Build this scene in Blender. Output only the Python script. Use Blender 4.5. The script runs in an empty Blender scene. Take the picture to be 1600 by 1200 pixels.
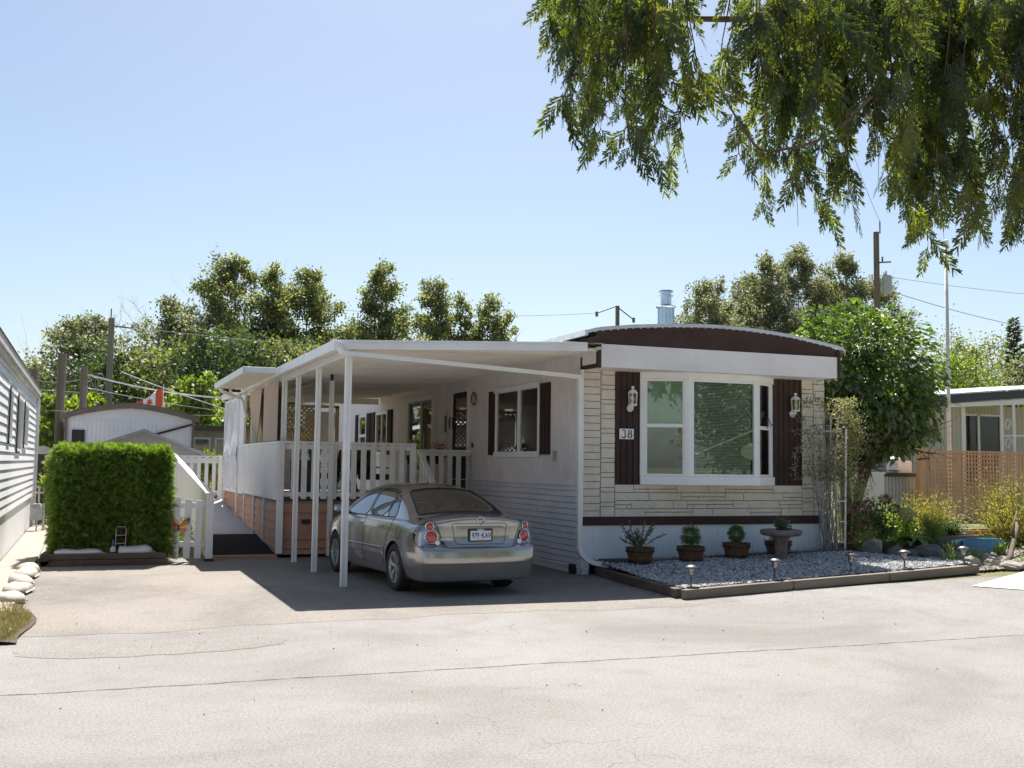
import bpy, math, random
import numpy as np
from mathutils import Vector, Matrix

SC = bpy.context.scene
COL = SC.collection
# ------------------------------------------------------------------ camera
CR = [(0.9315889877, -0.3633031346, 0.0123608399), (-0.0385413841, -0.0649021480, 0.9971470668), (0.3614644099, 0.9294076305, 0.0744643320)]
camd = bpy.data.cameras.new("camera"); cam = bpy.data.objects.new("camera", camd); COL.objects.link(cam)
camd.sensor_width = 36.0; camd.lens = 36.0*1697.385/1600.0; camd.clip_start = 0.1; camd.clip_end = 4000.0
r_, u_, f_ = CR
cam.matrix_world = Matrix(((r_[0], u_[0], -f_[0], 0.0), (r_[1], u_[1], -f_[1], 0.0), (r_[2], u_[2], -f_[2], 1.75), (0, 0, 0, 1)))
SC.camera = cam
# ------------------------------------------------------------------ sky, sun, exposure
SUN = Vector((0.235, 0.59, 1.0)).normalized()
world = bpy.data.worlds.new("World"); SC.world = world; world.use_nodes = True
wn = world.node_tree.nodes; wl = world.node_tree.links; wn.clear()
sky = wn.new('ShaderNodeTexSky'); sky.sky_type = 'NISHITA'; sky.sun_disc = False
sky.sun_elevation = math.asin(SUN.z); sky.sun_rotation = math.atan2(SUN.x, SUN.y)
sky.air_density = 0.95; sky.dust_density = 1.4; sky.ozone_density = 1.8; sky.altitude = 50
bg = wn.new('ShaderNodeBackground'); bg.inputs['Strength'].default_value = 0.056
wo = wn.new('ShaderNodeOutputWorld'); mxs = wn.new('ShaderNodeMix'); mxs.data_type = 'RGBA'; mxs.blend_type = 'MULTIPLY'; mxs.inputs[0].default_value = 1; mxs.inputs[7].default_value = (.955, .95, .91, 1)
wl.new(sky.outputs[0], mxs.inputs[6]); wl.new(mxs.outputs[2], bg.inputs[0]); wl.new(bg.outputs[0], wo.inputs[0])
sd = bpy.data.lights.new("sun", 'SUN'); sun = bpy.data.objects.new("sun", sd); COL.objects.link(sun)
sd.energy = 4.0; sd.angle = math.radians(0.5); sd.color = (1.0, 0.955, 0.88)
sun.rotation_euler = SUN.to_track_quat('Z', 'Y').to_euler()
SC.view_settings.view_transform = 'Standard'; SC.view_settings.look = 'None'
SC.view_settings.exposure = 1.44; SC.view_settings.gamma = 1.0
SC.render.engine = 'CYCLES'
SC.cycles.max_bounces = 12; SC.cycles.transparent_max_bounces = 16; SC.cycles.diffuse_bounces = 7

# ------------------------------------------------------------------ helpers: mesh
ORG = {}
def arr(v): return np.asarray(v, dtype=np.float64).reshape(-1, 3)
class MB:
    def __init__(s): s.V = []; s.F = []; s.n = 0
    def add(s, v, f, mi=0):
        v = arr(v)
        by = {}
        if isinstance(f, np.ndarray): by[f.shape[1]] = f
        else:
            for q in f: by.setdefault(len(q), []).append(q)
        for k, q in by.items(): s.F.append((np.asarray(q, dtype=np.int64)+s.n, mi))
        s.V.append(v); s.n += len(v); return s
    def box(s, x0, x1, y0, y1, z0, z1, mi=0):
        v = [(x0,y0,z0),(x1,y0,z0),(x1,y1,z0),(x0,y1,z0),(x0,y0,z1),(x1,y0,z1),(x1,y1,z1),(x0,y1,z1)]
        return s.add(v, [(0,3,2,1),(4,5,6,7),(0,1,5,4),(1,2,6,5),(2,3,7,6),(3,0,4,7)], mi)
    def hexa(s, v, mi=0):
        return s.add(v, [(0,3,2,1),(4,5,6,7),(0,1,5,4),(1,2,6,5),(2,3,7,6),(3,0,4,7)], mi)
    def bar(s, p0, p1, w, h, up=(0,0,1), mi=0):
        p0 = np.array(p0, float); p1 = np.array(p1, float); d = p1-p0; d /= np.linalg.norm(d)
        a = np.cross(d, up); a = a/np.linalg.norm(a); b = np.cross(a, d)
        a = a*w/2; b = b*h/2
        return s.hexa([p0-a-b, p0+a-b, p0+a+b, p0-a+b, p1-a-b, p1+a-b, p1+a+b, p1-a+b], mi)
    def tube(s, pts, r, n=8, mi=0, caps=True):
        P = arr(pts); m = len(P); r = np.full(m, r) if np.isscalar(r) else np.asarray(r, float)
        T = np.gradient(P, axis=0); T /= np.linalg.norm(T, axis=1)[:, None]+1e-12
        ref = np.array([0, 0, 1.0]) if abs(T[0][2]) < .9 else np.array([1.0, 0, 0])
        a = np.cross(T[0], ref); a /= np.linalg.norm(a); V = []
        th = np.arange(n)*2*math.pi/n
        for i in range(m):
            a = a-T[i]*a.dot(T[i]); a /= np.linalg.norm(a)+1e-12; b = np.cross(T[i], a)
            V.append(P[i]+r[i]*(np.cos(th)[:, None]*a+np.sin(th)[:, None]*b))
        V = np.vstack(V); i, j = np.meshgrid(np.arange(m-1), np.arange(n), indexing='ij'); i = i.ravel(); j = j.ravel(); k = (j+1) % n
        s.add(V, np.stack([i*n+j, i*n+k, (i+1)*n+k, (i+1)*n+j], 1), mi)
        if caps: s.F.append((np.array([list(range(n))[::-1]])+s.n-m*n, mi)); s.F.append((np.array([list(range(n))])+s.n-n, mi))
        return s
    def lathe(s, prof, c=(0,0,0), n=20, mi=0, axis='z'):
        pr = np.asarray(prof, float); m = len(pr); th = np.arange(n)*2*math.pi/n
        x = pr[:, 0][:, None]*np.cos(th); y = pr[:, 0][:, None]*np.sin(th); z = np.repeat(pr[:, 1][:, None], n, 1)
        V = {'z': np.stack([x, y, z], -1), 'x': np.stack([z, x, y], -1), 'y': np.stack([y, z, x], -1)}[axis].reshape(-1, 3)+np.array(c, float)
        i, j = np.meshgrid(np.arange(m-1), np.arange(n), indexing='ij'); i = i.ravel(); j = j.ravel(); k = (j+1) % n
        return s.add(V, np.stack([i*n+j, i*n+k, (i+1)*n+k, (i+1)*n+j], 1), mi)
    def prism(s, poly, axis, a, b, mi=0):
        # poly: 2d points; axis 'x': (y,z), 'y': (x,z), 'z': (x,y)
        n = len(poly)
        def P(u, t): return {'x': (t, u[0], u[1]), 'y': (u[0], t, u[1]), 'z': (u[0], u[1], t)}[axis]
        v = [P(u, a) for u in poly]+[P(u, b) for u in poly]
        f = [tuple(range(n))[::-1], tuple(range(n, 2*n))]+[(i, (i+1) % n, n+(i+1) % n, n+i) for i in range(n)]
        return s.add(v, f, mi)
    def grid(s, X, Y, Z, mi=0):
        X = np.asarray(X, float); m, n = X.shape
        i, j = np.meshgrid(np.arange(m-1), np.arange(n-1), indexing='ij'); i = i.ravel(); j = j.ravel()
        return s.add(np.stack([X, Y, Z], -1).reshape(-1, 3), np.stack([i*n+j, i*n+j+1, (i+1)*n+j+1, (i+1)*n+j], 1), mi)
    def build(s, name, mats, parent=None, smooth=False, bevel=0, local=False, fix=False):
        me = bpy.data.meshes.new(name); V = np.vstack(s.V) if s.V else np.zeros((0, 3))
        o = bpy.data.objects.new(name, me); COL.objects.link(o)
        org = np.zeros(3)
        if parent is not None:
            o.parent = parent; org = ORG.get(parent.name, np.zeros(3))
        ORG[o.name] = org
        if not local: V = V-org
        me.vertices.add(len(V)); me.vertices.foreach_set('co', V.ravel())
        lv = []; lt = []; mi = []
        for f, m in s.F: lv.append(f.ravel()); lt.append(np.full(len(f), f.shape[1])); mi.append(np.full(len(f), m))
        lv = np.concatenate(lv); lt = np.concatenate(lt); mi = np.concatenate(mi)
        me.loops.add(len(lv)); me.loops.foreach_set('vertex_index', lv.astype(np.int32))
        me.polygons.add(len(lt)); ls = np.concatenate([[0], np.cumsum(lt)[:-1]])
        me.polygons.foreach_set('loop_start', ls.astype(np.int32))
        me.polygons.foreach_set('material_index', mi.astype(np.int32))
        me.polygons.foreach_set('use_smooth', np.full(len(lt), bool(smooth)))
        for m in (mats if isinstance(mats, (list, tuple)) else [mats]): me.materials.append(m)
        me.update(calc_edges=True); me.validate()
        if fix:
            import bmesh
            bm = bmesh.new(); bm.from_mesh(me); bmesh.ops.recalc_face_normals(bm, faces=bm.faces); bm.to_mesh(me); bm.free()
        if bevel:
            b = o.modifiers.new('bevel', 'BEVEL'); b.width = bevel; b.segments = 2; b.limit_method = 'ANGLE'
        return o

def thing(name, label, cat, loc=(0, 0, 0), rot=0.0, group=None, kind=None):
    o = bpy.data.objects.new(name, None); COL.objects.link(o); o.empty_display_size = .2
    o.location = loc; o.rotation_euler = (0, 0, rot); ORG[o.name] = np.array(loc, float)
    o['label'] = label; o['category'] = cat
    if group: o['group'] = group
    if kind: o['kind'] = kind
    return o
def tag(o, label, cat, group=None, kind=None):
    o['label'] = label; o['category'] = cat
    if group: o['group'] = group
    if kind: o['kind'] = kind
    return o
def struct(o, label=None, kind='structure'):
    o['kind'] = kind
    if label: o['label'] = label
    return o
def dup(root, loc=None, rot=None, label=None):
    r = root.copy(); COL.objects.link(r)
    if loc is not None: r.location = loc
    if rot is not None: r.rotation_euler = (0, 0, rot)
    if label: r['label'] = label
    for ch in list(root.children):
        c = ch.copy(); COL.objects.link(c); c.parent = r
        for g in ch.children:
            d = g.copy(); COL.objects.link(d); d.parent = c
    return r

# ------------------------------------------------------------------ helpers: materials
def newmat(name):
    m = bpy.data.materials.new(name); m.use_nodes = True; nt = m.node_tree; nt.nodes.clear()
    out = nt.nodes.new('ShaderNodeOutputMaterial'); return m, nt, out
def nd(nt, t, **kw):
    n = nt.nodes.new(t)
    for k, v in kw.items():
        if k.startswith('i_'): n.inputs[k[2:].replace('_', ' ')].default_value = v
        else: setattr(n, k, v)
    return n
def c4(c): return (c[0], c[1], c[2], 1.0)
def texco(nt, kind='Object'):
    return nd(nt, 'ShaderNodeTexCoord').outputs[kind]
def noise(nt, vec, scale, detail=5, rough=.55, dist=0.0):
    n = nd(nt, 'ShaderNodeTexNoise'); n.inputs['Scale'].default_value = scale; n.inputs['Detail'].default_value = detail
    n.inputs['Roughness'].default_value = rough; n.inputs['Distortion'].default_value = dist; nt.links.new(vec, n.inputs['Vector']); return n.outputs['Fac']
def ramp(nt, fac, stops, interp='LINEAR'):
    r = nd(nt, 'ShaderNodeValToRGB'); nt.links.new(fac, r.inputs[0]); cr = r.color_ramp; cr.interpolation = interp
    while len(cr.elements) < len(stops): cr.elements.new(0.5)
    for e, (p, c) in zip(cr.elements, stops): e.position = p; e.color = c4(c)
    return r.outputs[0]
def mixc(nt, fac, a, b, mode='MIX'):
    m = nd(nt, 'ShaderNodeMix', data_type='RGBA', blend_type=mode)
    for sock, v in ((m.inputs[0], fac), (m.inputs[6], a), (m.inputs[7], b)):
        if hasattr(v, 'is_linked') or hasattr(v, 'links'): nt.links.new(v, sock)
        else: sock.default_value = v if not isinstance(v, tuple) or len(v) == 4 else c4(v)
    return m.outputs[2]
def math_(nt, op, a, b=None, c=None):
    m = nd(nt, 'ShaderNodeMath', operation=op)
    for i, v in enumerate((a, b, c)):
        if v is None: continue
        if hasattr(v, 'links'): nt.links.new(v, m.inputs[i])
        else: m.inputs[i].default_value = v
    return m.outputs[0]
def stretch(nt, vec, s):
    m = nd(nt, 'ShaderNodeMapping'); m.inputs['Scale'].default_value = s; nt.links.new(vec, m.inputs['Vector']); return m.outputs[0]
def bumpn(nt, h, strength, dist=.01, prev=None):
    b = nd(nt, 'ShaderNodeBump'); b.inputs['Strength'].default_value = strength; b.inputs['Distance'].default_value = dist
    nt.links.new(h, b.inputs['Height'])
    if prev is not None: nt.links.new(prev, b.inputs['Normal'])
    return b.outputs[0]
def PM(name, col, rough=.7, var=.15, sc=4., bump=.0, bsc=60., metal=0., st=(1, 1, 1), dirt=0., dirtc=(.12, .1, .08), dsc=1.5, spec=.5, coat=0., bd=.01):
    m, nt, out = newmat(name); v = texco(nt); vs = stretch(nt, v, st)
    f = noise(nt, vs, sc, 6)
    a = tuple(max(0, c*(1-var)) for c in col); b = tuple(min(1, c*(1+var)) for c in col)
    c = ramp(nt, f, [(.3, a), (.7, b)])
    if dirt > 0:
        d = ramp(nt, noise(nt, v, dsc, 8, .65, .4), [(.45, (0, 0, 0)), (.75, (dirt, dirt, dirt))]); c = mixc(nt, d, c, dirtc)
    p = nd(nt, 'ShaderNodeBsdfPrincipled'); nt.links.new(c, p.inputs['Base Color'])
    p.inputs['Roughness'].default_value = rough; p.inputs['Metallic'].default_value = metal; p.inputs['Specular IOR Level'].default_value = spec
    p.inputs['Coat Weight'].default_value = coat
    if bump > 0: nt.links.new(bumpn(nt, noise(nt, vs, bsc, 4), bump, bd), p.inputs['Normal'])
    nt.links.new(p.outputs[0], out.inputs[0]); return m
def LEAF(name, stops, trans=.35, tcol=None, rough=.55, gloss=.06, ns=1.2, nw=.6, iw=.75):
    m, nt, out = newmat(name)
    g = nd(nt, 'ShaderNodeNewGeometry')
    n = noise(nt, texco(nt), ns, 3)
    f = math_(nt, 'ADD', math_(nt, 'MULTIPLY', g.outputs['Random Per Island'], iw), math_(nt, 'MULTIPLY', math_(nt, 'SUBTRACT', n, .3), nw))
    c = ramp(nt, f, stops)
    d = nd(nt, 'ShaderNodeBsdfDiffuse'); nt.links.new(c, d.inputs[0])
    t = nd(nt, 'ShaderNodeBsdfTranslucent'); nt.links.new(mixc(nt, 1.0, c, tcol or (1.6, 1.9, .6), 'MULTIPLY'), t.inputs[0])
    gl = nd(nt, 'ShaderNodeBsdfGlossy'); gl.inputs['Roughness'].default_value = rough; gl.inputs[0].default_value = (1, 1, 1, 1)
    m1 = nd(nt, 'ShaderNodeMixShader'); m1.inputs[0].default_value = trans; nt.links.new(d.outputs[0], m1.inputs[1]); nt.links.new(t.outputs[0], m1.inputs[2])
    m2 = nd(nt, 'ShaderNodeMixShader'); m2.inputs[0].default_value = gloss; nt.links.new(m1.outputs[0], m2.inputs[1]); nt.links.new(gl.outputs[0], m2.inputs[2])
    nt.links.new(m2.outputs[0], out.inputs[0]); return m
def GLASS(name, tint=(.5, .55, .55), refl=.12, rough=.01, trans=1.0):
    m, nt, out = newmat(name)
    fr = nd(nt, 'ShaderNodeFresnel'); fr.inputs[0].default_value = 1.5
    f = math_(nt, 'ADD', math_(nt, 'MULTIPLY', fr.outputs[0], 1.0), refl)
    w = noise(nt, texco(nt), 1.3, 2)
    t = nd(nt, 'ShaderNodeBsdfTransparent'); t.inputs[0].default_value = c4(tint)
    g = nd(nt, 'ShaderNodeBsdfGlossy'); g.inputs['Roughness'].default_value = rough; g.inputs[0].default_value = (.95, .97, 1, 1)
    mx = nd(nt, 'ShaderNodeMixShader'); nt.links.new(f, mx.inputs[0]); nt.links.new(t.outputs[0], mx.inputs[1]); nt.links.new(g.outputs[0], mx.inputs[2])
    nt.links.new(mx.outputs[0], out.inputs[0]); return m

def ASPHALT(name, base, dark, light, stain, kind):
    m, nt, out = newmat(name); v = texco(nt)
    big = noise(nt, v, .35, 8, .6, .6); mid = noise(nt, v, 2.3, 6, .6); fine = noise(nt, v, 42, 5, .8); gr = noise(nt, v, 190, 2)
    c = ramp(nt, big, [(.32, dark), (.5, base), (.7, light)])
    c = mixc(nt, math_(nt, 'MULTIPLY', ramp(nt, mid, [(.5, (0, 0, 0)), (.72, (1, 1, 1))]), .5), c, stain)
    c = mixc(nt, 1.0, c, ramp(nt, fine, [(.34, (.62, .61, .60)), (.5, (1, 1, 1)), (.68, (1.2, 1.2, 1.2))]), 'MULTIPLY')
    c = mixc(nt, 1.0, c, ramp(nt, gr, [(.36, (.5, .5, .5)), (.5, (1, 1, 1)), (.66, (1.35, 1.35, 1.35))]), 'MULTIPLY')
    sx = nd(nt, 'ShaderNodeSeparateXYZ'); nt.links.new(v, sx.inputs[0])
    vo = nd(nt, 'ShaderNodeTexVoronoi', feature='DISTANCE_TO_EDGE'); vo.inputs['Scale'].default_value = .42 if kind == 'road' else .6
    wv = nd(nt, 'ShaderNodeMapping'); nt.links.new(v, wv.inputs[0])
    wn_ = nd(nt, 'ShaderNodeTexNoise'); wn_.inputs['Scale'].default_value = 1.6; wn_.inputs['Detail'].default_value = 8; nt.links.new(v, wn_.inputs[0])
    vm = nd(nt, 'ShaderNodeVectorMath', operation='MULTIPLY_ADD'); nt.links.new(wn_.outputs['Color'], vm.inputs[0]); vm.inputs[1].default_value = (.9, .9, 0); nt.links.new(wv.outputs[0], vm.inputs[2])
    nt.links.new(vm.outputs[0], vo.inputs['Vector'])
    ck = math_(nt, 'LESS_THAN', vo.outputs['Distance'], .0016)
    ck = math_(nt, 'MULTIPLY', ck, math_(nt, 'GREATER_THAN', noise(nt, v, .5, 2), .56))
    ck = math_(nt, 'MULTIPLY', ck, .35)
    if kind == 'road':
        wob = math_(nt, 'SUBTRACT', noise(nt, stretch(nt, v, (1, .05, 1)), .9, 10, .62), .5)
        wob = math_(nt, 'MULTIPLY', wob, .2)
        d = math_(nt, 'ABSOLUTE', math_(nt, 'SUBTRACT', math_(nt, 'SUBTRACT', sx.outputs['Y'], 9.0), wob))
        wd = math_(nt, 'MULTIPLY', math_(nt, 'SUBTRACT', noise(nt, v, 6, 6, .7), .3), .085)
        line = math_(nt, 'LESS_THAN', d, wd)
        ck = math_(nt, 'MAXIMUM', ck, math_(nt, 'MULTIPLY', line, .85))
    c = mixc(nt, ck, c, (.06, .058, .05))
    if kind == 'drive':
        c = mixc(nt, math_(nt, 'MULTIPLY', ramp(nt, noise(nt, v, 2.1, 7, .7, .5), [(.60, (0, 0, 0)), (.70, (1, 1, 1))]), .38), c, (.10, .092, .085))
    sp = math_(nt, 'GREATER_THAN', noise(nt, v, 34, 2), .735)
    c = mixc(nt, math_(nt, 'MULTIPLY', sp, .5), c, (.1, .08, .06))
    p = nd(nt, 'ShaderNodeBsdfPrincipled'); nt.links.new(c, p.inputs['Base Color']); p.inputs['Roughness'].default_value = .93; p.inputs['Specular IOR Level'].default_value = .25
    nt.links.new(bumpn(nt, gr, .7, .006, bumpn(nt, fine, .7, .010)), p.inputs['Normal'])
    nt.links.new(p.outputs[0], out.inputs[0]); return m

WHITE = PM('white_paint', (.83, .82, .80), .55, .05, 3, dirt=.35, dirtc=(.42, .38, .33), bump=.1, bsc=25)
METALW = PM('white_metal', (.83, .83, .82), .4, .04, 2, dirt=.25, dirtc=(.45, .42, .38))
VINYL = PM('vinyl_white', (.86, .86, .85), .35, .03, 2)
PAN = PM('roof_pan', (.80, .76, .69), .45, .06, 2, dirt=.2, dirtc=(.45, .38, .3))
GREYW = PM('mauve_siding', (.80, .745, .735), .5, .05, 1.5, dirt=.3, dirtc=(.42, .38, .37), st=(1, 1, .3))
LAPM = PM('lap_siding', (.72, .71, .745), .5, .06, 2, dirt=.35, dirtc=(.36, .35, .36), st=(1, .4, 1))
BLUEW = PM('white_addition', (.74, .72, .76), .5, .03, 2)
BROWN = PM('brown_paint', (.044, .021, .017), .8, .25, 3, dirt=.3, dirtc=(.10, .07, .06), bump=.15, bsc=40, st=(1, 1, .2))
BROWNH = PM('brown_board', (.044, .021, .017), .8, .3, 3, dirt=.3, dirtc=(.11, .075, .06), bump=.2, bsc=30, st=(.15, 1, 1))
STONE = PM('cream_stone', (.70, .65, .55), .8, .07, 3, dirt=.35, dirtc=(.50, .42, .31), dsc=4, bump=.5, bsc=26, bd=.008)
MORTAR = PM('mortar', (.17, .13, .09), .9, .2, 10)
SKIRTW = PM('white_skirt', (.78, .81, .84), .5, .05, 2, dirt=.35, dirtc=(.5, .5, .47), st=(1, 1, .3))
FASC = PM('fascia_board', (.82, .79, .78), .6, .05, 2, dirt=.3, dirtc=(.47, .45, .43), st=(.2, 1, 1.5), bump=.1, bsc=30)
SILVER = PM('galvanised', (.62, .64, .66), .38, .12, 5, metal=.75, dirt=.3, dirtc=(.4, .4, .4))
GALV = PM('shiny_flue', (.60, .68, .75), .22, .08, 5, metal=.9)
DARKIN = PM('dark_interior', (.035, .033, .03), .9, .2, 2)
ROOMC = PM('room_wall', (.20, .18, .15), .9, .1, 2)
CURTAIN = PM('curtain_fabric', (.55, .53, .50), .9, .12, 3, st=(1, 6, .2))
BLIND = PM('blind_slat', (.80, .82, .76), .5, .05, 3)
SHEER = PM('green_shade', (.42, .50, .36), .9, .15, 3)
REDW = PM('red_brown_board', (.45, .23, .145), .65, .14, 2.5, dirt=.35, dirtc=(.2, .11, .08), st=(.3, .3, 1), bump=.2, bsc=30)
TIMBER = PM('old_timber', (.105, .075, .055), .85, .35, 5, st=(.2, .2, 1), bump=.6, bsc=25, dirt=.5, dirtc=(.22, .18, .15))
KERBW = PM('weathered_timber', (.20, .165, .13), .88, .25, 5, st=(.2, .2, 1), bump=.5, bsc=30, dirt=.4, dirtc=(.10, .08, .07))
CEDARW = PM('cedar_lattice_wood', (.60, .36, .19), .7, .2, 4, st=(1, 1, .3), bump=.2, bsc=40)
POLE = PM('utility_wood', (.17, .135, .105), .9, .25, 4, st=(3, 3, .2), bump=.5, bsc=20)
POLEG = PM('greenish_pole', (.20, .20, .15), .9, .2, 4, st=(3, 3, .2), bump=.4, bsc=20)
BLACK = PM('black_plastic', (.02, .02, .022), .5, .2, 5)
RUBBER = PM('tyre_rubber', (.022, .022, .023), .8, .15, 20)
CONC = PM('pale_concrete', (.30, .265, .225), .9, .12, 2, dirt=.4, dirtc=(.3, .25, .2), bump=.5, bsc=80)
PAINTC = PM('pale_painted_concrete', (.56, .55, .42), .85, .1, 2, dirt=.3, dirtc=(.36, .33, .25), bump=.3, bsc=80)
ROCK = PM('boulder_rock', (.13, .12, .115), .85, .35, 3, bump=.8, bsc=8, bd=.03, dirt=.4, dirtc=(.25, .23, .2))
ROCKL = PM('pale_rock', (.30, .27, .23), .85, .25, 3, bump=.8, bsc=8, bd=.03)
BARK = PM('bark', (.12, .085, .06), .9, .3, 6, st=(2, 2, .3), bump=.8, bsc=14, bd=.02)
BARKG = PM('grey_bark', (.10, .095, .08), .9, .3, 3, st=(2, 2, .3))
TWIG = PM('dry_twig', (.22, .17, .12), .9, .3, 8)
SAND = PM('sandbag_cloth', (.36, .33, .29), .85, .12, 5, dirt=.5, dirtc=(.35, .28, .2), bump=.5, bsc=30)
WHITEBAG = PM('white_sack', (.60, .60, .61), .6, .08, 5, bump=.3, bsc=12, bd=.02)
GRAVB = PM('gravel_bed_base', (.13, .13, .135), .95, .3, 30)
SOIL = PM('soil', (.07, .05, .035), .95, .4, 14, bump=.6, bsc=30)
GLS = GLASS('window_glass', (.72, .76, .74), .07)
GLSD = GLASS('dark_window_glass', (.38, .42, .41), .04)

# ------------------------------------------------------------------ ground
def sst(t): t = np.clip(t, 0, 1); return t*t*(3-2*t)
def gz(x, y):
    x = np.asarray(x, float); y = np.asarray(y, float)
    return .030*np.clip(x-6.7, 0, 9)*sst((y-10.8)/3.0)
def gsheet(name, xs, ys, dz, mat, mask=None):
    X, Y = np.meshgrid(xs, ys, indexing='ij'); b = MB(); b.grid(X, Y, gz(X, Y)+dz); return struct(b.build(name, mat, smooth=True, fix=False))
xs = np.concatenate([[-1500, -400, -120, -40, -20], np.arange(-12, 45, .75), [50, 70, 120, 400, 1500]])
ys = np.concatenate([[-1500, -300, -60, -20], np.arange(-8, 50, .75), [60, 90, 150, 400, 2500]])
def GROUNDM():
    m, nt, out = newmat('yard_ground'); v = texco(nt)
    a = noise(nt, v, .6, 8); b2 = noise(nt, v, 30, 5)
    c = ramp(nt, a, [(.35, (.10, .09, .045)), (.5, (.16, .15, .06)), (.65, (.22, .19, .13))])
    c = mixc(nt, 1.0, c, ramp(nt, b2, [(.3, (.6, .6, .6)), (.7, (1.3, 1.3, 1.3))]), 'MULTIPLY')
    p = nd(nt, 'ShaderNodeBsdfPrincipled'); nt.links.new(c, p.inputs[0]); p.inputs['Roughness'].default_value = 1
    nt.links.new(bumpn(nt, b2, .6, .02), p.inputs['Normal']); nt.links.new(p.outputs[0], out.inputs[0]); return m
gsheet('ground', xs, ys, -.012, GROUNDM())
ROADM = ASPHALT('road_asphalt', (.268, .256, .248), (.21, .198, .19), (.30, .288, .28), (.22, .197, .172), 'road')
DRIVEM = ASPHALT('driveway_asphalt', (.25, .228, .205), (.18, .166, .152), (.30, .275, .25), (.31, .27, .23), 'drive')
rng = np.random.default_rng(7)
def edge_strip(name, x0, x1, y0f, y1f, dz, mat, nx=90, ny=24):
    xs = np.linspace(x0, x1, nx); t = np.linspace(0, 1, ny)
    Y0 = np.array([y0f(x) for x in xs]); Y1 = np.array([y1f(x) for x in xs])
    X = np.repeat(xs[:, None], ny, 1); Y = Y0[:, None]+(Y1-Y0)[:, None]*t
    b = MB(); b.grid(X, Y, gz(X, Y)+dz); return struct(b.build(name, mat, smooth=True))
edge_strip('road', -60, 80, lambda x: -19, lambda x: 12.9 if x > -1.0 else 11.9-.3*math.sin(x), .0, ROADM, 300, 40)
edge_strip('driveway', -.72, 8.0, lambda x: 12.15+.10*math.sin(x*1.7)+.05*math.sin(x*5.1)-.5*max(0, 1-abs(x-.6)/1.6), lambda x: 21.2, .002, DRIVEM, 120, 40)
b = MB(); b.box(-1.285, -.74, 13.6, 31, -.02, .045); struct(b.build('sidewalk', CONC, bevel=.01))
edge_strip('gravel_path', -.735, .1, lambda x: 20.4, lambda x: 30, .006, PM('pale_gravel', (.42, .39, .35), .95, .35, 45, bump=.8, bsc=60), 6, 20)
# pale concrete pad at the right edge
X = np.array([[11.95, 13.9], [12.8, 14.9], [16., 17.5], [22., 23.]]); Y = np.array([[12.35, 13.15], [11.75, 13.25], [10.6, 13.3], [9.6, 13.3]])
b = MB(); b.grid(X, Y, gz(X, Y)+.012); struct(b.build('path', PAINTC))

PX = [(-.35, 11.0), (.1, 11.35), (.9, 11.55), (1.75, 11.15), (1.9, 10.75), (1.2, 10.45), (.3, 10.42), (-.3, 10.6)]
_c = np.mean(np.array(PX), 0); _ang = np.linspace(0, 2*math.pi, 60, endpoint=False); _r = np.interp(_ang, np.linspace(0, 2*math.pi, 9), [1.05, 1.1, 1.0, .95, 1.08, 1.12, .96, 1.0, 1.05])
_P = np.stack([_c[0]+1.15*_r*np.cos(_ang)*(1+.03*np.sin(_ang*13)), _c[1]+.50*_r*np.sin(_ang)*(1+.05*np.sin(_ang*17+1))], 1)
b = MB(); b.add(np.concatenate([_P, np.full((60, 1), .003)], 1), [tuple(range(60))]); struct(b.build('road_patch', ASPHALT('patch_asphalt', (.25, .236, .224), (.20, .19, .178), (.28, .265, .252), (.22, .197, .17), 'patch')))
# ------------------------------------------------------------------ the mobile home
XW = 7.38; YF = 15.88; YB = 42.0; XR = 12.1
home = thing('mobile_home', 'pale mobile home with curved roof, cream stone front and brown trim', 'mobile home', (9.7, 28, 0))
def sub_iv(iv, a, b):
    out = []
    for (p, q) in iv:
        if b <= p or a >= q: out.append((p, q)); continue
        if a > p: out.append((p, a))
        if b < q: out.append((b, q))
    return out
def vsiding(mb, plane, u0, u1, z0, z1, pitch, holes, depth=.014, gap=.018, sgn=-1, axis='x', mi=0):
    """vertical ribbed siding on the plane x=plane (axis x) or y=plane (axis y), facing sgn; holes (u0,u1,z0,z1)"""
    cuts = sorted(set([u0, u1]+[h for a in holes for h in a[:2] if u0 < h < u1]+list(np.arange(u0, u1, pitch))))
    for a, c in zip(cuts[:-1], cuts[1:]):
        if c-a < 1e-4: continue
        mid = (a+c)/2; iv = [(z0, z1 if np.isscalar(z1) else 0)]
        for h in holes:
            if h[0] < mid < h[1]: iv = sub_iv(iv, h[2], h[3])
        for (p, q) in iv:
            g = min(gap, (c-a)*.5)
            prof = [(a, 0), (c-g, 0), (c-g*.7, -depth), (c-g*.3, -depth), (c, 0)]
            v = []; f = []
            for k, (u, d) in enumerate(prof):
                t = plane+sgn*d
                for z in (p, q): v.append((t, u, z) if axis == 'x' else (u, t, z))
            for k in range(len(prof)-1): f.append((2*k, 2*k+2, 2*k+3, 2*k+1))
            mb.add(v, f, mi)
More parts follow.
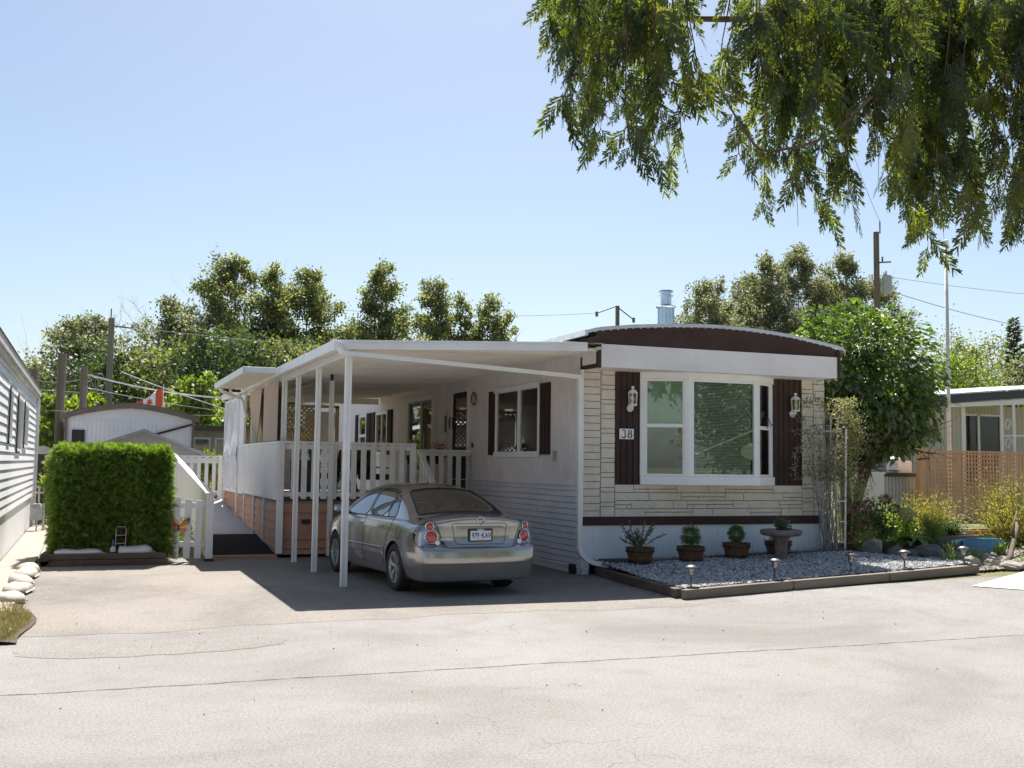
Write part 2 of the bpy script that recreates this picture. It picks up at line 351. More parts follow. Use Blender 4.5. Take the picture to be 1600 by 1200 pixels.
def lapsiding(mb, plane, u0, u1, z0, z1, pitch, holes=(), d=.018, sgn=-1, axis='x', mi=0, wob=0):
    zs = np.arange(z1, z0-1e-6, -pitch)
    for zt in zs:
        zb = max(zt-pitch, z0)
        if zt-zb < .01: continue
        iv = [(u0, u1)]
        for h in holes:
            if h[2] < (zt+zb)/2 < h[3]: iv = sub_iv(iv, h[0], h[1])
        for a, c in iv:
            n = max(1, int((c-a)/1.5)) if wob else 1
            us = np.linspace(a, c, n+1)
            for i in range(n):
                a2, c2 = us[i], us[i+1]
                q = []
                for u, w in ((a2, math.sin(a2*2.1+zt*9)*wob), (c2, math.sin(c2*2.1+zt*9)*wob)):
                    for (t, z) in ((.0, zt), (d+w, zb+.011), (d+w-.004, zb+.009), (-.02, zb+.009), (-.02, zb)):
                        x = plane+sgn*t; q.append((x, u, z) if axis == 'x' else (u, x, z))
                mb.add(q, [(k, k+1, k+6, k+5) for k in range(4)], mi)
WIN = {'A': (17.54, 19.74, 1.93, 3.19), 'door': (21.45, 22.42, 1.1, 3.28), 'slider': (23.9, 25.9, 1.1, 3.28), 'B': (27.98, 29.2, 2.0, 3.14), 'C': (30.3, 31.2, 2.0, 3.14)}
holes = list(WIN.values())
b = MB(); vsiding(b, XW, YF, 22.9, 1.445, 3.72, .1, holes); vsiding(b, XW, 22.93, 28.8, 1.02, 3.72, .1, holes)
b.box(XW-.012, XW+.01, 22.895, 22.935, 1.445, 3.70)
b.build('side_wall', GREYW, home)
b = MB(); vsiding(b, XW, 28.8, YB, 1.0, 3.72, .3, holes, depth=.006); b.box(XW, XR, YB-.05, YB, 0, 3.7)
b.build('rear_wall', BLUEW, home)
b = MB(); lapsiding(b, XW, YF, 28.8, .12, 1.44, .098, wob=.004); b.box(XW+.002, XW+.02, YF, YB, .0, .14); b.box(XW-.035, XW+.005, YF, YB, 1.43, 1.447); b.build('side_skirting', LAPM, home)
b = MB(); vsiding(b, XR, YF+.02, YB, .1, 3.7, .2, [], sgn=1); b.build('far_side_wall', GREYW, home)
b = MB(); b.box(XW+.15, XW+.3, YF-.01, YF+.25, 0.02, .25); b.box(XW-.06, XW+.06, 16.02, 16.2, 0.01, .17); b.build('pier_block', BLACK, home)
# rooms behind the openings
def room(mb, r, depth=1.2, axis='x', pl=XW):
    u0, u1, z0, z1 = r
    if axis == 'x': v = [(pl, u0, z0), (pl, u1, z0), (pl, u1, z1), (pl, u0, z1), (pl+depth, u0, z0), (pl+depth, u1, z0), (pl+depth, u1, z1), (pl+depth, u0, z1)]
    else: v = [(u0, pl, z0), (u1, pl, z0), (u1, pl, z1), (u0, pl, z1), (u0, pl+depth, z0), (u1, pl+depth, z0), (u1, pl+depth, z1), (u0, pl+depth, z1)]
    mb.add(v, [(0, 1, 5, 4), (1, 2, 6, 5), (2, 3, 7, 6), (3, 0, 4, 7), (4, 5, 6, 7)])
def inter(r, par):
    b_ = MB(); room(b_, r); b_.build('interior', ROOMC, par)
def rect_frame(mb, x0, x1, u0, u1, z0, z1, w, axis='x', mi=0, ww=None):
    wt = ww if ww else w
    B = (lambda a, b_, c, d, e, f: mb.box(a, b_, c, d, e, f, mi)) if axis == 'x' else (lambda a, b_, c, d, e, f: mb.box(c, d, a, b_, e, f, mi))
    B(x0, x1, u0, u1, z1-wt, z1); B(x0, x1, u0, u1, z0, z0+wt); B(x0, x1, u0, u0+w, z0+wt, z1-wt); B(x0, x1, u1-w, u1, z0+wt, z1-wt)
def curtain(mb, x, u0, u1, z0, z1, amp=.02, wl=.09, axis='x'):
    us = np.linspace(u0, u1, max(8, int((u1-u0)/.012))); zs = np.array([z0, z1])
    U, Z = np.meshgrid(us, zs, indexing='ij'); Xc = x+amp*np.sin(U*2*math.pi/wl)+.3*amp*np.sin(U*23)
    mb.grid(Xc, U, Z) if axis == 'x' else mb.grid(U, Xc, Z)
def shutter(parent, y0, y1, z0, z1):
    s = MB(); s.box(XW-.035, XW-.003, y0, y1, z0, z1)
    n = 3; w = (y1-y0)/n
    for i in range(n): s.box(XW-.055, XW-.036, y0+i*w+.02, y0+(i+1)*w-.02, z0+.0, z1-.0)
    s.build('shutter', BROWN, parent)
# window A
r = WIN['A']; fr = MB(); rect_frame(fr, XW-.05, XW+.03, r[0], r[1], r[2], r[3], .07); fr.box(XW-.075, XW-.048, r[0]-.03, r[1]+.03, r[3]-.06, r[3]+.03); fr.box(XW-.07, XW-.048, r[0]-.02, r[1]+.02, r[2]-.03, r[2]+.06)
fr.box(XW-.035, XW+.02, 18.52, 18.60, r[2]+.07, r[3]-.07)
w = fr.build('window', VINYL, home, bevel=.004); inter(r, w)
g = MB(); g.box(XW+.0, XW+.006, r[0]+.07, 18.53, r[2]+.07, r[3]-.07); g.box(XW-.02, XW-.014, 18.6, r[1]-.07, r[2]+.07, r[3]-.07); g.build('pane', GLS, w)
c = MB(); curtain(c, XW+.14, 17.6, 18.15, 1.95, 3.1); c.build('curtain', CURTAIN, w); c = MB(); curtain(c, XW+.13, 19.4, 19.68, 1.95, 3.1); c.build('curtain', CURTAIN, w)
s = MB(); s.tube([(XW+.3, 18.0, 2.0), (XW+.3, 18.0, 2.12)], [.06, .08], 10); s.build('vase', BLACK, w); s = MB(); s.tube([(XW+.35, 18.9, 2.0), (XW+.35, 18.9, 2.15)], [.10, .05], 10); s.build('vase', BLACK, w)
shutter(home, 17.12, 17.50, 1.94, 3.18); shutter(home, 19.78, 20.12, 1.94, 3.18)
# small windows by the deck end
for k, sh in (('B', ((27.5, 27.9), (29.27, 29.67))), ('C', ((29.82, 30.22), (31.27, 31.6)))):
    r = WIN[k]; fr = MB(); rect_frame(fr, XW-.04, XW+.02, r[0], r[1], r[2], r[3], .07)
    fr.box(XW-.03, XW+.01, (r[0]+r[1])/2-.03, (r[0]+r[1])/2+.03, r[2]+.07, r[3]-.07) if k == 'B' else fr.box(XW-.03, XW+.01, r[0]+.07, r[1]-.07, 2.5, 2.58)
    w = fr.build('window', VINYL, home); inter(r, w); g = MB(); g.box(XW-.005, XW, r[0]+.07, r[1]-.07, r[2]+.07, r[3]-.07); g.build('pane', GLS, w)
    for a in sh: shutter(home, a[0], a[1], 1.98, 3.16)
# door
fr = MB(); rect_frame(fr, XW-.05, XW+.03, 21.38, 22.5, 1.05, 3.34, .06)
d = fr.build('door', METALW, home, bevel=.004); inter(WIN['door'], d)
s = MB(); rect_frame(s, XW-.02, XW+.02, 21.44, 22.44, 1.1, 3.28, .12); s.box(XW-.02, XW+.02, 21.56, 22.32, 1.2, 2.12); s.build('door_leaf', BROWN, d)
g = MB(); g.box(XW-.006, XW, 21.56, 22.32, 2.12, 3.16); g.build('pane', GLS, d)
c = MB(); curtain(c, XW+.05, 21.6, 22.3, 2.14, 3.15, .01, .12); c.build('lace_curtain', PM('lace', (.62, .55, .45), .9, .4, 14), d)
s = MB(); s.tube([(XW-.03, 21.5, 2.02), (XW-.09, 21.5, 2.02)], .03, 8); s.build('handle', PM('brass', (.5, .35, .12), .3, .1, metal=1), d)
# patio slider
fr = MB(); rect_frame(fr, XW-.06, XW+.03, 23.83, 25.97, 1.05, 3.34, .09); d = fr.build('sliding_door', METALW, home, bevel=.004); inter(WIN['slider'], d)
s = MB(); s.box(XW-.03, XW+.02, 24.78, 24.92, 1.14, 3.25); rect_frame(s, XW-.02, XW+.015, 23.93, 25.88, 1.14, 3.25, .04); s.build('sash', PM('grey_aluminium', (.35, .34, .32), .4, .1, metal=.5), d)
g = MB(); g.box(XW-.004, XW+.002, 23.97, 24.78, 1.18, 3.21); g.box(XW+.004, XW+.01, 24.92, 25.85, 1.18, 3.21); g.build('pane', GLSD, d)
c = MB(); curtain(c, XW+.12, 23.98, 24.2, 1.2, 3.2); c.build('curtain', CURTAIN, d)
s = MB(); s.box(XW-.05, XW, 16.83, 16.91, 1.83, 2.0); s.build('outlet_box', PM('grey_box', (.38, .37, .36), .5), home)
s = MB(); s.box(XW-.03, XW, 21.12, 21.17, 2.1, 2.2); s.build('doorbell', BLACK, home)
# ---- front
fh = [(8.43, 11.03, 1.46, 3.34)]
b = MB(); b.box(XW, 8.43, YF, YF+.05, .8, 3.5); b.box(11.03, XR, YF, YF+.05, .8, 3.5); b.box(8.43, 11.03, YF, YF+.05, .8, 1.46); b.box(8.43, 11.03, YF, YF+.05, 3.34, 3.6); b.build('front_wall', MORTAR, home)
b = MB(); room(b, (8.45, 11.01, 1.5, 3.3), 2.0, 'y', YF+.05); b.build('room', ROOMC, home)
rs = random.Random(3)
def stone(mb, x0, x1, z0, z1, y=YF, t=None):
    g = .0035; t = t or rs.uniform(.018, .026)
    x0 += g; x1 -= g; z0 += g; z1 -= g
    nx = max(3, int((x1-x0)/.04)); nz = max(3, int((z1-z0)/.03)); ex = .003/(x1-x0); ez = .003/(z1-z0)
    U = np.concatenate([[0], np.linspace(ex, 1-ex, nx), [1]]); W = np.concatenate([[0], np.linspace(ez, 1-ez, nz), [1]]); uu, ww = np.meshgrid(U, W, indexing='ij')
    X = x0+(x1-x0)*uu; Z = z0+(z1-z0)*ww
    ed = np.minimum(np.minimum(uu, 1-uu)/ex, np.minimum(ww, 1-ww)/ez)
    T = t*(ed > .5); ed = ed*.002
    q = rs.uniform(0, 99); T = T+(ed > .001)*(.0035*np.sin(X*37+Z*61+q)+.003*np.sin(X*83-Z*97+q*2)+.002*np.sin(X*151+Z*173+q))
    mb.grid(X, y-T, Z)
st = MB()
def colA(x0, x1, off):
    z = .935-off
    while z < 3.30:
        stone(st, x0, x1, max(z, .935), min(z+.1175, 3.345)); z += .1175
def colB(x0, x1, zlow, k0=0):
    z = zlow; k = k0
    while z < 3.30:
        h = .165 if k % 2 == 0 else .072
        stone(st, x0, x1, z, min(z+h, 3.345)); z += h; k += 1
colA(7.395, 7.715, .02); colB(7.722, 7.975, .935); colA(11.86, 12.10, .05); colB(11.615, 11.853, .935, 1)
# ashlar below the window
x0, x1 = 7.98, 11.61; rows = np.linspace(.935, 1.46, 5)
pat = [[(.55, 0), (.9, 1), (.38, 0), (.75, 0), (.62, 1), (.43, 0)], [(.3, 1), (.78, 0), (.26, 0), (.9, 1), (.3, 0), (.62, 0), (.47, 1)], [(.62, 0), (.6, 0), (.85, 1), (.36, 0), (.8, 0), (.4, 1)], [(.34, 0), (.8, 1), (.6, 0), (.33, 0), (.94, 1), (.6, 0)]]
for i in range(4):
    x = x0; L = pat[i]; tot = sum(a for a, _ in L)
    for a, s2 in L:
        w = a/tot*(x1-x0)
        if s2:
            m = rows[i]+(rows[i+1]-rows[i])*rs.uniform(.42, .58); k = w*rs.uniform(.3, .75)
            stone(st, x, x+w, m, rows[i+1]); stone(st, x, x+k, rows[i], m); stone(st, x+k, x+w, rows[i], m)
        else: stone(st, x, x+w, rows[i], rows[i+1])
        x += w
st.build('stone_cladding', STONE, home)
for (a, c) in ((7.98, 8.43), (11.03, 11.61)):
    b = MB(); vsiding(b, YF-.02, a, c, 1.46, 3.345, .11, [], depth=.008, sgn=-1, axis='y'); b.box(a, c, YF-.012, YF, 1.46, 3.345); b.build('brown_panel', BROWN, home)
b = MB(); b.box(XW-.01, 11.95, YF-.045, YF+.02, .80, .935); b.box(XW-.012, XW+.02, YF-.04, YF+.6, .80, .935) if 0 else None
b.build('brown_strip', BROWNH, home, bevel=.004)
b = MB(); vsiding(b, YF-.01, XW, 11.98, .1, .80, .115, [], depth=.006, axis='y'); b.box(XW, 12.0, YF, YF+.05, .0, .8)
b.box(11.95, 12.12, YF-.06, YF-.01, .15, .8); b.build('front_skirting', SKIRTW, home)
# corner trim
b = MB(); b.box(XW-.022, XW+.03, YF-.03, YF+.03, .3, 3.3); b.build('corner_trim', METALW, home)
# bay window : plan corners
BP = [(8.43, YF), (9.15, 15.52), (10.48, 15.52), (11.03, YF)]
def bayseg(k, z0, z1, inset0, inset1, t, off, mb, mi=0):
    (xa, ya), (xb, yb) = BP[k], BP[k+1]; L = math.hypot(xb-xa, yb-ya); dx, dy = (xb-xa)/L, (yb-ya)/L; nx_, ny_ = dy, -dx
    def P(u, o, z): return (xa+dx*u+nx_*o, ya+dy*u+ny_*o, z)
    u0, u1 = inset0, L-inset1
    mb.hexa([P(u0, off, z0), P(u1, off, z0), P(u1, off-t, z0), P(u0, off-t, z0), P(u0, off, z1), P(u1, off, z1), P(u1, off-t, z1), P(u0, off-t, z1)], mi)
fr = MB()
fr.prism([(BP[0][0]-.0, YF+.02), (BP[0][0], YF-.05), (BP[1][0]-.02, BP[1][1]-.03), (BP[2][0]+.02, BP[2][1]-.03), (BP[3][0], YF-.05), (BP[3][0], YF+.02)], 'z', 1.46, 1.60)
fr.prism([(BP[0][0], YF+.02), (BP[0][0], YF-.03), (BP[1][0], BP[1][1]-.01), (BP[2][0], BP[2][1]-.01), (BP[3][0], YF-.03), (BP[3][0], YF+.02)], 'z', 3.20, 3.345)
for k in range(3):
    L = math.hypot(BP[k+1][0]-BP[k][0], BP[k+1][1]-BP[k][1])
    bayseg(k, 1.6, 3.2, 0, L-.10, .07, .0, fr); bayseg(k, 1.6, 3.2, L-.07, 0, .07, .0, fr)
    bayseg(k, 3.16, 3.2, .1, .07, .05, -.012, fr); bayseg(k, 1.6, 1.64, .1, .07, .05, -.012, fr)
    if k != 1: bayseg(k, 2.40, 2.46, .1, .07, .06, .004, fr)
for k in (0, 2):
    L = math.hypot(BP[k+1][0]-BP[k][0], BP[k+1][1]-BP[k][1])
    for z0, z1 in ((1.64, 2.40), (2.46, 3.16)):
        bayseg(k, z0, z1, .10, L-.13, .05, -.02, fr); bayseg(k, z0, z1, L-.10, .07, .05, -.02, fr)
bay = fr.build('bay_window', VINYL, home, bevel=.004)
g = MB()
for k in range(3): bayseg(k, 1.62, 3.18, .08, .05, .004, -.03, g)
g.build('pane', GLASS('bay_glass', (.88, .93, .89), .05), bay)
bl = MB()
def blinds(k, z0, z1, pitch, o, tilt=.5):
    (xa, ya), (xb, yb) = BP[k], BP[k+1]; L = math.hypot(xb-xa, yb-ya); dx, dy = (xb-xa)/L, (yb-ya)/L; nx_, ny_ = dy, -dx
    z = z0
    while z < z1:
        v = []
        for u in (.1, L-.09):
            for (oo, zz) in ((o, z-.008*1), (o-.02, z+.009)): v.append((xa+dx*u+nx_*oo, ya+dy*u+ny_*oo, zz))
        bl.add(v, [(0, 2, 3, 1)]); z += pitch
blinds(1, 1.66, 3.17, .0245, -.07)
bl.build('blind', BLIND, bay)
s = MB(); bayseg(0, 2.44, 3.17, .1, .08, .004, -.08, s); s.build('pleated_shade', SHEER, bay)
s = MB(); bayseg(0, 1.62, 2.40, .1, .08, .004, -.05, s); s.build('insect_screen', PM('screen_grey', (.17, .17, .16), .6, .3, 3), bay)
s = MB(); s.tube([(10.72, 15.60, 2.42), (10.72, 15.6, 2.62), (10.78, 15.62, 2.56), (10.86, 15.68, 2.47), (10.9, 15.7, 2.5), (10.93, 15.72, 2.46)], .008, 6); s.build('hook', BLACK, bay)
# ---- fascia box and curved roof
ax = [7.30, 7.39, 7.96, 8.6, 9.1, 9.55, 10.05, 10.54, 10.95, 11.31, 11.7, 12.0]; az = [3.90, 3.92, 3.99, 4.04, 4.066, 4.076, 4.065, 4.034, 3.996, 3.945, 3.886, 3.836]
AX = np.linspace(7.39, 11.98, 40); AZ = np.interp(AX, ax, az)
YA = 15.30
b = MB(); b.box(7.43, 11.93, YA-.02, YA+.02, 3.30, 3.665); b.box(7.46, 11.90, YA+.02, YF-.02, 3.30, 3.33)
b.box(7.39, 7.43, YA+.06, YF+.3, 3.36, 3.60); b.build('front_fascia', FASC, home, bevel=.004)
b = MB(); b.prism([(7.40, 3.66)]+[(11.96, 3.66)]+[(x, z-.045) for x, z in zip(AX[::-1], AZ[::-1])], 'y', YA+.0, YA+.05)
b.box(7.385, 7.435, YA-.03, YA+.06, 3.29, 3.80); b.box(11.925, 11.985, YA-.03, YA+.06, 3.29, 3.765)
b.box(7.395, 7.44, YA+.06, YF+.3, 3.60, 3.80); b.box(7.385, 7.44, YA+.06, YF+.3, 3.30, 3.36); b.box(11.93, 11.97, YA+.06, YF+.3, 3.3, 3.765); b.build('fascia_panel', BROWNH, home)
def roofz(x): return np.interp(x, [7.16]+ax+[12.12], [3.86]+az+[3.785])
RX = np.linspace(7.18, 12.03, 44); RY = np.array([YA-.06]+list(np.arange(16, 42.2, 1.3)))
b = MB(); U, W = np.meshgrid(RX, RY, indexing='ij'); b.grid(U, W, roofz(U))
for i, y in enumerate(np.arange(16.2, 42, 1.2)):
    b.add(np.concatenate([np.stack([RX, np.full(44, y), roofz(RX)+.012], 1), np.stack([RX, np.full(44, y+.05), roofz(RX)+.012], 1)]), np.array([[k, k+1, 45+k, 44+k] for k in range(43)]))
b.build('roof', SILVER, home, smooth=True)
b = MB()
for y0, y1, h in ((YA-.075, YA-.06, .05),):
    v = np.concatenate([np.stack([RX, np.full(44, y0), roofz(RX)+.004], 1), np.stack([RX, np.full(44, y0), roofz(RX)-h], 1), np.stack([RX, np.full(44, y1), roofz(RX)-h], 1)])
    b.add(v, np.array([[k, 44+k, 45+k, k+1] for k in range(43)]+[[44+k, 88+k, 89+k, 45+k] for k in range(43)]))
for k in range(36):   # scalloped sealant drips under the edge strip
    x = 7.3+k*.132; b.box(x, x+.03, YA-.07, YA-.062, float(roofz(x))-.062, float(roofz(x))-.048)
b.box(7.13, 7.18, YA-.075, 42, 3.78, 3.865); b.box(12.03, 12.06, YA-.075, 42, 3.74, 3.80)
b.build('roof_edge', PM('roof_edge_metal', (.66, .68, .72), .35, .1, 5, metal=.4, dirt=.3, dirtc=(.5, .5, .5)), home)
b = MB(); b.box(7.13, 7.395, YF+.2, 42, 3.74, 3.78); b.build('soffit', METALW, home)
# chimney
b = MB(); n = 14; b.lathe([(.165, 3.9), (.165, 5.10)], (11.24, 20, 0), 12); b.lathe([(.21, 5.10), (.215, 5.12), (.13, 5.16)], (11.24, 20, 0), 20)
b.lathe([(.115, 5.15), (.115, 5.33)], (11.24, 20, 0), 20); b.lathe([(.115, 5.33), (.15, 5.34), (.15, 5.36), (.11, 5.37), (.11, 5.42), (.16, 5.43), (.145, 5.46), (0, 5.47)], (11.24, 20, 0), 20)
for k in range(12): 
    a = k*math.pi/6; b.box(11.24+.167*math.cos(a)-.006, 11.24+.167*math.cos(a)+.006, 20+.167*math.sin(a)-.006, 20+.167*math.sin(a)+.006, 3.9, 5.1)
b.build('chimney', GALV, home)
# house downspout at the front corner, fed by the pipe under the carport roof
b = MB()
def rpipe(mb, pts, w, h): 
    P = arr(pts); T = np.gradient(P, axis=0); T /= np.linalg.norm(T, axis=1)[:, None]; V = []
    side = np.array([0, 1.0, 0])
    for p, t in zip(P, T):
        a = side-t*side.dot(t); a /= np.linalg.norm(a); c = np.cross(t, a)
        V += [p-a*w/2-c*h/2, p+a*w/2-c*h/2, p+a*w/2+c*h/2, p-a*w/2+c*h/2]
    F = []
    for i in range(len(P)-1):
        for j in range(4): F.append((4*i+j, 4*i+(j+1) % 4, 4*i+4+(j+1) % 4, 4*i+4+j))
    mb.add(V, F)
rpipe(b, [(7.31, 15.80, 3.18), (7.315, 15.80, 2.4), (7.32, 15.80, 1.2), (7.32, 15.80, .5), (7.325, 15.79, .42), (7.36, 15.76, .34), (7.43, 15.72, .27), (7.52, 15.66, .225), (7.7, 15.55, .19), (8.08, 15.30, .13)], .085, .075)
b.build('downspout', METALW, home, smooth=False)
# wall lanterns, number plate, wreath
GL_L = GLASS('lantern_glass', (.85, .85, .6), .15)
def lantern(x, z, label):
    L = thing('wall_lantern', label, 'lantern', (x, YF-.03, z), group='wall lanterns on the brown panels')
    m = MB(); m.lathe([(0, -.04), (.055, -.035), (.06, -.01), (.055, .0)], (0, 0, -.12), 12, axis='y'); m.tube([(0, -.02, -.12), (0, -.07, -.15), (0, -.11, -.12), (0, -.11, -.08)], .014, 8)
    m.lathe([(.02, -.09), (.07, -.08), (.075, -.06), (.06, -.055)], (0, -.11, 0), 8); m.build('bracket', METALW, L, local=True)
    m = MB(); m.lathe([(.075, .12), (.085, .125), (.06, .16), (.03, .185), (.012, .19), (.016, .205), (.03, .215), (.022, .235), (0, .24)], (0, -.11, 0), 12); 
    for k in range(6): a = k*math.pi/3; m.bar((.068*math.cos(a), -.11+.068*math.sin(a), -.06), (.078*math.cos(a), -.11+.078*math.sin(a), .125), .008, .008, up=(1, 0, .3))
    m.build('cap', METALW, L, local=True)
    m = MB(); m.lathe([(.062, -.055), (.072, .12)], (0, -.11, 0), 6); m.build('glass', GL_L, L, local=True)
    m = MB(); m.lathe([(.012, -.05), (.014, .0), (.02, .02), (.015, .06), (0, .08)], (0, -.11, 0), 8); m.build('bulb', VINYL, L, local=True); return L
lantern(8.235, 2.82, 'white wall lantern with clear glass above the house number')
lantern(11.40, 2.82, 'white wall lantern half hidden by the climbing rose')
def text_obj(name, body, loc, size, mat, parent, rot=(math.pi/2, 0, 0), ext=.003, sx=1.0, shear=0.0, al='CENTER', bold=0.0):
    cu = bpy.data.curves.new(name, 'FONT'); cu.body = body; cu.size = size; cu.extrude = ext; cu.align_x = al; cu.align_y = 'CENTER'; cu.shear = shear; cu.offset = bold
    o = bpy.data.objects.new(name, cu); COL.objects.link(o); bpy.context.view_layer.update()
    dg = bpy.context.evaluated_depsgraph_get(); me = bpy.data.meshes.new_from_object(o.evaluated_get(dg)); bpy.data.objects.remove(o)
    o = bpy.data.objects.new(name, me); COL.objects.link(o); o.parent = parent; o.location = loc; o.rotation_euler = rot; o.scale = (sx, 1, 1); me.materials.clear(); me.materials.append(mat); ORG[o.name] = np.zeros(3)
    return o
sg = thing('house_number_sign', 'white square sign reading 38 on the brown panel', 'sign', (8.175, YF-.035, 2.28))
m = MB(); m.box(-.13, .13, -.012, 0, -.085, .085); m.build('plate', VINYL, sg, local=True, bevel=.003)
# serif-like digits 38 built as swept strokes of changing width
def stroke(mb, pts, ws, y):
    P = np.array(pts, float); T = np.gradient(P, axis=0); T /= np.linalg.norm(T, axis=1)[:, None]+1e-9; N = np.stack([-T[:, 1], T[:, 0]], 1); w = np.array(ws)[:, None]/2
    A = P+N*w; B = P-N*w; n = len(P); V = [(a[0], y, a[1]) for a in A]+[(c[0], y, c[1]) for c in B]+[(a[0], y+.004, a[1]) for a in A]+[(c[0], y+.004, c[1]) for c in B]
    mb.add(V, [(i, i+1, n+i+1, n+i) for i in range(n-1)]+[(i, 2*n+i, 2*n+i+1, i+1) for i in range(n-1)]+[(n+i, n+i+1, 3*n+i+1, 3*n+i) for i in range(n-1)])
def arcp(cx, cz, rx, rz, a0, a1, n=14): return [(cx+rx*math.cos(math.radians(a)), cz+rz*math.sin(math.radians(a))) for a in np.linspace(a0, a1, n)]
m = MB(); k = .11
stroke(m, arcp(-.058, .033, .031, .031, 160, -75), np.concatenate([np.linspace(.006, .02, 7), np.linspace(.02, .008, 7)]), -.018)
stroke(m, arcp(-.062, -.027, .038, .036, 75, -165, 18), np.concatenate([np.linspace(.008, .024, 9), np.linspace(.024, .009, 9)]), -.018)
w8 = lambda n: .010+.012*np.abs(np.sin(np.linspace(0, 2*math.pi, n)))
stroke(m, arcp(.058, .034, .026, .029, 90, 450, 22), w8(22)*.8, -.018); stroke(m, arcp(.056, -.029, .033, .034, 90, 450, 24), w8(24), -.018)
m.build('number', BLACK, sg, local=True)
wr = thing('wreath', 'small dry grapevine wreath beside the brown door', 'wreath', (XW-.03, 21.05, 3.1))
m = MB(); rr = random.Random(5)
for k in range(14):
    ph = rr.uniform(0, 6); R0 = rr.uniform(.09, .135); m.tube([(rr.uniform(-.02, .0), (R0+.014*math.sin(3*a+ph))*math.cos(a), (R0+.014*math.cos(4*a+ph))*math.sin(a)) for a in np.linspace(0, 6.28, 16)], .006, 4, caps=False)
m.build('vine_ring', TWIG, wr, local=True)
pl = thing('house_plaque', 'small dark wooden sign hung between the sliding door and the brown door', 'sign', (XW-.02, 22.85, 2.65))
m = MB(); m.box(-.02, .02, .05, .12, -.2, .18); m.build('board', PM('olive_board', (.15, .12, .04), .6), pl, local=True)
m = MB(); m.lathe([(0, -.02), (.15, -.02), (.15, .02), (0, .02)], (0, -.32, 0), 16, axis='x'); m.build('disc', PM('maroon', (.12, .02, .03), .5), pl, local=True)

# ------------------------------------------------------------------ carport
cp = thing('carport', 'white metal carport roof on slim posts over the parked car', 'carport', (3.45, 15.35, 0))
def zt(x): return 3.47+.0432*(x-3.21)
b = MB(); Y0, Y1 = 15.05, 28.9; ys_ = []; dz_ = []
y = Y0
while y < Y1:
    ys_ += [y, y+.25, y+.255, y+.290, y+.295]; dz_ += [0, 0, -.032, -.032, 0]; y += .30
ys_ = np.array(ys_); dz_ = np.array(dz_); xx = np.array([3.22, 5.3, 7.38]); U, W = np.meshgrid(xx, ys_, indexing='ij')
b.grid(U, W, zt(U)-.075+dz_[None, :]); b.build('roof_pan', PAN, cp)
b = MB(); U, W = np.meshgrid(xx, np.array([Y0, Y1]), indexing='ij'); b.grid(U, W, zt(U)+.0); b.build('roof_top', METALW, cp)
b = MB()
for (o, z0, z1) in ((0, -.03, .008), (-.012, -.075, -.03), (.0, -.13, -.075)):
    b.hexa([(3.2, Y0+o-.02, zt(3.2)+z0), (7.08, Y0+o-.02, zt(7.08)+z0), (7.08, Y0+.012, zt(7.08)+z0), (3.2, Y0+.012, zt(3.2)+z0), (3.2, Y0+o-.02, zt(3.2)+z1), (7.08, Y0+o-.02, zt(7.08)+z1), (7.08, Y0+.012, zt(7.08)+z1), (3.2, Y0+.012, zt(3.2)+z1)])
b.build('front_fascia', METALW, cp)
b = MB(); b.box(3.165, 3.20, Y0-.02, 20.05, 3.335, 3.48); b.box(3.17, 3.21, 20.05, Y1, 3.33, 3.46); b.box(3.20, 3.27, Y0, Y1, 3.33, 3.352); b.build('side_gutter', METALW, cp, bevel=.006)
b = MB(); b.box(7.30, 7.375, Y0+.1, Y1, 3.56, 3.60); b.build('ledger', METALW, cp)
b = MB(); b.box(3.41, 3.46, 15.1, 20.4, 3.28, 3.40); b.box(3.38, 3.49, 15.1, 20.4, 3.27, 3.285); b.build('beam', METALW, cp)
b = MB(); b.box(3.36, 3.44, 20.4, Y1, 3.26, 3.40); b.build('beam', METALW, cp)
b = MB(); b.box(4.20, 4.30, 20.35, Y1, 3.36, 3.47); b.build('inner_beam', METALW, cp)
for y in (22.3, 25.0, 27.6):
    b = MB(); b.hexa([(3.4, y, 3.37), (7.36, y, 3.50), (7.36, y+.08, 3.50), (3.4, y+.08, 3.37), (3.4, y, 3.43), (7.36, y, 3.56), (7.36, y+.08, 3.56), (3.4, y+.08, 3.43)]); b.build('crossbeam', METALW, cp)
b = MB(); b.box(3.4, 7.3, 28.75, 28.82, 3.34, 3.5); b.build('end_board', METALW, cp)
def post(x, y, z0, z1, w=.088, par=cp, name='post'):
    m = MB(); h = w/2; q = w*.16
    m.prism([(x-h, y-h), (x-q, y-h), (x-q*.6, y-h+.012), (x+q*.6, y-h+.012), (x+q, y-h), (x+h, y-h), (x+h, y-q), (x+h-.012, y-q*.6), (x+h-.012, y+q*.6), (x+h, y+q), (x+h, y+h), (x-h, y+h), (x-h, y+q), (x-h+.012, y+q*.6), (x-h+.012, y-q*.6), (x-h, y-q)], 'z', z0, z1)
    m.box(x-h-.02, x+h+.02, y-h-.003, y-h-.0005, z1-.06, z1) if 0 else None
    return m.build(name, METALW, par)
post(3.45, 15.37, 0, 3.28); post(3.45, 17.53, 0, 3.28, .08); post(3.45, 19.35, 0, 3.28, .08)
b = MB(); b.box(3.42, 3.48, 15.32, 15.34, 3.28, 3.40); b.box(4.225, 4.275, 20.3, 20.34, 3.30, 3.44); b.build('bracket', BLACK, cp)
# gutter outlet and the long sloping pipe across to the house corner
b = MB(); b.tube([(3.24, 15.02, 3.42), (3.235, 15.0, 3.36), (3.27, 15.0, 3.31), (3.36, 15.02, 3.285)], .05, 10); rpipe(b, [(3.33, 15.03, 3.29), (3.6, 15.08, 3.285), (5.5, 15.45, 3.23), (7.25, 15.78, 3.175), (7.36, 15.80, 3.17)], .055, .065); b.build('drain_pipe', METALW, cp, smooth=False)

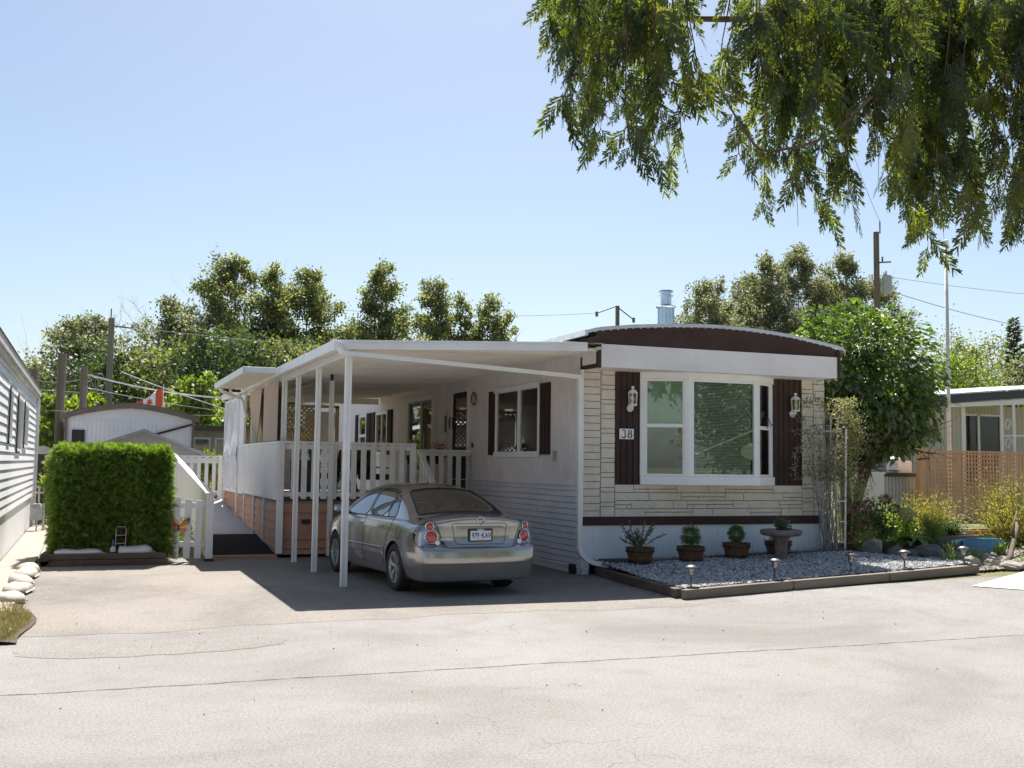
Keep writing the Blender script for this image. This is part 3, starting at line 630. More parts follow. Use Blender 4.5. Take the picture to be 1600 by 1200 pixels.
# ------------------------------------------------------------------ entry canopy over the ramp
ec = thing('entry_canopy', 'small flat white canopy over the top of the ramp', 'canopy', (2.9, 22, 3.4))
b = MB(); b.box(2.60, 3.16, 20.10, 24.8, 3.37, 3.39); 
for k in range(24): b.box(2.62, 3.16, 20.2+k*.19, 20.22+k*.19, 3.355, 3.37)
b.build('pan', PAN, ec)
b = MB(); b.box(2.58, 3.16, 20.06, 20.10, 3.37, 3.475); b.box(2.56, 2.60, 20.06, 24.8, 3.36, 3.475); b.box(2.60, 3.16, 20.1, 24.8, 3.45, 3.47); b.build('fascia', METALW, ec, bevel=.006)
b = MB(); b.tube([(2.62, 24.4, 3.36), (2.7, 24.4, 3.28), (2.95, 24.6, 3.2), (3.15, 24.9, 3.18), (3.2, 24.9, 3.1), (3.24, 24.9, 2.9), (3.3, 24.9, 2.75)], .04, 8); b.tube([(2.9, 24.7, 3.36), (2.92, 24.7, 3.2), (2.95, 24.7, 3.12)], .035, 8); b.build('downspout', METALW, ec, smooth=True)
b = MB(); b.box(2.62, 3.14, 24.8, 24.84, 3.30, 3.36); b.build('rear_trim', BROWN, ec)

# ------------------------------------------------------------------ deck
dk = thing('deck', 'raised deck with red brown skirting and white picket railing', 'deck', (5.3, 24, 0))
DY = 20.32; DX = 3.33
b = MB(); b.box(DX, XW-.05, DY, 28.9, .98, 1.03); b.build('floor', PM('deck_floor', (.25, .2, .16), .8, .2, 4), dk)
b = MB(); lapsiding(b, DY, DX, XW-.05, .05, .98, .165, d=.03, axis='y'); lapsiding(b, DX, DY, 29, .0, .98, .165, d=.03); b.build('skirt', REDW, dk)
b = MB(); b.box(3.74, 3.90, DY-.045, DY-.02, .62, .70); b.build('vent', BLACK, dk)
def pickets(mb, axis, plane, u0, u1, z0, z1, w, pitch, t=.02):
    u = u0
    while u+w <= u1+.001:
        (mb.box(u, u+w, plane-t, plane, z0, z1) if axis == 'y' else mb.box(plane-t, plane, u, u+w, z0, z1)); u += pitch
b = MB(); pickets(b, 'y', DY-.04, 3.52, 5.75, 1.075, 2.10, .105, .187)
b.box(3.37, 5.9, DY-.04, DY, 2.0, 2.09); b.box(3.37, 5.9, DY-.04, DY, 1.12, 1.20); b.box(3.30, 5.92, DY-.075, DY+.03, 2.10, 2.145)
b.build('front_railing', WHITE, dk, bevel=.003)
b = MB(); pickets(b, 'x', DX-.03, 20.42, 26.1, 1.05, 2.10, .078, .104); b.box(DX-.03, DX+.01, 20.4, 26.2, 1.98, 2.08); b.box(DX-.03, DX+.01, 20.4, 28.9, 1.1, 1.18); b.box(DX-.06, DX+.05, 20.3, 26.2, 2.10, 2.145)
b.build('side_railing', WHITE, dk, bevel=.003)
b = MB(); pickets(b, 'y', 21.2, 6.1, 7.3, 1.08, 2.0, .105, .187); b.box(6.0, 7.36, 21.2, 21.24, 1.92, 2.0); b.box(6.0, 7.36, 21.2, 21.24, 1.12, 1.2); b.box(5.98, 7.37, 21.14, 21.26, 2.0, 2.045)
b.build('stair_side_railing', WHITE, dk, bevel=.003)
for (x, y, z0, z1, w) in ((3.335, DY-.03, .08, 2.10, .11), (4.26, DY-.055, .02, 2.09, .09), (5.85, DY-.04, .0, 2.10, .1), (3.31, 22.0, .15, 1.1, .06), (3.31, 23.4, .25, 1.1, .06), (3.31, 24.9, .35, 1.1, .06), (3.31, 26.2, .45, 3.3, .08), (3.31, 28.9, .6, 3.3, .08)):
    b = MB(); b.box(x-w/2, x+w/2, y-w/2, y+w/2, z0, z1); b.build('post', WHITE, dk, bevel=.004)
post(3.40, 20.5, 2.145, 3.27, .09, dk); post(3.36, 22.3, 2.145, 3.27, .07, dk); post(3.36, 24.3, 2.145, 3.27, .06, dk); post(4.26, DY+.03, 2.145, 3.32, .08, dk)
# screen enclosure beyond the railing
VIN = GLASS('clear_vinyl', (.80, .80, .80), .16, .12)
e = MB(); e.box(DX-.04, DX+.02, 26.2, 28.9, 2.08, 2.2); e.box(DX-.04, DX+.02, 26.2, 28.9, 1.02, 1.12); e.box(DX-.04, DX+.02, 26.2, 28.9, 3.2, 3.3); e.box(DX-.03, DX+.02, 27.4, 27.48, 1.1, 3.25); e.box(DX-.03, DX+.02, 25.35, 26.2, 1.02, 3.3)
e = e.build('screen_frame', WHITE, dk)
s = MB(); zz = np.linspace(1.1, 3.22, 14); yy = np.linspace(26.2, 28.9, 24); U, W = np.meshgrid(yy, zz, indexing='ij')
s.grid(DX-.055+.02*np.sin(U*5+W*3)+.012*np.sin(W*11+U*2), U, W); s.build('vinyl_sheet', PM('milky_vinyl', (.72, .74, .76), .25, .12, 3, st=(1, 1, .3)), e, smooth=True)
# lattice panels and curtains
LATY = PM('cream_lattice', (.62, .55, .36), .7, .1, 5)
def lattice_diag(mb, axis, plane, u0, u1, z0, z1, pitch=.125, w=.045, t=.012):
    H = z1-z0
    for s_, o in ((1, 0), (-1, t)):
        k = u0-H if s_ > 0 else u0
        while k < (u1 if s_ > 0 else u1+H):
            a0, a1 = k, k+s_*H; za, zb_ = z0, z1
            lo, hi = (a0, a1) if s_ > 0 else (a1, a0)
            # clip
            def zat(u): return z0+(u-a0)/s_
            ua, ub = max(lo, u0), min(hi, u1)
            if ub-ua > .02:
                pa = (ua, zat(ua)); pb = (ub, zat(ub))
                q = (plane-o-t/2, pa[0], pa[1]) if axis == 'x' else (pa[0], plane-o-t/2, pa[1]); r2 = (plane-o-t/2, pb[0], pb[1]) if axis == 'x' else (pb[0], plane-o-t/2, pb[1])
                mb.bar(q, r2, t, w, up=(0, 0, 1)) 
            k += pitch
b = MB(); lattice_diag(b, 'x', 3.46, 20.6, 25.3, 2.1, 3.2); b.build('side_lattice', LATY, dk)
b = MB(); lattice_diag(b, 'y', 28.6, 3.5, 5.7, 2.0, 3.22); lattice_diag(b, 'y', 28.7, 5.3, 6.1, 2.0, 3.1, .07, .03); b.box(3.4, 6.2, 28.6, 28.66, 3.2, 3.27); b.box(6.1, 6.2, 28.6, 28.66, 1.0, 3.25); b.build('end_lattice', LATY, dk)
PINKC = PM('pink_beige_curtain', (.52, .40, .33), .9, .06, 3, st=(1, 1, .3))
b = MB(); b1 = np.linspace(0, 1, 30); zz = np.linspace(0, 1, 12); U, W = np.meshgrid(b1, zz, indexing='ij')
b.grid(3.30+.015*np.sin(U*60)+0*W, 20.62+(1.75-.0*W)*U, 2.16+W*1.12); b.build('curtain', PINKC, dk, smooth=True)
b = MB(); b.grid(3.30+.015*np.sin(U*55), 22.75+(.55+1.1*np.clip(W*1.4-.1, 0, 1)**.7)*U*1.0+ (1-W)*.95*0+(1-W)**1.5*.9*(1-U)*.6, 2.16+W*1.12); b.build('curtain', PINKC, dk, smooth=True)
# steps down from the deck behind the car
sp = thing('deck_stairs', 'white rail steps leading down from the deck behind the car', 'stairs', (6.4, 19.6, 0))
b = MB()
for k in range(5): b.box(5.95, 7.2, 20.28-.28*(k+1), 20.28-.28*k, .82-.17*k-.04, .82-.17*k)
b.build('tread', REDW, sp)
b = MB(); b.bar((5.98, 20.25, 2.0), (5.98, 18.9, 1.12), .09, .05); b.build('handrail', WHITE, sp)
b = MB(); b.bar((5.98, 20.2, 1.1), (5.98, 18.9, .35), .04, .09)
for k in range(6): y = 20.1-k*.2; b.box(5.95, 5.97, y-.04, y+.04, 1.0-(20.2-y)*.6, 1.95-(20.2-y)*.65)
b.build('stringer', WHITE, sp)
b = MB(); b.box(5.93, 6.03, 18.85, 18.95, 0, 1.15); b.build('newel_post', WHITE, sp)

# ------------------------------------------------------------------ ramp
rp = thing('wheelchair_ramp', 'grey access ramp with white board side rail and black mat', 'ramp', (2.7, 24, 0))
def rz(y): return .05+(y-20.5)*.082
b = MB(); b.hexa([(2.08, 20.3, -.02), (DX-.01, 20.3, -.02), (DX-.01, 29.4, -.02), (2.08, 29.4, -.02), (2.08, 20.3, .035), (DX-.01, 20.3, .035), (DX-.01, 29.4, rz(29.4)), (2.08, 29.4, rz(29.4))])
b.build('ramp_deck', PM('grey_ramp_paint', (.34, .34, .37), .6, .1, 2, dirt=.3, dirtc=(.35, .35, .35)), rp)
b = MB(); b.hexa([(2.2, 20.45, .052), (DX-.03, 20.45, .052), (DX-.03, 23.0, rz(23.0)+.002), (2.2, 23.0, rz(23.)+.002), (2.2, 20.45, .062), (DX-.03, 20.45, .062), (DX-.03, 23.0, rz(23.0)+.016), (2.2, 23.0, rz(23.)+.016)]); b.build('rubber_mat', PM('black_mat', (.018, .017, .019), .95, .3, 12, spec=.15), rp)
b = MB(); b.box(2.0, 3.3, 20.25, 20.46, -.01, .055); b.build('kick_board', REDW, rp)
b = MB(); y = 20.2
while y < 29.3: b.hexa([(2.04, y, rz(y)-.02), (2.06, y, rz(y)-.02), (2.06, y+.084, rz(y)-.02), (2.04, y+.084, rz(y)-.02), (2.04, y, rz(y)+1.13), (2.06, y, rz(y)+1.13), (2.06, y+.084, rz(y)+1.137), (2.04, y+.084, rz(y)+1.137)]); y += .094
b.build('board_rail', WHITE, rp)
b = MB(); b.bar((2.05, 19.95, rz(19.95)+1.16), (2.05, 29.4, rz(29.4)+1.16), .12, .035); b.build('rail_cap', WHITE, rp, bevel=.004)
b = MB(); b.box(1.99, 2.11, 19.83, 19.95, 0.03, 1.17); b.box(1.96, 2.14, 19.80, 19.98, 1.17, 1.2); b.build('end_post', WHITE, rp, bevel=.005)
b = MB(); b.box(1.97, 2.13, 19.81, 19.97, 0, .05); b.build('post_shoe', BLACK, rp)
b = MB(); pickets(b, 'y', 29.4, 2.1, 3.25, rz(29.4)+.1, 1.86, .09, .19); b.box(2.05, 3.3, 29.4, 29.44, 1.70, 1.84); b.box(2.0, 3.3, 29.36, 29.46, 1.86, 1.9); b.box(2.05, 3.3, 29.4, 29.44, rz(29.4)+.1, rz(29.4)+.2); b.box(3.2, 3.3, 29.3, 29.4, .6, 1.88); b.build('end_railing', WHITE, rp)
# gate with butterfly
gt = thing('picket_gate', 'low white picket gate between the hedge and the ramp post', 'gate', (1.7, 19.86, 0))
rs2 = random.Random(2)
b = MB()
for k in range(4):
    x = 1.24+k*.185; zt_ = 1.14-.02*k+rs2.uniform(-.01, .01)
    b.hexa([(x, 19.82, .06), (x+.112, 19.82, .06), (x+.112, 19.84, .06), (x, 19.84, .06), (x+.01, 19.82, zt_), (x+.125, 19.82, zt_-.01), (x+.125, 19.84, zt_-.01), (x+.01, 19.84, zt_)])
b.build('picket', WHITE, gt, bevel=.003)
for z_ in (.93, .26): b = MB(); b.box(1.22, 1.96, 19.845, 19.88, z_, z_+.095); b.build('rail', WHITE, gt)
bf = thing('butterfly_ornament', 'orange and green metal butterfly hung on the picket gate', 'ornament', (1.52, 19.80, .62))
for s_ in (-1, 1):
    up = [(0, -.01), (.03, .05), (.09, .115), (.16, .15), (.185, .13), (.17, .07), (.13, .02), (.06, -.01)]
    lo = [(0, -.02), (.06, -.02), (.12, -.02), (.13, -.07), (.1, -.11), (.105, -.19), (.08, -.16), (.06, -.12), (.02, -.09)]
    for nm, pg, mt in (('upper_wing', up, PM('wing_orange', (.55, .16, .04), .4, .5, 14)), ('lower_wing', lo, PM('wing_rust', (.5, .25, .15), .4, .4, 14))):
        w = MB(); P = [(s_*x, z) for x, z in pg]; v = [(x, -.012-abs(x)*.25, z) for x, z in P]+[(x, -.008-abs(x)*.25, z) for x, z in P]; n = len(P)
        w.add(v, [tuple(range(n)), tuple(range(n, 2*n))[::-1]]+[(i, (i+1) % n, n+(i+1) % n, n+i) for i in range(n)]); w = w.build(nm, mt, bf, local=True)
    e = MB(); P = [(s_*x, z) for x, z in [(.095, .118), (.16, .155), (.19, .135), (.175, .065), (.14, .02), (.15, .08)]]; v = [(x, -.016-abs(x)*.25, z) for x, z in P]; e.add(v, [tuple(range(6))]); e.build('wing_tip', PM('wing_green', (.10, .13, .06), .4, .4, 14), bf, local=True)
e = MB(); e.tube([(0, -.02, -.1), (0, -.03, -.02), (0, -.03, .03)], [.005, .014, .01], 8); e.tube([(0, -.03, .03), (.03, -.03, .11), (.045, -.03, .11)], .003, 4); e.tube([(0, -.03, .03), (-.03, -.03, .11), (-.045, -.03, .11)], .003, 4); e.build('body', BLACK, bf, local=True)

al = thing('mirrored_streak', 'added mirror image of a white arm and pale round shade behind the big bay pane', 'reflection', (10.3, 15.58, 1.6))  # added shapes standing in for a streak and patch mirrored in the glass
m = MB(); m.tube([(9.33, 15.575, 1.98), (10.46, 15.575, 2.40)], .019, 8); m.lathe([(0, 0), (.045, .01), (0, .06)], (9.31, 15.575, 1.955), 10); m.build('rod', VINYL, al)  # slanted white tube shaped as the mirrored streak
m = MB(); a_ = np.linspace(math.pi/2, 3*math.pi/2, 16); pz = [(10.47+.30*math.cos(t), 2.03+.15*math.sin(t)) for t in a_]; m.prism(pz, 'y', 15.57, 15.585); m.build('shade', PM('mirrored_patch', (.72, .66, .58), .9, .08, 12, st=(1, 1, 9)), al)  # pale half disc shaped as the mirrored round patch
# ------------------------------------------------------------------ the car
def pchip(x, xs, ys):
    xs = np.asarray(xs, float); ys = np.asarray(ys, float); h = np.diff(xs); d = np.diff(ys)/h; m = np.zeros(len(xs))
    m[1:-1] = np.where(d[:-1]*d[1:] > 0, 2*d[:-1]*d[1:]/(d[:-1]+d[1:]+1e-12), 0); m[0] = d[0]; m[-1] = d[-1]
    x = np.clip(x, xs[0], xs[-1]); i = np.clip(np.searchsorted(xs, x)-1, 0, len(xs)-2); t = (x-xs[i])/h[i]
    return ys[i]*(1+2*t)*(1-t)**2+ys[i+1]*t*t*(3-2*t)+h[i]*(m[i]*t*(1-t)**2-m[i+1]*t*t*(1-t))
def smax(a, b, k): return (a+b+np.sqrt((a-b)**2+k*k))/2
PLY = [0, .12, .3, .7, 1.2, 2.4, 3.6, 4.1, 4.5, 4.75, 4.9]; PLX = [.80, .845, .872, .888, .893, .893, .888, .865, .80, .70, .60]
def plan(y): return pchip(y, PLY, PLX)
def sidew(z): return pchip(z, [.15, .2, .3, .42, .60, .72, .80, .90, .95, .99, 1.08, 1.2, 1.32, 1.42, 1.6], [.90, .925, .955, .985, 1.0, .998, .99, .965, .945, .905, .855, .785, .705, .63, .50])
def Wf(y, z): return plan(y)*sidew(z)+.006*np.exp(-((z-.47)/.03)**2)*((y > 1.5)&(y < 3.4))
def Tf(x, y):
    z = pchip(y, [0, .05, .09, .14, .35, .60, .78, 1.05, 1.4, 1.75, 2.15, 2.5, 2.85, 3.15, 3.45, 3.72, 3.95, 4.3, 4.6, 4.8, 4.9], [.94, 1.02, 1.055, 1.06, 1.075, 1.085, 1.125, 1.24, 1.36, 1.435, 1.468, 1.475, 1.45, 1.375, 1.25, 1.105, 1.03, .965, .875, .76, .66])
    return z-.055*(np.abs(x)/.6)**2.2
def Rf(x, z):
    y = pchip(z, [.15, .2, .27, .36, .425, .45, .50, .56, .625, .645, .66, .70, .80, .92, 1.0, 1.04, 1.08, 1.2], [.13, .10, .07, .036, .014, .004, .0, .004, .015, .035, .07, .088, .105, .105, .085, .070, .09, .2])
    return y+.095*(np.abs(x)/.85)**2.4
def Ff(x, z):
    return pchip(z, [.15, .25, .45, .62, .75, .9, 1.1], [4.74, 4.83, 4.86, 4.84, 4.78, 4.62, 4.3])-.33*(np.abs(x)/.88)**2.2
def carf(P):
    x, y, z = P[..., 0], P[..., 1], P[..., 2]
    s = np.abs(x)-Wf(y, z); t = z-Tf(x, y); r = Rf(x, z)-y; f = y-Ff(x, z); bt = .19-z
    k = .045
    v = smax(s, t, .07); v = smax(v, smax(r, f, k), k*1.2); return smax(v, bt, .03)
def march(O, D, hi=3.0, it=34):
    lo = np.zeros(len(O)); hi = np.full(len(O), hi)
    for _ in range(it):
        m = (lo+hi)/2; ins = carf(O+D*m[:, None]) < 0; lo = np.where(ins, m, lo); hi = np.where(ins, hi, m)
    return O+D*lo[:, None]
def on_side(y, z, s):
    y = np.asarray(y, float).ravel(); z = np.asarray(z, float).ravel(); O = np.stack([0*y, y, z], 1); D = np.zeros_like(O); D[:, 0] = s; return march(O, D, 1.2)
def on_rear(x, z):
    x = np.asarray(x, float).ravel(); z = np.asarray(z, float).ravel(); O = np.stack([x, 0*x+.9, z], 1); D = np.zeros_like(O); D[:, 1] = -1; return march(O, D, 1.2)
def on_top(x, y):
    x = np.asarray(x, float).ravel(); y = np.asarray(y, float).ravel(); O = np.stack([x, y, 0*x+.6], 1); D = np.zeros_like(O); D[:, 2] = 1; return march(O, D, 1.5)
def chaikin(P, n=2, closed=True):
    P = np.array(P, float)
    for _ in range(n):
        Q = np.roll(P, -1, 0) if closed else P[1:]; A = P if closed else P[:-1]
        P = np.stack([A*.8+Q*.2, A*.2+Q*.8], 1).reshape(-1, 2)
    return P
def inpoly(p, poly):
    x, y = p[:, 0], p[:, 1]; c = np.zeros(len(p), bool); n = len(poly)
    for i in range(n):
        (x1, y1), (x2, y2) = poly[i], poly[(i+1) % n]
        if y1 == y2: continue
        c ^= ((y1 > y) != (y2 > y)) & (x < (x2-x1)*(y-y1)/(y2-y1)+x1)
    return c
def nearpoly(p, poly):
    best = np.full(len(p), 9e9); bp = p.copy(); n = len(poly)
    for i in range(n):
        a = np.array(poly[i]); b_ = np.array(poly[(i+1) % n]); d = b_-a; t = np.clip(((p-a)@d)/(d@d+1e-12), 0, 1); q = a+t[:, None]*d; e = np.linalg.norm(p-q, axis=1)
        m = e < best; best = np.where(m, e, best); bp[m] = q[m]
    return best, bp
RA, FA = 1.07, 3.87       # axles
def PAINT(name):
    m, nt, out = newmat(name); p = nd(nt, 'ShaderNodeBsdfPrincipled'); v = texco(nt)
    fl = noise(nt, v, 900, 1); c = ramp(nt, fl, [(.35, (.34, .335, .325)), (.65, (.43, .424, .41))])
    nt.links.new(c, p.inputs['Base Color']); p.inputs['Metallic'].default_value = .75; p.inputs['Roughness'].default_value = .34
    p.inputs['Coat Weight'].default_value = 1.0; p.inputs['Coat Roughness'].default_value = .04
    d = noise(nt, v, 3, 6, .6); nt.links.new(ramp(nt, d, [(.4, (.20, .20, .20)), (.8, (.30, .30, .30))]), p.inputs['Roughness'])
    nt.links.new(p.outputs[0], out.inputs[0]); return m
CARP = PAINT('car_paint'); CHROME = PM('chrome', (.75, .75, .76), .12, .03, 3, metal=1)
CGLASS = GLASS('car_glass', (.14, .19, .19), .15, .0)
REDL = GLASS('red_lens', (.65, .05, .05), .10, .05); CLEARL = GLASS('clear_lens', (.88, .88, .9), .12, .02)
REDP = PM('red_reflector', (.42, .03, .045), .2, .35, 40, coat=1); ALLOY = PM('alloy', (.55, .55, .56), .28, .08, 6, metal=.85)
car = thing('parked_car', 'grey beige four door sedan parked under the carport', 'car', (4.87, 14.79, 0), math.radians(4.6))
CO = np.array([0, -RA, 0])   # local origin at the rear axle
def cbuild(mb, name, mat, par, smooth=True, **k):
    mb.V = [v+CO for v in mb.V]; return mb.build(name, mat, par, smooth=smooth, local=True, **k)
# grid of rays
NT = 380; th = np.linspace(0, 2*math.pi, NT, endpoint=False); zc = .62
ph = np.linspace(math.pi/2, 0, 120)[:-1]; ysn = np.arange(.9, 4.0, .0125)
rowsO = []; rowsD = []
for p_ in ph: rowsO.append((.9,)); rowsD.append((math.cos(p_), -math.sin(p_)))
for y in ysn: rowsO.append((y,)); rowsD.append((1., 0.))
for p_ in ph[::-1]: rowsO.append((ysn[-1],)); rowsD.append((math.cos(p_), math.sin(p_)))
NR = len(rowsO); O = np.zeros((NR, NT, 3)); Dd = np.zeros((NR, NT, 3))
for i in range(NR):
    O[i, :, 1] = rowsO[i][0]; O[i, :, 2] = zc; c_, s_ = rowsD[i]
    Dd[i, :, 0] = c_*np.cos(th); Dd[i, :, 2] = c_*np.sin(th); Dd[i, :, 1] = s_
V = march(O.reshape(-1, 3), Dd.reshape(-1, 3))
sideP = {
 'front_window': chaikin([(3.50, .965), (3.30, 1.08), (3.05, 1.20), (2.80, 1.30), (2.50, 1.37), (2.44, 1.375), (2.42, .985), (3.0, .97)], 1),
 'rear_window': chaikin([(2.36, .985), (2.38, 1.378), (2.10, 1.39), (1.80, 1.375), (1.60, 1.335), (1.66, 1.0)], 1),
 'quarter_window': chaikin([(1.61, 1.0), (1.55, 1.315), (1.42, 1.25), (1.28, 1.12), (1.22, 1.0)], 1)}
backP = chaikin([(-.60, .74), (0, .66), (.60, .74), (.63, .80), (.53, 1.30), (.49, 1.50), (.42, 1.56), (-.42, 1.56), (-.49, 1.50), (-.53, 1.30), (-.63, .80)], 1)
windP = chaikin([(-.50, 2.98), (0, 2.93), (.50, 2.98), (.66, 3.66), (.60, 3.72), (0, 3.86), (-.60, 3.72), (-.66, 3.66)], 1)
def xin(z): return .515+(z-.70)*.42
def lightsd(P):   # <0 inside tail light
    x, y, z = np.abs(P[:, 0]), P[:, 1], P[:, 2]
    return np.maximum.reduce([xin(z)-x, y-(.40-.5*np.abs(z-.84)), .665-z, z-1.015])
def trunksd(P):
    x, y, z = np.abs(P[:, 0]), P[:, 1], P[:, 2]
    return np.maximum.reduce([x-np.minimum(xin(z)-.012, .70), .655-z, y-.645])
sgn = np.sign(V[:, 0]); isS = (np.abs(V[:, 0]) > .45)
# snap to the side polygons and wheel arches
for pg in sideP.values():
    m = isS & (V[:, 2] > .9) & (V[:, 2] < 1.45); idx = np.where(m)[0]; d, q = nearpoly(V[idx][:, 1:], pg); k = d < .0075; idx = idx[k]; q = q[k]
    for s_ in (-1, 1):
        mm = sgn[idx] == s_; V[idx[mm]] = on_side(q[mm][:, 0], q[mm][:, 1], s_)
RW = .352
for yc in (RA, FA):
    dy = V[:, 1]-yc; dz = V[:, 2]-.335; r = np.hypot(dy, dz); k = (np.abs(r-RW) < .008) & (np.abs(V[:, 0]) > .55) & (V[:, 2] > .21); idx = np.where(k)[0]
    a = np.arctan2(dz[idx], dy[idx])
    for s_ in (-1, 1):
        mm = sgn[idx] == s_; V[idx[mm]] = on_side(yc+RW*np.cos(a[mm]), .335+RW*np.sin(a[mm]), s_)
for pg, y0, y1 in ((backP, .6, 1.7), (windP, 2.8, 4.0)):
    idx = np.where((V[:, 2] > 1.0) & (V[:, 1] > y0) & (V[:, 1] < y1) & (np.abs(V[:, 0]) < .72))[0]; d, q = nearpoly(V[idx][:, :2], pg); k = d < .008; V[idx[k]] = on_top(q[k][:, 0], q[k][:, 1])
i, j = np.meshgrid(np.arange(NR-1), np.arange(NT), indexing='ij'); i = i.ravel(); j = j.ravel(); k2 = (j+1) % NT
F = np.stack([i*NT+j, (i+1)*NT+j, (i+1)*NT+k2, i*NT+k2], 1); C = V[F].mean(1)
cls = np.zeros(len(F), int); aS = np.abs(C[:, 0]) > .45
nrm = np.cross(V[F[:, 1]]-V[F[:, 0]], V[F[:, 3]]-V[F[:, 0]]); nrm /= np.linalg.norm(nrm, axis=1)[:, None]+1e-12
lat = np.abs(nrm[:, 0]) > .5
cls[(C[:, 2] < .6) & (C[:, 2] > .655-.5)] = 0
ts = trunksd(C); cls[(ts < 0) & (C[:, 1] < .66)] = 1
cls[lightsd(C) < 0] = 2
low = (C[:, 2] < .652) & (C[:, 1] < .62) & ~((np.hypot(C[:, 1]-RA, C[:, 2]-.335) < .40)); cls[low] = 3      # bumper
for n_, s_ in (('front_window', 4), ('rear_window', 5), ('quarter_window', 6)): cls[lat & inpoly(C[:, 1:], sideP[n_])] = s_
cls[(C[:, 2] > 1.0) & (C[:, 1] < 1.8) & (~lat | (np.abs(C[:, 0]) < .62)) & inpoly(C[:, :2], backP)] = 7
cls[(C[:, 2] > 1.0) & (C[:, 1] > 2.8) & (~lat | (np.abs(C[:, 0]) < .66)) & inpoly(C[:, :2], windP)] = 8
door = aS & (C[:, 2] > .30) & (cls == 0)
fd = door & (C[:, 1] > 2.40) & (C[:, 1] < 3.50) & (C[:, 2] < .985); rd = door & (C[:, 1] > 1.30+np.clip((C[:, 2]-.66), -9, 0)*-.55) & (C[:, 1] <= 2.40) & (C[:, 2] < .985)
cls[fd] = 9; cls[rd] = 10
for yc in (RA, FA): cls[(np.hypot(C[:, 1]-yc, C[:, 2]-.335) < RW) & (np.abs(C[:, 0]) > .5)] = 99
cls[(nrm[:, 2] < -.8) & (C[:, 2] < .24)] = 98
def sub(sel, side=0):
    m = sel if side == 0 else sel & (np.sign(C[:, 0]) == side)
    f = F[m]; u, inv = np.unique(f, return_inverse=True); b_ = MB(); b_.add(V[u], inv.reshape(f.shape)); return b_
body = cbuild(sub(cls == 0), 'body', CARP, car); cbuild(sub(cls == 98), 'underbody', BLACK, car)
trunk = cbuild(sub(cls == 1), 'trunk_lid', CARP, car); cbuild(sub(cls == 3), 'rear_bumper', CARP, car)
HOUS = PM('lamp_housing', (.50, .50, .52), .2, .1, 8, metal=.8)
for s_ in (-1, 1):
    tl = sub(cls == 2, s_); tl0 = tl.V[0].copy(); tl = cbuild(tl, 'tail_light', CLEARL, car)
    h = sub(cls == 2, s_); 
    ctr = np.array([0, 1.0, .83]); h.V = [ctr+(v-ctr)*np.array([.965, .965, .97]) for v in h.V]; cbuild(h, 'housing', HOUS, tl)
    for (lx, lz, lr) in ((.700, .930, .048), (.680, .790, .078)):
        c0 = on_rear([s_*lx], [lz])[0]; nx_ = np.array([s_*.32, -1, 0]); nx_ /= np.linalg.norm(nx_)
        m = MB(); a = np.linspace(0, 2*math.pi, 28, endpoint=False); t1 = np.array([1, s_*.32, 0])/1.05; t2 = np.array([0, 0, 1.]); base = c0+nx_*.004
        rings = []
        for rr_, hh in ((lr, 0), (lr, .006), (lr*.86, .012), (lr*.55, .017), (lr*.2, .02)): rings.append(base+nx_*hh+rr_*(np.cos(a)[:, None]*t1+np.sin(a)[:, None]*t2))
        R_ = np.array(rings); Vv = R_.reshape(-1, 3); f = [(p*28+q, p*28+(q+1) % 28, (p+1)*28+(q+1) % 28, (p+1)*28+q) for p in range(4) for q in range(28)]+[tuple(112+q for q in range(28))]
        m.add(Vv, f); cbuild(m, 'red_lamp', REDP, tl)
        m = MB(); m.tube(np.vstack([base+nx_*.006+(lr+.006)*(math.cos(t)*t1+math.sin(t)*t2) for t in np.linspace(0, 6.2832, 30)]), .006, 6, caps=False); cbuild(m, 'ring', CHROME, tl)
    c0 = on_rear([s_*.60], [.715])[0]; m = MB(); m.lathe([(0, -.012), (.03, -.008), (.036, .01)], c0+np.array([0, -.004, 0]), 14, axis='y'); cbuild(m, 'reversing_lamp', VINYL, tl)
    w = cbuild(sub(cls == 9, s_), 'front_door', CARP, car); g = cbuild(sub(cls == 4, s_), 'door_glass', CGLASS, w)
    w2 = cbuild(sub(cls == 10, s_), 'rear_door', CARP, car); cbuild(sub(cls == 5, s_), 'door_glass', CGLASS, w2); cbuild(sub(cls == 6, s_), 'quarter_glass', CGLASS, w2)
    for pr, yh in ((w, 2.50), (w2, 1.56)):
        m = MB(); pts = on_side(np.linspace(yh, yh+.17, 9), np.full(9, .865), s_); pts[:, 0] += s_*.028*np.sin(np.linspace(0, math.pi, 9))**.5; m.tube(pts, .013, 8)
        cbuild(m, 'door_handle', CARP, pr)
        m = MB(); q = on_side([yh+.085], [.865], s_)[0]; m.lathe([(0, .0), (.05, .001), (.055, .003)], (q[0]+s_*.001, q[1], q[2]), 16, axis='x'); 
    # seams, window trim, side moulding
    def strip(name, pts2, wdt, mat, par, off=.0015):
        P = np.array(pts2, float); seg = []
        for a, b_ in zip(P[:-1], P[1:]): n = max(2, int(np.linalg.norm(b_-a)/.025)); seg += [a+(b_-a)*t for t in np.linspace(0, 1, n, endpoint=False)]
        seg.append(P[-1]); S = on_side([q[0] for q in seg], [q[1] for q in seg], s_); S[:, 0] += s_*off*.2; m = MB(); m.tube(S, wdt/2, 5); return cbuild(m, name, mat, par)
    strip('door_gap', [(3.50, .94), (3.50, .55), (3.42, .32)], .009, BLACK, body); strip('door_gap', [(2.40, .985), (2.40, .32)], .009, BLACK, body)
    strip('door_gap', [(1.22, .985), (1.26, .85), (1.36, .72), (1.50, .45), (1.52, .32)], .009, BLACK, body); strip('door_gap', [(3.42, .31), (1.52, .31)], .007, BLACK, body)
    strip('side_moulding', [(3.44, .545), (1.50, .57)], .022, CARP, body); strip('belt_trim', [(3.55, .965), (2.4, .985), (1.22, .997)], .013, BLACK, body)
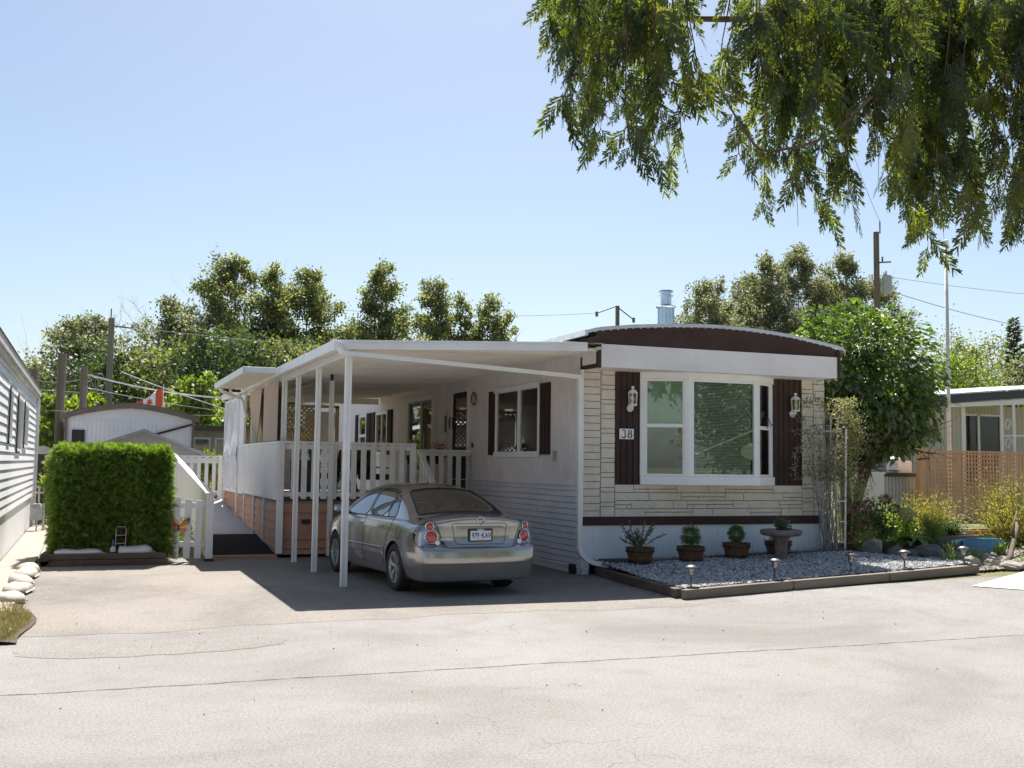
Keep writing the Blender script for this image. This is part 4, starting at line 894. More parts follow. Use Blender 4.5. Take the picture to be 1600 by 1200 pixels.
    strip('belt_chrome', [(3.50, .952), (2.4, .972), (1.20, .984)], .006, CHROME, body)
    for n_ in ('front_window', 'rear_window', 'quarter_window'):
        pg = sideP[n_]; strip('window_seal', list(pg)+[pg[0]], .014, BLACK, body)
    if s_ == -1:
        a = .075; fp = [(.92+a*x, .80+a*z) for x, z in ((-1, -.8), (-.8, -1), (.8, -1), (1, -.8), (1, .8), (.8, 1), (-.8, 1), (-1, .8), (-1, -.8))]; strip('fuel_flap', fp, .006, BLACK, body)
    # mirror
    m = MB(); q = on_side([3.33], [.98], s_)[0]; m.tube([q, q+np.array([s_*.06, 0, .02])], [.03, .022], 8)
    u = np.linspace(-math.pi/2, math.pi/2, 9); R_ = []
    m.add(*(lambda c, rx, ry, rz: (np.array([[c[0]+rx*math.copysign(abs(math.cos(a)*math.cos(t))**.7, math.cos(t)), c[1]+ry*math.sin(a)*1.0, c[2]+rz*math.copysign(abs(math.cos(a)*math.sin(t))**.7, math.sin(t))] for a in u for t in np.linspace(0, 2*math.pi, 16, endpoint=False)]), np.array([[p*16+r2, p*16+(r2+1) % 16, (p+1)*16+(r2+1) % 16, (p+1)*16+r2] for p in range(8) for r2 in range(16)])))(q+np.array([s_*.155, 0, .065]), .105, .07, .065))
    mi_ = cbuild(m, 'wing_mirror', CARP, car)
    m = MB(); c_m = q+np.array([s_*.155, -.068, .065]); m.box(c_m[0]-.075, c_m[0]+.075, c_m[1]-.004, c_m[1], c_m[2]-.045, c_m[2]+.045); cbuild(m, 'mirror_glass', CHROME, mi_, smooth=False)
cbuild(sub(cls == 7), 'rear_windscreen', CGLASS, car); cbuild(sub(cls == 8), 'windscreen', CGLASS, car)
def tstrip(name, pg, wdt, mat, par, fn):
    P = list(pg); seg = []
    for a, b_ in zip(P[:-1], P[1:]): a = np.array(a); b_ = np.array(b_); n = max(2, int(np.linalg.norm(b_-a)/.025)); seg += [a+(b_-a)*t for t in np.linspace(0, 1, n, endpoint=False)]
    seg.append(np.array(P[-1])); m = MB(); m.tube(fn([q[0] for q in seg], [q[1] for q in seg]), wdt/2, 5); return cbuild(m, name, mat, par)
tstrip('window_seal', list(backP)+[backP[0]], .028, BLACK, body, on_top); tstrip('window_seal', list(windP)+[windP[0]], .03, BLACK, body, on_top)
for s_ in (-1, 1):
    tstrip('trunk_gap', [(s_*(xin(z)-.006), z) for z in np.linspace(.66, 1.0, 8)], .009, BLACK, body, on_rear)
    tstrip('trunk_gap', [(s_*.655, .16), (s_*.655, .4), (s_*.64, .60), (s_*.60, .645)], .008, BLACK, body, on_top)
tstrip('trunk_gap', [(-(xin(.66)-.006), .66), (-.45, .645), (0, .642), (.45, .645), (xin(.66)-.006, .66)], .012, BLACK, body, on_rear)
# trunk furniture
tr = [(-.37, .965), (.37, .965), (.40, .94), (.36, .72), (.32, .69), (-.32, .69), (-.36, .72), (-.40, .94), (-.37, .965)]
tstrip('plate_recess', tr, .008, PM('seam_grey', (.07, .065, .06), .5), trunk, on_rear)
m = MB(); P = on_rear(np.linspace(-.33, .33, 20), np.full(20, .915)); P[:, 1] -= .008; m.tube(P, .012, 8); cbuild(m, 'chrome_bar', CARP, trunk)
yp = on_rear([0], [.82])[0][1]
pl_ = MB(); pl_.box(-.175, .175, yp-.022, yp-.002, .725, .895); plate = cbuild(pl_, 'licence_plate', BLACK, car, smooth=False, bevel=.004)
pl_ = MB(); pl_.box(-.152, .152, yp-.026, yp-.023, .742, .868); cbuild(pl_, 'plate_face', PM('plate_white', (.70, .74, .80), .4, .04, 6), plate, smooth=False)
BLUEK = PM('plate_blue', (.03, .06, .22), .4)
text_obj('plate_number', '979', (-.078, yp-.0265-RA, .803), .100, BLUEK, plate, sx=.72, ext=.001, bold=.002); text_obj('plate_number', 'KAV', (.080, yp-.0265-RA, .803), .100, BLUEK, plate, sx=.72, ext=.001, bold=.002)
pl_ = MB(); pl_.box(-.002, .014, yp-.0275, yp-.026, .795, .812); pl_.box(-.05, .06, yp-.0275, yp-.026, .753, .757); cbuild(pl_, 'plate_emblem', REDP, plate, smooth=False)
text_obj('frame_text', 'Jonker', (0, yp-.0235-RA, .882), .036, VINYL, plate, ext=.001, bold=.001)
ye = on_rear([0], [1.0])[0][1]-.008
m = MB(); m.tube([(.052*math.cos(a)*1.05, ye, 1.0+.05*math.sin(a)) for a in np.linspace(0, 6.2832, 30)], .008, 8, caps=False); m.box(-.066, .066, ye-.009, ye+.004, .991, 1.009); cbuild(m, 'emblem', CHROME, trunk)
yt = on_rear([.5], [.76])[0][1]
text_obj('badge_text', 'ALTIMA', (-.475, on_rear([-.475], [.755])[0][1]-.002-RA, .755), .045, CHROME, trunk, sx=1.1, rot=(math.pi/2, 0, -.12), ext=.002); text_obj('badge_text', '2.5 S', (.475, yt-.004-RA, .775), .045, CHROME, trunk, rot=(math.pi/2, 0, .12), ext=.002)
text_obj('badge_text', 'SPECIAL', (.475, yt-.004-RA, .728), .028, CHROME, trunk, rot=(math.pi/2, 0, .12), ext=.002)
# exhaust
m = MB(); m.tube([(.52, .55, .235), (.52, .17, .235)], .042, 16, caps=False); m.tube([(.52, .55, .235), (.52, .165, .235)], .036, 16, caps=False); m.lathe([(.042, 0), (.036, .0)], (.52, .17, .235), 16, axis='y'); cbuild(m, 'exhaust_tip', CHROME, car)
m = MB(); m.box(-.6, .6, .35, 4.3, .17, .23); m.box(.25, .75, .35, .75, .2, .32); cbuild(m, 'undertray', BLACK, car, smooth=False)
# inner arches + cabin
m = MB()
for yc in (RA, FA):
    for s_ in (-1, 1):
        a = np.linspace(0, math.pi*2, 30); x0, x1 = s_*.52, s_*.845; R2 = RW+.012
        m.grid(np.stack([a*0+x0, a*0+x1], 1), np.stack([yc+R2*np.cos(a)]*2, 1), np.stack([.335+np.maximum(R2*np.sin(a), -.12)]*2, 1)); m.box(x0-.01, x0+.01, yc-R2, yc+R2, .22, .335+R2)
cbuild(m, 'wheel_well', BLACK, car, smooth=False)
SEAT = PM('seat_cloth', (.10, .095, .085), .9, .1, 6)
m = MB(); m.box(-.70, .70, 1.0, 3.6, .3, .45); m.box(-.68, .68, .62, 1.15, .9, 1.02); m.box(-.70, .70, 3.3, 3.75, .7, .98); m.box(-.72, -.68, 1, 3.6, .3, .92); m.box(.68, .72, 1, 3.6, .3, .92); cabin = cbuild(m, 'cabin', BLACK, car, smooth=False)
for x in (-.36, .36):
    m = MB(); m.hexa([(x-.24, 2.2, .4), (x+.24, 2.2, .4), (x+.24, 2.36, .4), (x-.24, 2.36, .4), (x-.20, 1.98, 1.12), (x+.20, 1.98, 1.12), (x+.20, 2.08, 1.12), (x-.20, 2.08, 1.12)]); m.hexa([(x-.12, 1.95, 1.16), (x+.12, 1.95, 1.16), (x+.12, 2.04, 1.16), (x-.12, 2.04, 1.16), (x-.1, 1.94, 1.33), (x+.1, 1.94, 1.33), (x+.1, 2.01, 1.33), (x-.1, 2.01, 1.33)]); m.box(x-.24, x+.24, 2.2, 2.7, .45, .6)
    cbuild(m, 'front_seat', SEAT, car, smooth=False, bevel=.03)
m = MB(); m.hexa([(-.62, 1.2, .45), (.62, 1.2, .45), (.62, 1.4, .45), (-.62, 1.4, .45), (-.6, 1.0, 1.05), (.6, 1.0, 1.05), (.6, 1.12, 1.05), (-.6, 1.12, 1.05)]); m.box(-.62, .62, 1.3, 1.8, .45, .58)
for x in (-.36, .36): m.box(x-.12, x+.12, 1.02, 1.12, 1.06, 1.17)
cbuild(m, 'rear_seat', SEAT, car, smooth=False, bevel=.03)
m = MB(); a = np.linspace(0, 6.283, 24); m.tube([(-.36+.18*math.cos(t), 3.0+.05*math.sin(t), .95+.17*math.sin(t)) for t in a], .014, 6, caps=False); cbuild(m, 'steering_wheel', BLACK, car)
m = MB(); q = on_top([0.0], [1.62])[0]; m.tube([q, q+np.array([0, -.03, .0])], .01, 6); m.box(-.09, .09, .80, .84, 1.09, 1.115); cbuild(m, 'brake_light', REDP, car, smooth=False)
# wheels
def wheel(x, y, s_):
    t = MB(); prof = [(.215, -.095), (.27, -.105), (.305, -.10), (.322, -.082), (.327, -.05), (.327, .05), (.322, .082), (.305, .10), (.27, .105), (.215, .095), (.21, 0), (.215, -.095)]
    t.lathe([(r, s_*h) for r, h in prof], (x, y, .327), 44, axis='x'); w = cbuild(t, 'wheel', RUBBER, car)
    m = MB(); f = s_; m.lathe([(.222, f*.088), (.218, f*.094), (.205, f*.092), (.198, f*.06), (.195, -f*.05)], (x, y, .327), 44, axis='x'); m.lathe([(0, f*.075), (.03, f*.074), (.038, f*.06), (.05, f*.045)], (x, y, .327), 20, axis='x')
    for k in range(6):
        a = k*math.pi/3+.3; ca, sa = math.cos(a), math.sin(a); px, pz = -sa, ca
        def Q(r, o, h): return (x+f*h, y+r*ca+o*px, .327+r*sa+o*pz)
        m.hexa([Q(.03, -.022, .03), Q(.03, .022, .03), Q(.205, .034, .055), Q(.205, -.034, .055), Q(.03, -.018, .068), Q(.03, .018, .068), Q(.205, .026, .088), Q(.205, -.026, .088)])
    cbuild(m, 'rim', ALLOY, w, smooth=False)
    m = MB(); m.lathe([(0, f*.0), (.15, f*.0), (.15, f*.02), (0, f*.02)], (x, y, .327), 24, axis='x'); m.lathe([(.197, 0), (0, 0)], (x-f*.03, y, .327), 24, axis='x'); cbuild(m, 'brake_disc', PM('brake_dark', (.06, .055, .05), .5, metal=.5), w)
for y in (RA, FA):
    for s_ in (-1, 1): wheel(s_*.775, y, s_)
# ------------------------------------------------------------------ vegetation tools
def rot_frames(N, r, up=.0, spread=1.0):
    """random orthonormal frames (a=length dir, b=width dir)"""
    a = r.normal(size=(N, 3))*np.array([1, 1, spread]); a[:, 2] += up; a /= np.linalg.norm(a, axis=1)[:, None]
    t = r.normal(size=(N, 3)); b_ = np.cross(a, t); b_ /= np.linalg.norm(b_, axis=1)[:, None]+1e-9; return a, b_
def leafquads(mb, P, L, Wd, r, up=0., spread=1., mi=0, A=None):
    N = len(P); a, b_ = rot_frames(N, r, up, spread)
    if A is not None: a = A+a*.45; a /= np.linalg.norm(a, axis=1)[:, None]; t = r.normal(size=(N, 3)); b_ = np.cross(a, t); b_ /= np.linalg.norm(b_, axis=1)[:, None]+1e-9
    L = L*r.uniform(.65, 1.25, N)[:, None]; Wd = Wd*r.uniform(.7, 1.2, N)[:, None]
    V = np.stack([P, P+a*L*.45+b_*Wd*.5, P+a*L, P+a*L*.45-b_*Wd*.5], 1).reshape(-1, 3)
    mb.add(V, np.arange(4*N).reshape(N, 4), mi)
def leafbent(mb, P, L, Wd, r, up=0., spread=1., mi=0, A=None):
    """pointed leaf folded along its midrib and drooping"""
    N = len(P); a, b_ = rot_frames(N, r, up, spread)
    if A is not None: a = A+a*.35; a /= np.linalg.norm(a, axis=1)[:, None]; t = np.array([0, 0, 1.])+r.normal(size=(N, 3))*.35; b_ = np.cross(a, t); b_ /= np.linalg.norm(b_, axis=1)[:, None]+1e-9
    c = np.cross(a, b_); c *= np.sign(c[:, 2:3])+1e-9; L = L*r.uniform(.6, 1.25, N)[:, None]; W2 = Wd*r.uniform(.7, 1.2, N)[:, None]*.5
    dr = np.zeros((N, 3)); dr[:, 2] = -1; dr = dr*L*.18
    V = np.stack([P, P+a*L*.4+b_*W2+c*W2*.35, P+a*L*.4-b_*W2+c*W2*.35, P+a*L*.45, P+a*L+dr], 1).reshape(-1, 3); k = np.arange(N)[:, None]*5
    mb.add(V, np.concatenate([k+np.array([[0, 3, 1, 1]])[:, :3], k+np.array([[0, 2, 3]]), k+np.array([[1, 3, 4]]), k+np.array([[3, 2, 4]])]), mi)
def limb(p0, d, L, n, r, wob=.12, lift=0.):
    P = [np.array(p0, float)]; d = np.array(d, float); d /= np.linalg.norm(d)
    for k in range(n):
        d = d+r.normal(size=3)*wob; d[2] += lift; d /= np.linalg.norm(d); P.append(P[-1]+d*L/n)
    return np.array(P)
def make_tree(name, label, x, y, h, rad, seed, leafm, barkm=None, base=.18, limbs=34, twigs=7, per=26, ls=.22, asc=.7, prof=None, group='trees beyond the homes', cat='tree', lean=0., sig=.32, z0=None, trad=None, multi=1, droop=0., sabs=None, env=None):
    r = np.random.default_rng(seed); z0 = float(gz(x, y))-.1 if z0 is None else z0
    T = thing(name, label, cat, (x, y, z0), group=group); tb = MB(); lc = []
    for mt in range(multi):
        n = 10; tz = np.linspace(0, h*(.97 if mt == 0 else r.uniform(.7, .92)), n); ox = np.cumsum(r.normal(size=(n, 2))*h*.008, 0)+np.linspace(0, 1, n)[:, None]*np.array([lean*h+(r.uniform(-.25, .25)*rad if mt else 0), (r.uniform(-.2, .2)*rad if mt else 0)])
        tr_ = np.stack([x+ox[:, 0], y+ox[:, 1], z0+tz], 1); R0 = (trad or h*.014); tb.tube(tr_, np.linspace(R0, R0*.12, n), 7, caps=False)
        for i in range(limbs//multi):
            q = base+(1-base)*(i+r.uniform(0, 1))/(limbs//multi); q = min(q, .985); p = np.array([np.interp(q*tz[-1], tz, tr_[:, k]) for k in range(3)])
            rr_ = rad*(prof(q) if prof else math.sin(math.pi*min(1, max(.05, (1-q)/(1-base)*.8+.06)))**.7)*(r.uniform(.35, 1.3) if env else r.uniform(.65, 1.15))/(1.35 if multi > 1 else 1); az_ = i*2.39996+r.uniform(-.4, .4)
            d = np.array([math.cos(az_), math.sin(az_), asc*r.uniform(.6, 1.4)]); P = limb(p, d, rr_*1.25, 5, r, .13, .06-droop); tb.tube(P, np.linspace(R0*.28*(1-q*.7), R0*.05, 6), 4, caps=False)
            for t in range(twigs):
                s = r.uniform(.28, 1.0); k = min(4, int(s*5)); b0 = P[k]+(P[k+1]-P[k])*(s*5-k); d2 = (P[k+1]-P[k]); d2 = d2/np.linalg.norm(d2)+r.normal(size=3)*.7; d2[2] += .25-droop*3
                Q = limb(b0, d2, rr_*r.uniform(.2, .45), 3, r, .2, .05-droop); tb.tube(Q, np.linspace(R0*.06, R0*.02, 4), 3, caps=False)
                m_ = max(3, int(per*r.uniform(.4, 1.5)*(min(1.6, rr_/1.3)**1.1 if env else 1))); u = r.uniform(.1, 1.1, m_)*3; kk = np.clip(u.astype(int), 0, 2); lc.append(Q[kk]+(Q[kk+1]-Q[kk])*(u-kk)[:, None]+r.normal(size=(m_, 3))*(sabs or sig*rr_*.22))
    tb.build('trunk', barkm or BARKG, T, smooth=True); P = np.vstack(lc); P = P[P[:, 2] > z0+.3]
    if env:
        q = np.clip((P[:, 2]-z0)/(h*1.04), 0, 1); a_ = np.arctan2(P[:, 1]-y, P[:, 0]-x); lim = rad*env(q)*(1.25+.35*np.sin(a_*3+q*31+seed)+.30*np.sin(a_*5-q*57+seed)); P = P[(np.hypot(P[:, 0]-x, P[:, 1]-y) < lim+.12) & (P[:, 2] < z0+h*1.05)]
    c = MB(); leafquads(c, P, ls, ls*.62, r, .15); c.build('crown', leafm, T); return T
COT = LEAF('cottonwood_leaf', [(.0, (.06, .085, .034)), (.35, (.11, .14, .055)), (.62, (.20, .22, .075)), (.85, (.33, .32, .10)), (1, (.44, .40, .13))], .58, (1.3, 1.35, .75))
COTG = LEAF('grey_green_leaf', [(.0, (.075, .095, .055)), (.5, (.16, .185, .11)), (.8, (.29, .29, .16)), (1, (.40, .38, .21))], .58, (1.3, 1.3, .8))
DARKL = LEAF('dark_tree_leaf', [(.0, (.028, .045, .022)), (.5, (.055, .08, .035)), (1, (.12, .145, .055))], .38)
BRIGHT = LEAF('bright_shrub_leaf', [(.0, (.07, .11, .02)), (.5, (.15, .20, .03)), (.8, (.28, .30, .05)), (1, (.4, .38, .08))], .4)
pop = lambda q: (.12+1.65*max(0, 1-q)**.66*min(1, q/.25)**.5)*(1+.22*math.sin(q*23)+.15*math.sin(q*41))
ENV = lambda q: 1.5*np.maximum(0, 1-q)**.66*np.minimum(1, np.maximum(q, .001)/.25)**.5
TALL = 'cottonwoods standing beyond the homes'
tl_ = [
 # name, label, px-x at Y70 -> X, h, rad, seed, mat
 ('broad grey green tree at the far left behind the utility poles', -.6, 66, 10.6, 3.0, 11, COTG, 34, .25, .55),
 ('thin airy grey tree left of the tall row, seen against the sky', 4.6, 68, 12.2, 2.9, 12, COTG, 30, .2, .75),
 ('tallest dark spired cottonwood left of the entry canopy', 7.6, 70, 15.6, 2.6, 13, COT, 44, .15, .85),
 ('narrow cottonwood with a bare lower trunk above the entry canopy', 10.6, 70, 15.2, 1.9, 14, COT, 36, .2, .9),
 ('full pointed cottonwood just left of the carport roof corner', 13.3, 71, 15.2, 2.3, 15, COT, 40, .15, .9),
 ('low pale sapling in the gap over the carport roof', 15.9, 72, 11.6, 1.5, 16, COTG, 18, .3, .8),
 ('column shaped cottonwood right of the sky gap over the carport', 18.2, 70, 15.8, 1.95, 17, COT, 44, .12, .95),
 ('round headed cottonwood over the middle of the carport roof', 21.3, 70, 15.2, 1.9, 18, COT, 38, .15, .9),
 ('slim cottonwood squeezed between its neighbours over the carport', 23.4, 71, 14.3, 1.35, 19, COT, 30, .15, .95),
 ('rightmost leaning cottonwood of the row over the carport', 25.6, 70, 14.2, 1.7, 20, COT, 30, .15, .9),
 ('dull green tree rising left of the big tree cluster behind the chimney', 43.3, 70, 16.0, 3.0, 21, COTG, 40, .15, .7),
 ('high pale leaved tree behind the curved roof, right of the chimney', 47.6, 70, 18.2, 3.3, 22, COTG, 44, .15, .7),
 ('tallest feathery tree behind the curved roof', 51.2, 71, 19.6, 3.0, 23, COTG, 46, .12, .8),
 ('wide feathery tree left of the transformer pole', 55.0, 70, 19.2, 3.1, 24, COTG, 44, .12, .8),
 ('shorter grey green tree filling behind the chimney side of the cluster', 45.8, 74, 15.6, 3.0, 26, COTG, 36, .1, .8),
 ('dense pale tree in the middle of the cluster behind the curved roof', 49.6, 75, 17.6, 3.2, 27, COTG, 40, .1, .8),
 ('pale tree filling the gap left of the transformer pole', 57.6, 75, 18.0, 3.2, 28, COTG, 40, .1, .8),
 ('grey green tree right behind the transformer pole', 59.8, 72, 18.2, 3.0, 25, COTG, 36, .15, .8)]
for (lb, X, Y, H, Rr, sd_, mt, nl, bs, ac) in tl_:
    make_tree('cottonwood', lb, X, Y, H-(.6 if X < 30 else .3), Rr*(1.25 if Rr > 2.7 else 1.32), sd_, mt, base=bs, limbs=int(nl*1.3), twigs=13, per=28, ls=.215, asc=ac*1.0, prof=lambda q: float(ENV(np.array(q)))*1.25, group=TALL, trad=.12, sabs=.21, env=ENV)
sh = [
 ('dark bushy tree filling the gap below the far left cottonwood', 1.0, 60, 6.5, 3.0, 31, DARKL), ('olive green tree left of the flag behind the white gable', 3.3, 58, 7.0, 2.6, 32, COT),
 ('dark leafy tree behind the flag', 5.6, 56, 7.5, 2.6, 33, DARKL), ('yellow green young tree right of the flag', 4.4, 50, 5.2, 1.5, 34, BRIGHT),
 ('dark spreading tree behind the small flat roofed home', 7.6, 60, 8.0, 2.8, 35, DARKL), ('shady tree behind the entry canopy', 9.9, 60, 7.6, 2.6, 36, COT), ('dense tree behind the end of the carport', 12.8, 61, 7.8, 2.6, 37, DARKL),
 ('bright lime green bush between the two left poles', -1.0, 47, 4.0, 1.2, 38, BRIGHT), ('small lime green conifer shaped bush by the middle pole', .15, 48, 4.6, .55, 39, BRIGHT), ('yellow lit shrub left of the thick pole', -1.75, 50, 3.8, 1.0, 40, BRIGHT),
 ('lime green bush beside the small flat roofed home', 5.4, 43, 3.4, 1.0, 41, BRIGHT),
 ('round leafy tree above the lattice fence', 64.5, 66, 10.6, 4.6, 42, COT), ('light green tree left of the white flagpole', 59.5, 62, 9.4, 3.0, 43, BRIGHT), ('rounded grey green tree at the far right edge', 72.5, 68, 9.4, 4.5, 44, COTG),
 ('dark tree low behind the round leafy one', 68.0, 72, 8.5, 4.0, 45, DARKL), ('yellow green pointed bush before the right neighbour roof', 62.5, 60, 7.0, 1.8, 46, BRIGHT)]
for (lb, X, Y, H, Rr, sd_, mt) in sh:
    make_tree('leafy_tree', lb, X, Y, H, Rr, sd_, mt, base=.08, limbs=34, twigs=8, per=26, ls=.24, asc=.7, group='lower trees and bushes behind the homes', sig=.9)
def conifer(x, y, h, rad, lb, seed):
    r = np.random.default_rng(seed); z0 = 0; T = thing('conifer', lb, 'tree', (x, y, z0)); tb = MB(); tb.tube([(x, y, z0), (x, y, z0+h)], [h*.015, .01], 6, caps=False); c = MB(); P = []; A = []
    for i in range(150):
        q = .1+.9*i/150; L = rad*(1-q)**.85*r.uniform(.6, 1.1)+.1; a = i*2.4; d = np.array([math.cos(a), math.sin(a), -.12+.5*q]); p0 = np.array([x, y, z0+h*q]); Q = limb(p0, d, L, 4, r, .05, .03); tb.tube(Q, .03, 3, caps=False)
        m = int(60*L/rad)+8; s = r.uniform(.1, 1.05, m)*4; k = np.clip(s.astype(int), 0, 3); P.append(Q[k]+(Q[k+1]-Q[k])*(s-k)[:, None]); side = np.cross(d, (0, 0, 1)); A.append(d*.6+np.outer(r.choice([-1, 1], m), side)*.6+np.array([0, 0, -.15]))
    tb.build('trunk', BARKG, T); leafquads(c, np.vstack(P), .45, .16, r, A=np.vstack(A)); c.build('crown', DARKL, T)
conifer(72.9, 70, 14.7, 3.2, 'tall dark blue green conifer at the right edge of the picture', 5)
# far dark hill-line of trees
b = MB(); r = np.random.default_rng(4); P = []
for k in range(2600):
    a = r.uniform(-30, 130); P.append((a, 95+r.uniform(-6, 6), abs(r.normal())*2.0+r.uniform(0, 3.5)+1.2*math.sin(a*.3)))
leafquads(b, np.array(P), 2.0, 1.2, r); struct(b.build('distant_wood', DARKL), 'dark far off wood along the horizon', 'stuff')['category'] = 'wood'

# ------------------------------------------------------------------ poles, wires, flag
def upole(label, x, y, z, w, mat, rod=None, grp='wooden utility poles'):
    T = thing('utility_pole', label, 'utility pole', (x, y, 0), group=grp); m = MB(); m.tube([(x, y, 0), (x, y, z*.5), (x, y, z)], [w*.55, w*.52, w*.47], 12); m.build('pole', mat, T, smooth=False)
    if rod: 
        m = MB(); rod(m); m.build('fitting', PM('steel_fitting', (.2, .2, .2), .5, metal=.6), T)
    return T
upole('short thick brown pole left of the hedge, second from the left', -.98, 42, 5.55, .30, POLE, lambda m: (m.tube([(-1.16, 41.9, 5.4), (-1.16, 41.9, 5.75)], .03, 6), m.tube([(-1.3, 42, 5.1), (-.7, 42, 5.1)], .02, 6)))
upole('thin short pole at the far left edge of the neighbour wall', -1.95, 44, 5.1, .24, POLE, lambda m: m.tube([(-2.25, 44, 4.65), (-1.6, 44, 4.65)], .03, 6))
upole('leaning short pole with looped cables in front of the white gable', -.22, 41, 5.05, .25, POLE, lambda m: (m.tube([(-.3+.22*math.cos(a)+.35, 40.9, 4.45+.22*math.sin(a)) for a in np.linspace(0, 6, 14)], .02, 4), m.tube([(-.05+.15*math.cos(a)+.35, 40.9, 4.5+.3*math.sin(a)) for a in np.linspace(0, 6, 14)], .015, 4)))
upole('tall slender green tinted pole behind the white gable', .75, 50, 7.9, .27, POLEG, lambda m: (m.tube([(.72, 49.9, 7.8), (.72, 49.9, 8.3)], .03, 6), m.bar((.8, 49.9, 7.55), (1.6, 49.9, 7.5), .06, .06), m.tube([(1.6, 49.9, 7.5), (1.6, 49.9, 7.65)], .04, 6)))
upole('pole top showing above the carport and curved roof', 40.4, 80, 15.0, .36, POLEG, lambda m: (m.bar((38.6, 80, 14.3), (40.4, 80, 15.0), .07, .07), m.bar((40.4, 80, 14.9), (41.8, 80, 14.0), .07, .07), m.tube([(38.5, 80, 14.4), (38.5, 80, 14.0)], .12, 6), m.tube([(41.9, 80, 14.1), (41.9, 80, 13.7)], .12, 6)))
upole('tallest pole carrying a grey transformer above the leafy tree', 41.85, 50, 15.4, .34, POLE, lambda m: (m.tube([(41.95, 49.8, 15.3), (41.95, 49.8, 16.0)], .04, 6), m.bar((41.9, 49.8, 13.6), (42.7, 49.8, 13.7), .08, .08), m.tube([(42.1, 49.8, 13.6), (42.1, 49.8, 13.95)], .05, 6)))
tf = thing('pole_transformer', 'grey can shaped transformer hung on the tallest pole', 'transformer', (42.3, 49.7, 12.3)); m = MB(); m.lathe([(0, 11.8), (.26, 11.82), (.28, 11.9), (.28, 12.75), (.25, 12.85), (0, 12.88)], (42.35, 49.75, 0), 18); m.build('tank', PM('transformer_grey', (.42, .44, .45), .5), tf, smooth=False); m = MB(); m.tube([(42.3, 49.75, 12.85), (42.3, 49.75, 13.15)], [.06, .03], 8); m.build('bushing', PM('porcelain', (.3, .25, .22), .3), tf)
WIRE = PM('cable', (.22, .22, .22), .6); WIREL = PM('pale_cable', (.6, .6, .58), .6)
def wire(label, p, q, sag, r=.012, mat=WIRE):
    m = MB(); t = np.linspace(0, 1, 24); P = np.outer(1-t, p)+np.outer(t, q); P[:, 2] -= sag*4*t*(1-t); m.tube(P, r, 5); return tag(m.build('cable', mat), label, 'cable', 'overhead cables')
wire('thick pale cable sagging from the looped pole to the carport', (-.1, 41, 4.75), (7.2, 36, 3.9), .35, .028, WIREL); wire('thin level cable passing just above the white gable', (-9, 40, 3.5), (30, 45, 4.0), .25, .016)
wire('upper thin cable crossing in front of the left trees', (-9, 42, 4.7), (.75, 50, 4.6), .1, .016); wire('cable running from the leftmost pole to the looped pole', (-1.95, 44, 4.7), (-.2, 41, 4.6), .12, .02)
wire('slack cable dropping right from the tall slender pole', (.75, 50, 7.9), (5.5, 52, 3.9), .3, .012); wire('faint wire leaving the top of the tall slender pole to the right', (1.6, 50, 7.55), (45, 78, 12.5), 1.2, .014)
wire('thin wire from the roofline pole toward the left', (38.5, 80, 14.3), (8, 70, 12), .6, .018); wire('wire from the transformer pole sagging right past the flagpole', (42, 50, 12.2), (75, 60, 12.0), .7, .022); wire('upper faint wire rising right from the transformer pole', (42, 50, 12.9), (75, 58, 14.8), .4, .014)
wire('wire from the transformer pole going up left into the cedar', (41.95, 49.8, 16.0), (36, 46, 21), .3, .012); wire('lower service cable over the small flat roofed home', (-.2, 41, 4.3), (9, 46, 3.6), .2, .014); wire('short cable sloping over the flag', (1.0, 41, 4.9), (6.5, 41, 3.2), .1, .018, WIREL)
fl = thing('flag', 'red and white flag drooping above the white gable', 'flag', (2.15, 38, 3.4)); m = MB(); m.tube([(2.3, 38, 2.5), (2.28, 38, 4.3)], .015, 6); m.build('flagstaff', METALW, fl)
RED = PM('flag_red', (.62, .09, .03), .8, .05); WHT = PM('flag_white', (.75, .72, .68), .8, .05)
def flagp(name, s0, s1, mat):
    U = np.linspace(s0, s1, 8); Wz = np.linspace(0, 1, 8); uu, ww = np.meshgrid(U, Wz, indexing='ij'); m = MB(); m.grid(2.27-uu*.85, 38+.06*np.sin(uu*9+ww*3), 4.2-ww*.62*(1-.15*uu)-uu*.58+.03*np.sin(uu*8)); o = m.build(name, mat, fl, smooth=True); o.modifiers.new('t', 'SOLIDIFY').thickness = .004; return o
flagp('hoist_band', 0, .27, RED); flagp('white_band', .27, .73, WHT); flagp('fly_band', .73, 1., RED)
m = MB(); u0 = .5; lf = [(0, .16), (.03, .09), (.08, .11), (.06, .03), (.12, .0), (.03, -.05), (.01, -.13), (-.01, -.13), (-.03, -.05), (-.12, .0), (-.06, .03), (-.08, .11), (-.03, .09)]
m.add([(2.27-.425+x, 37.92, 3.66+z) for x, z in lf], [tuple(range(13))]); m.build('maple_leaf', RED, fl)

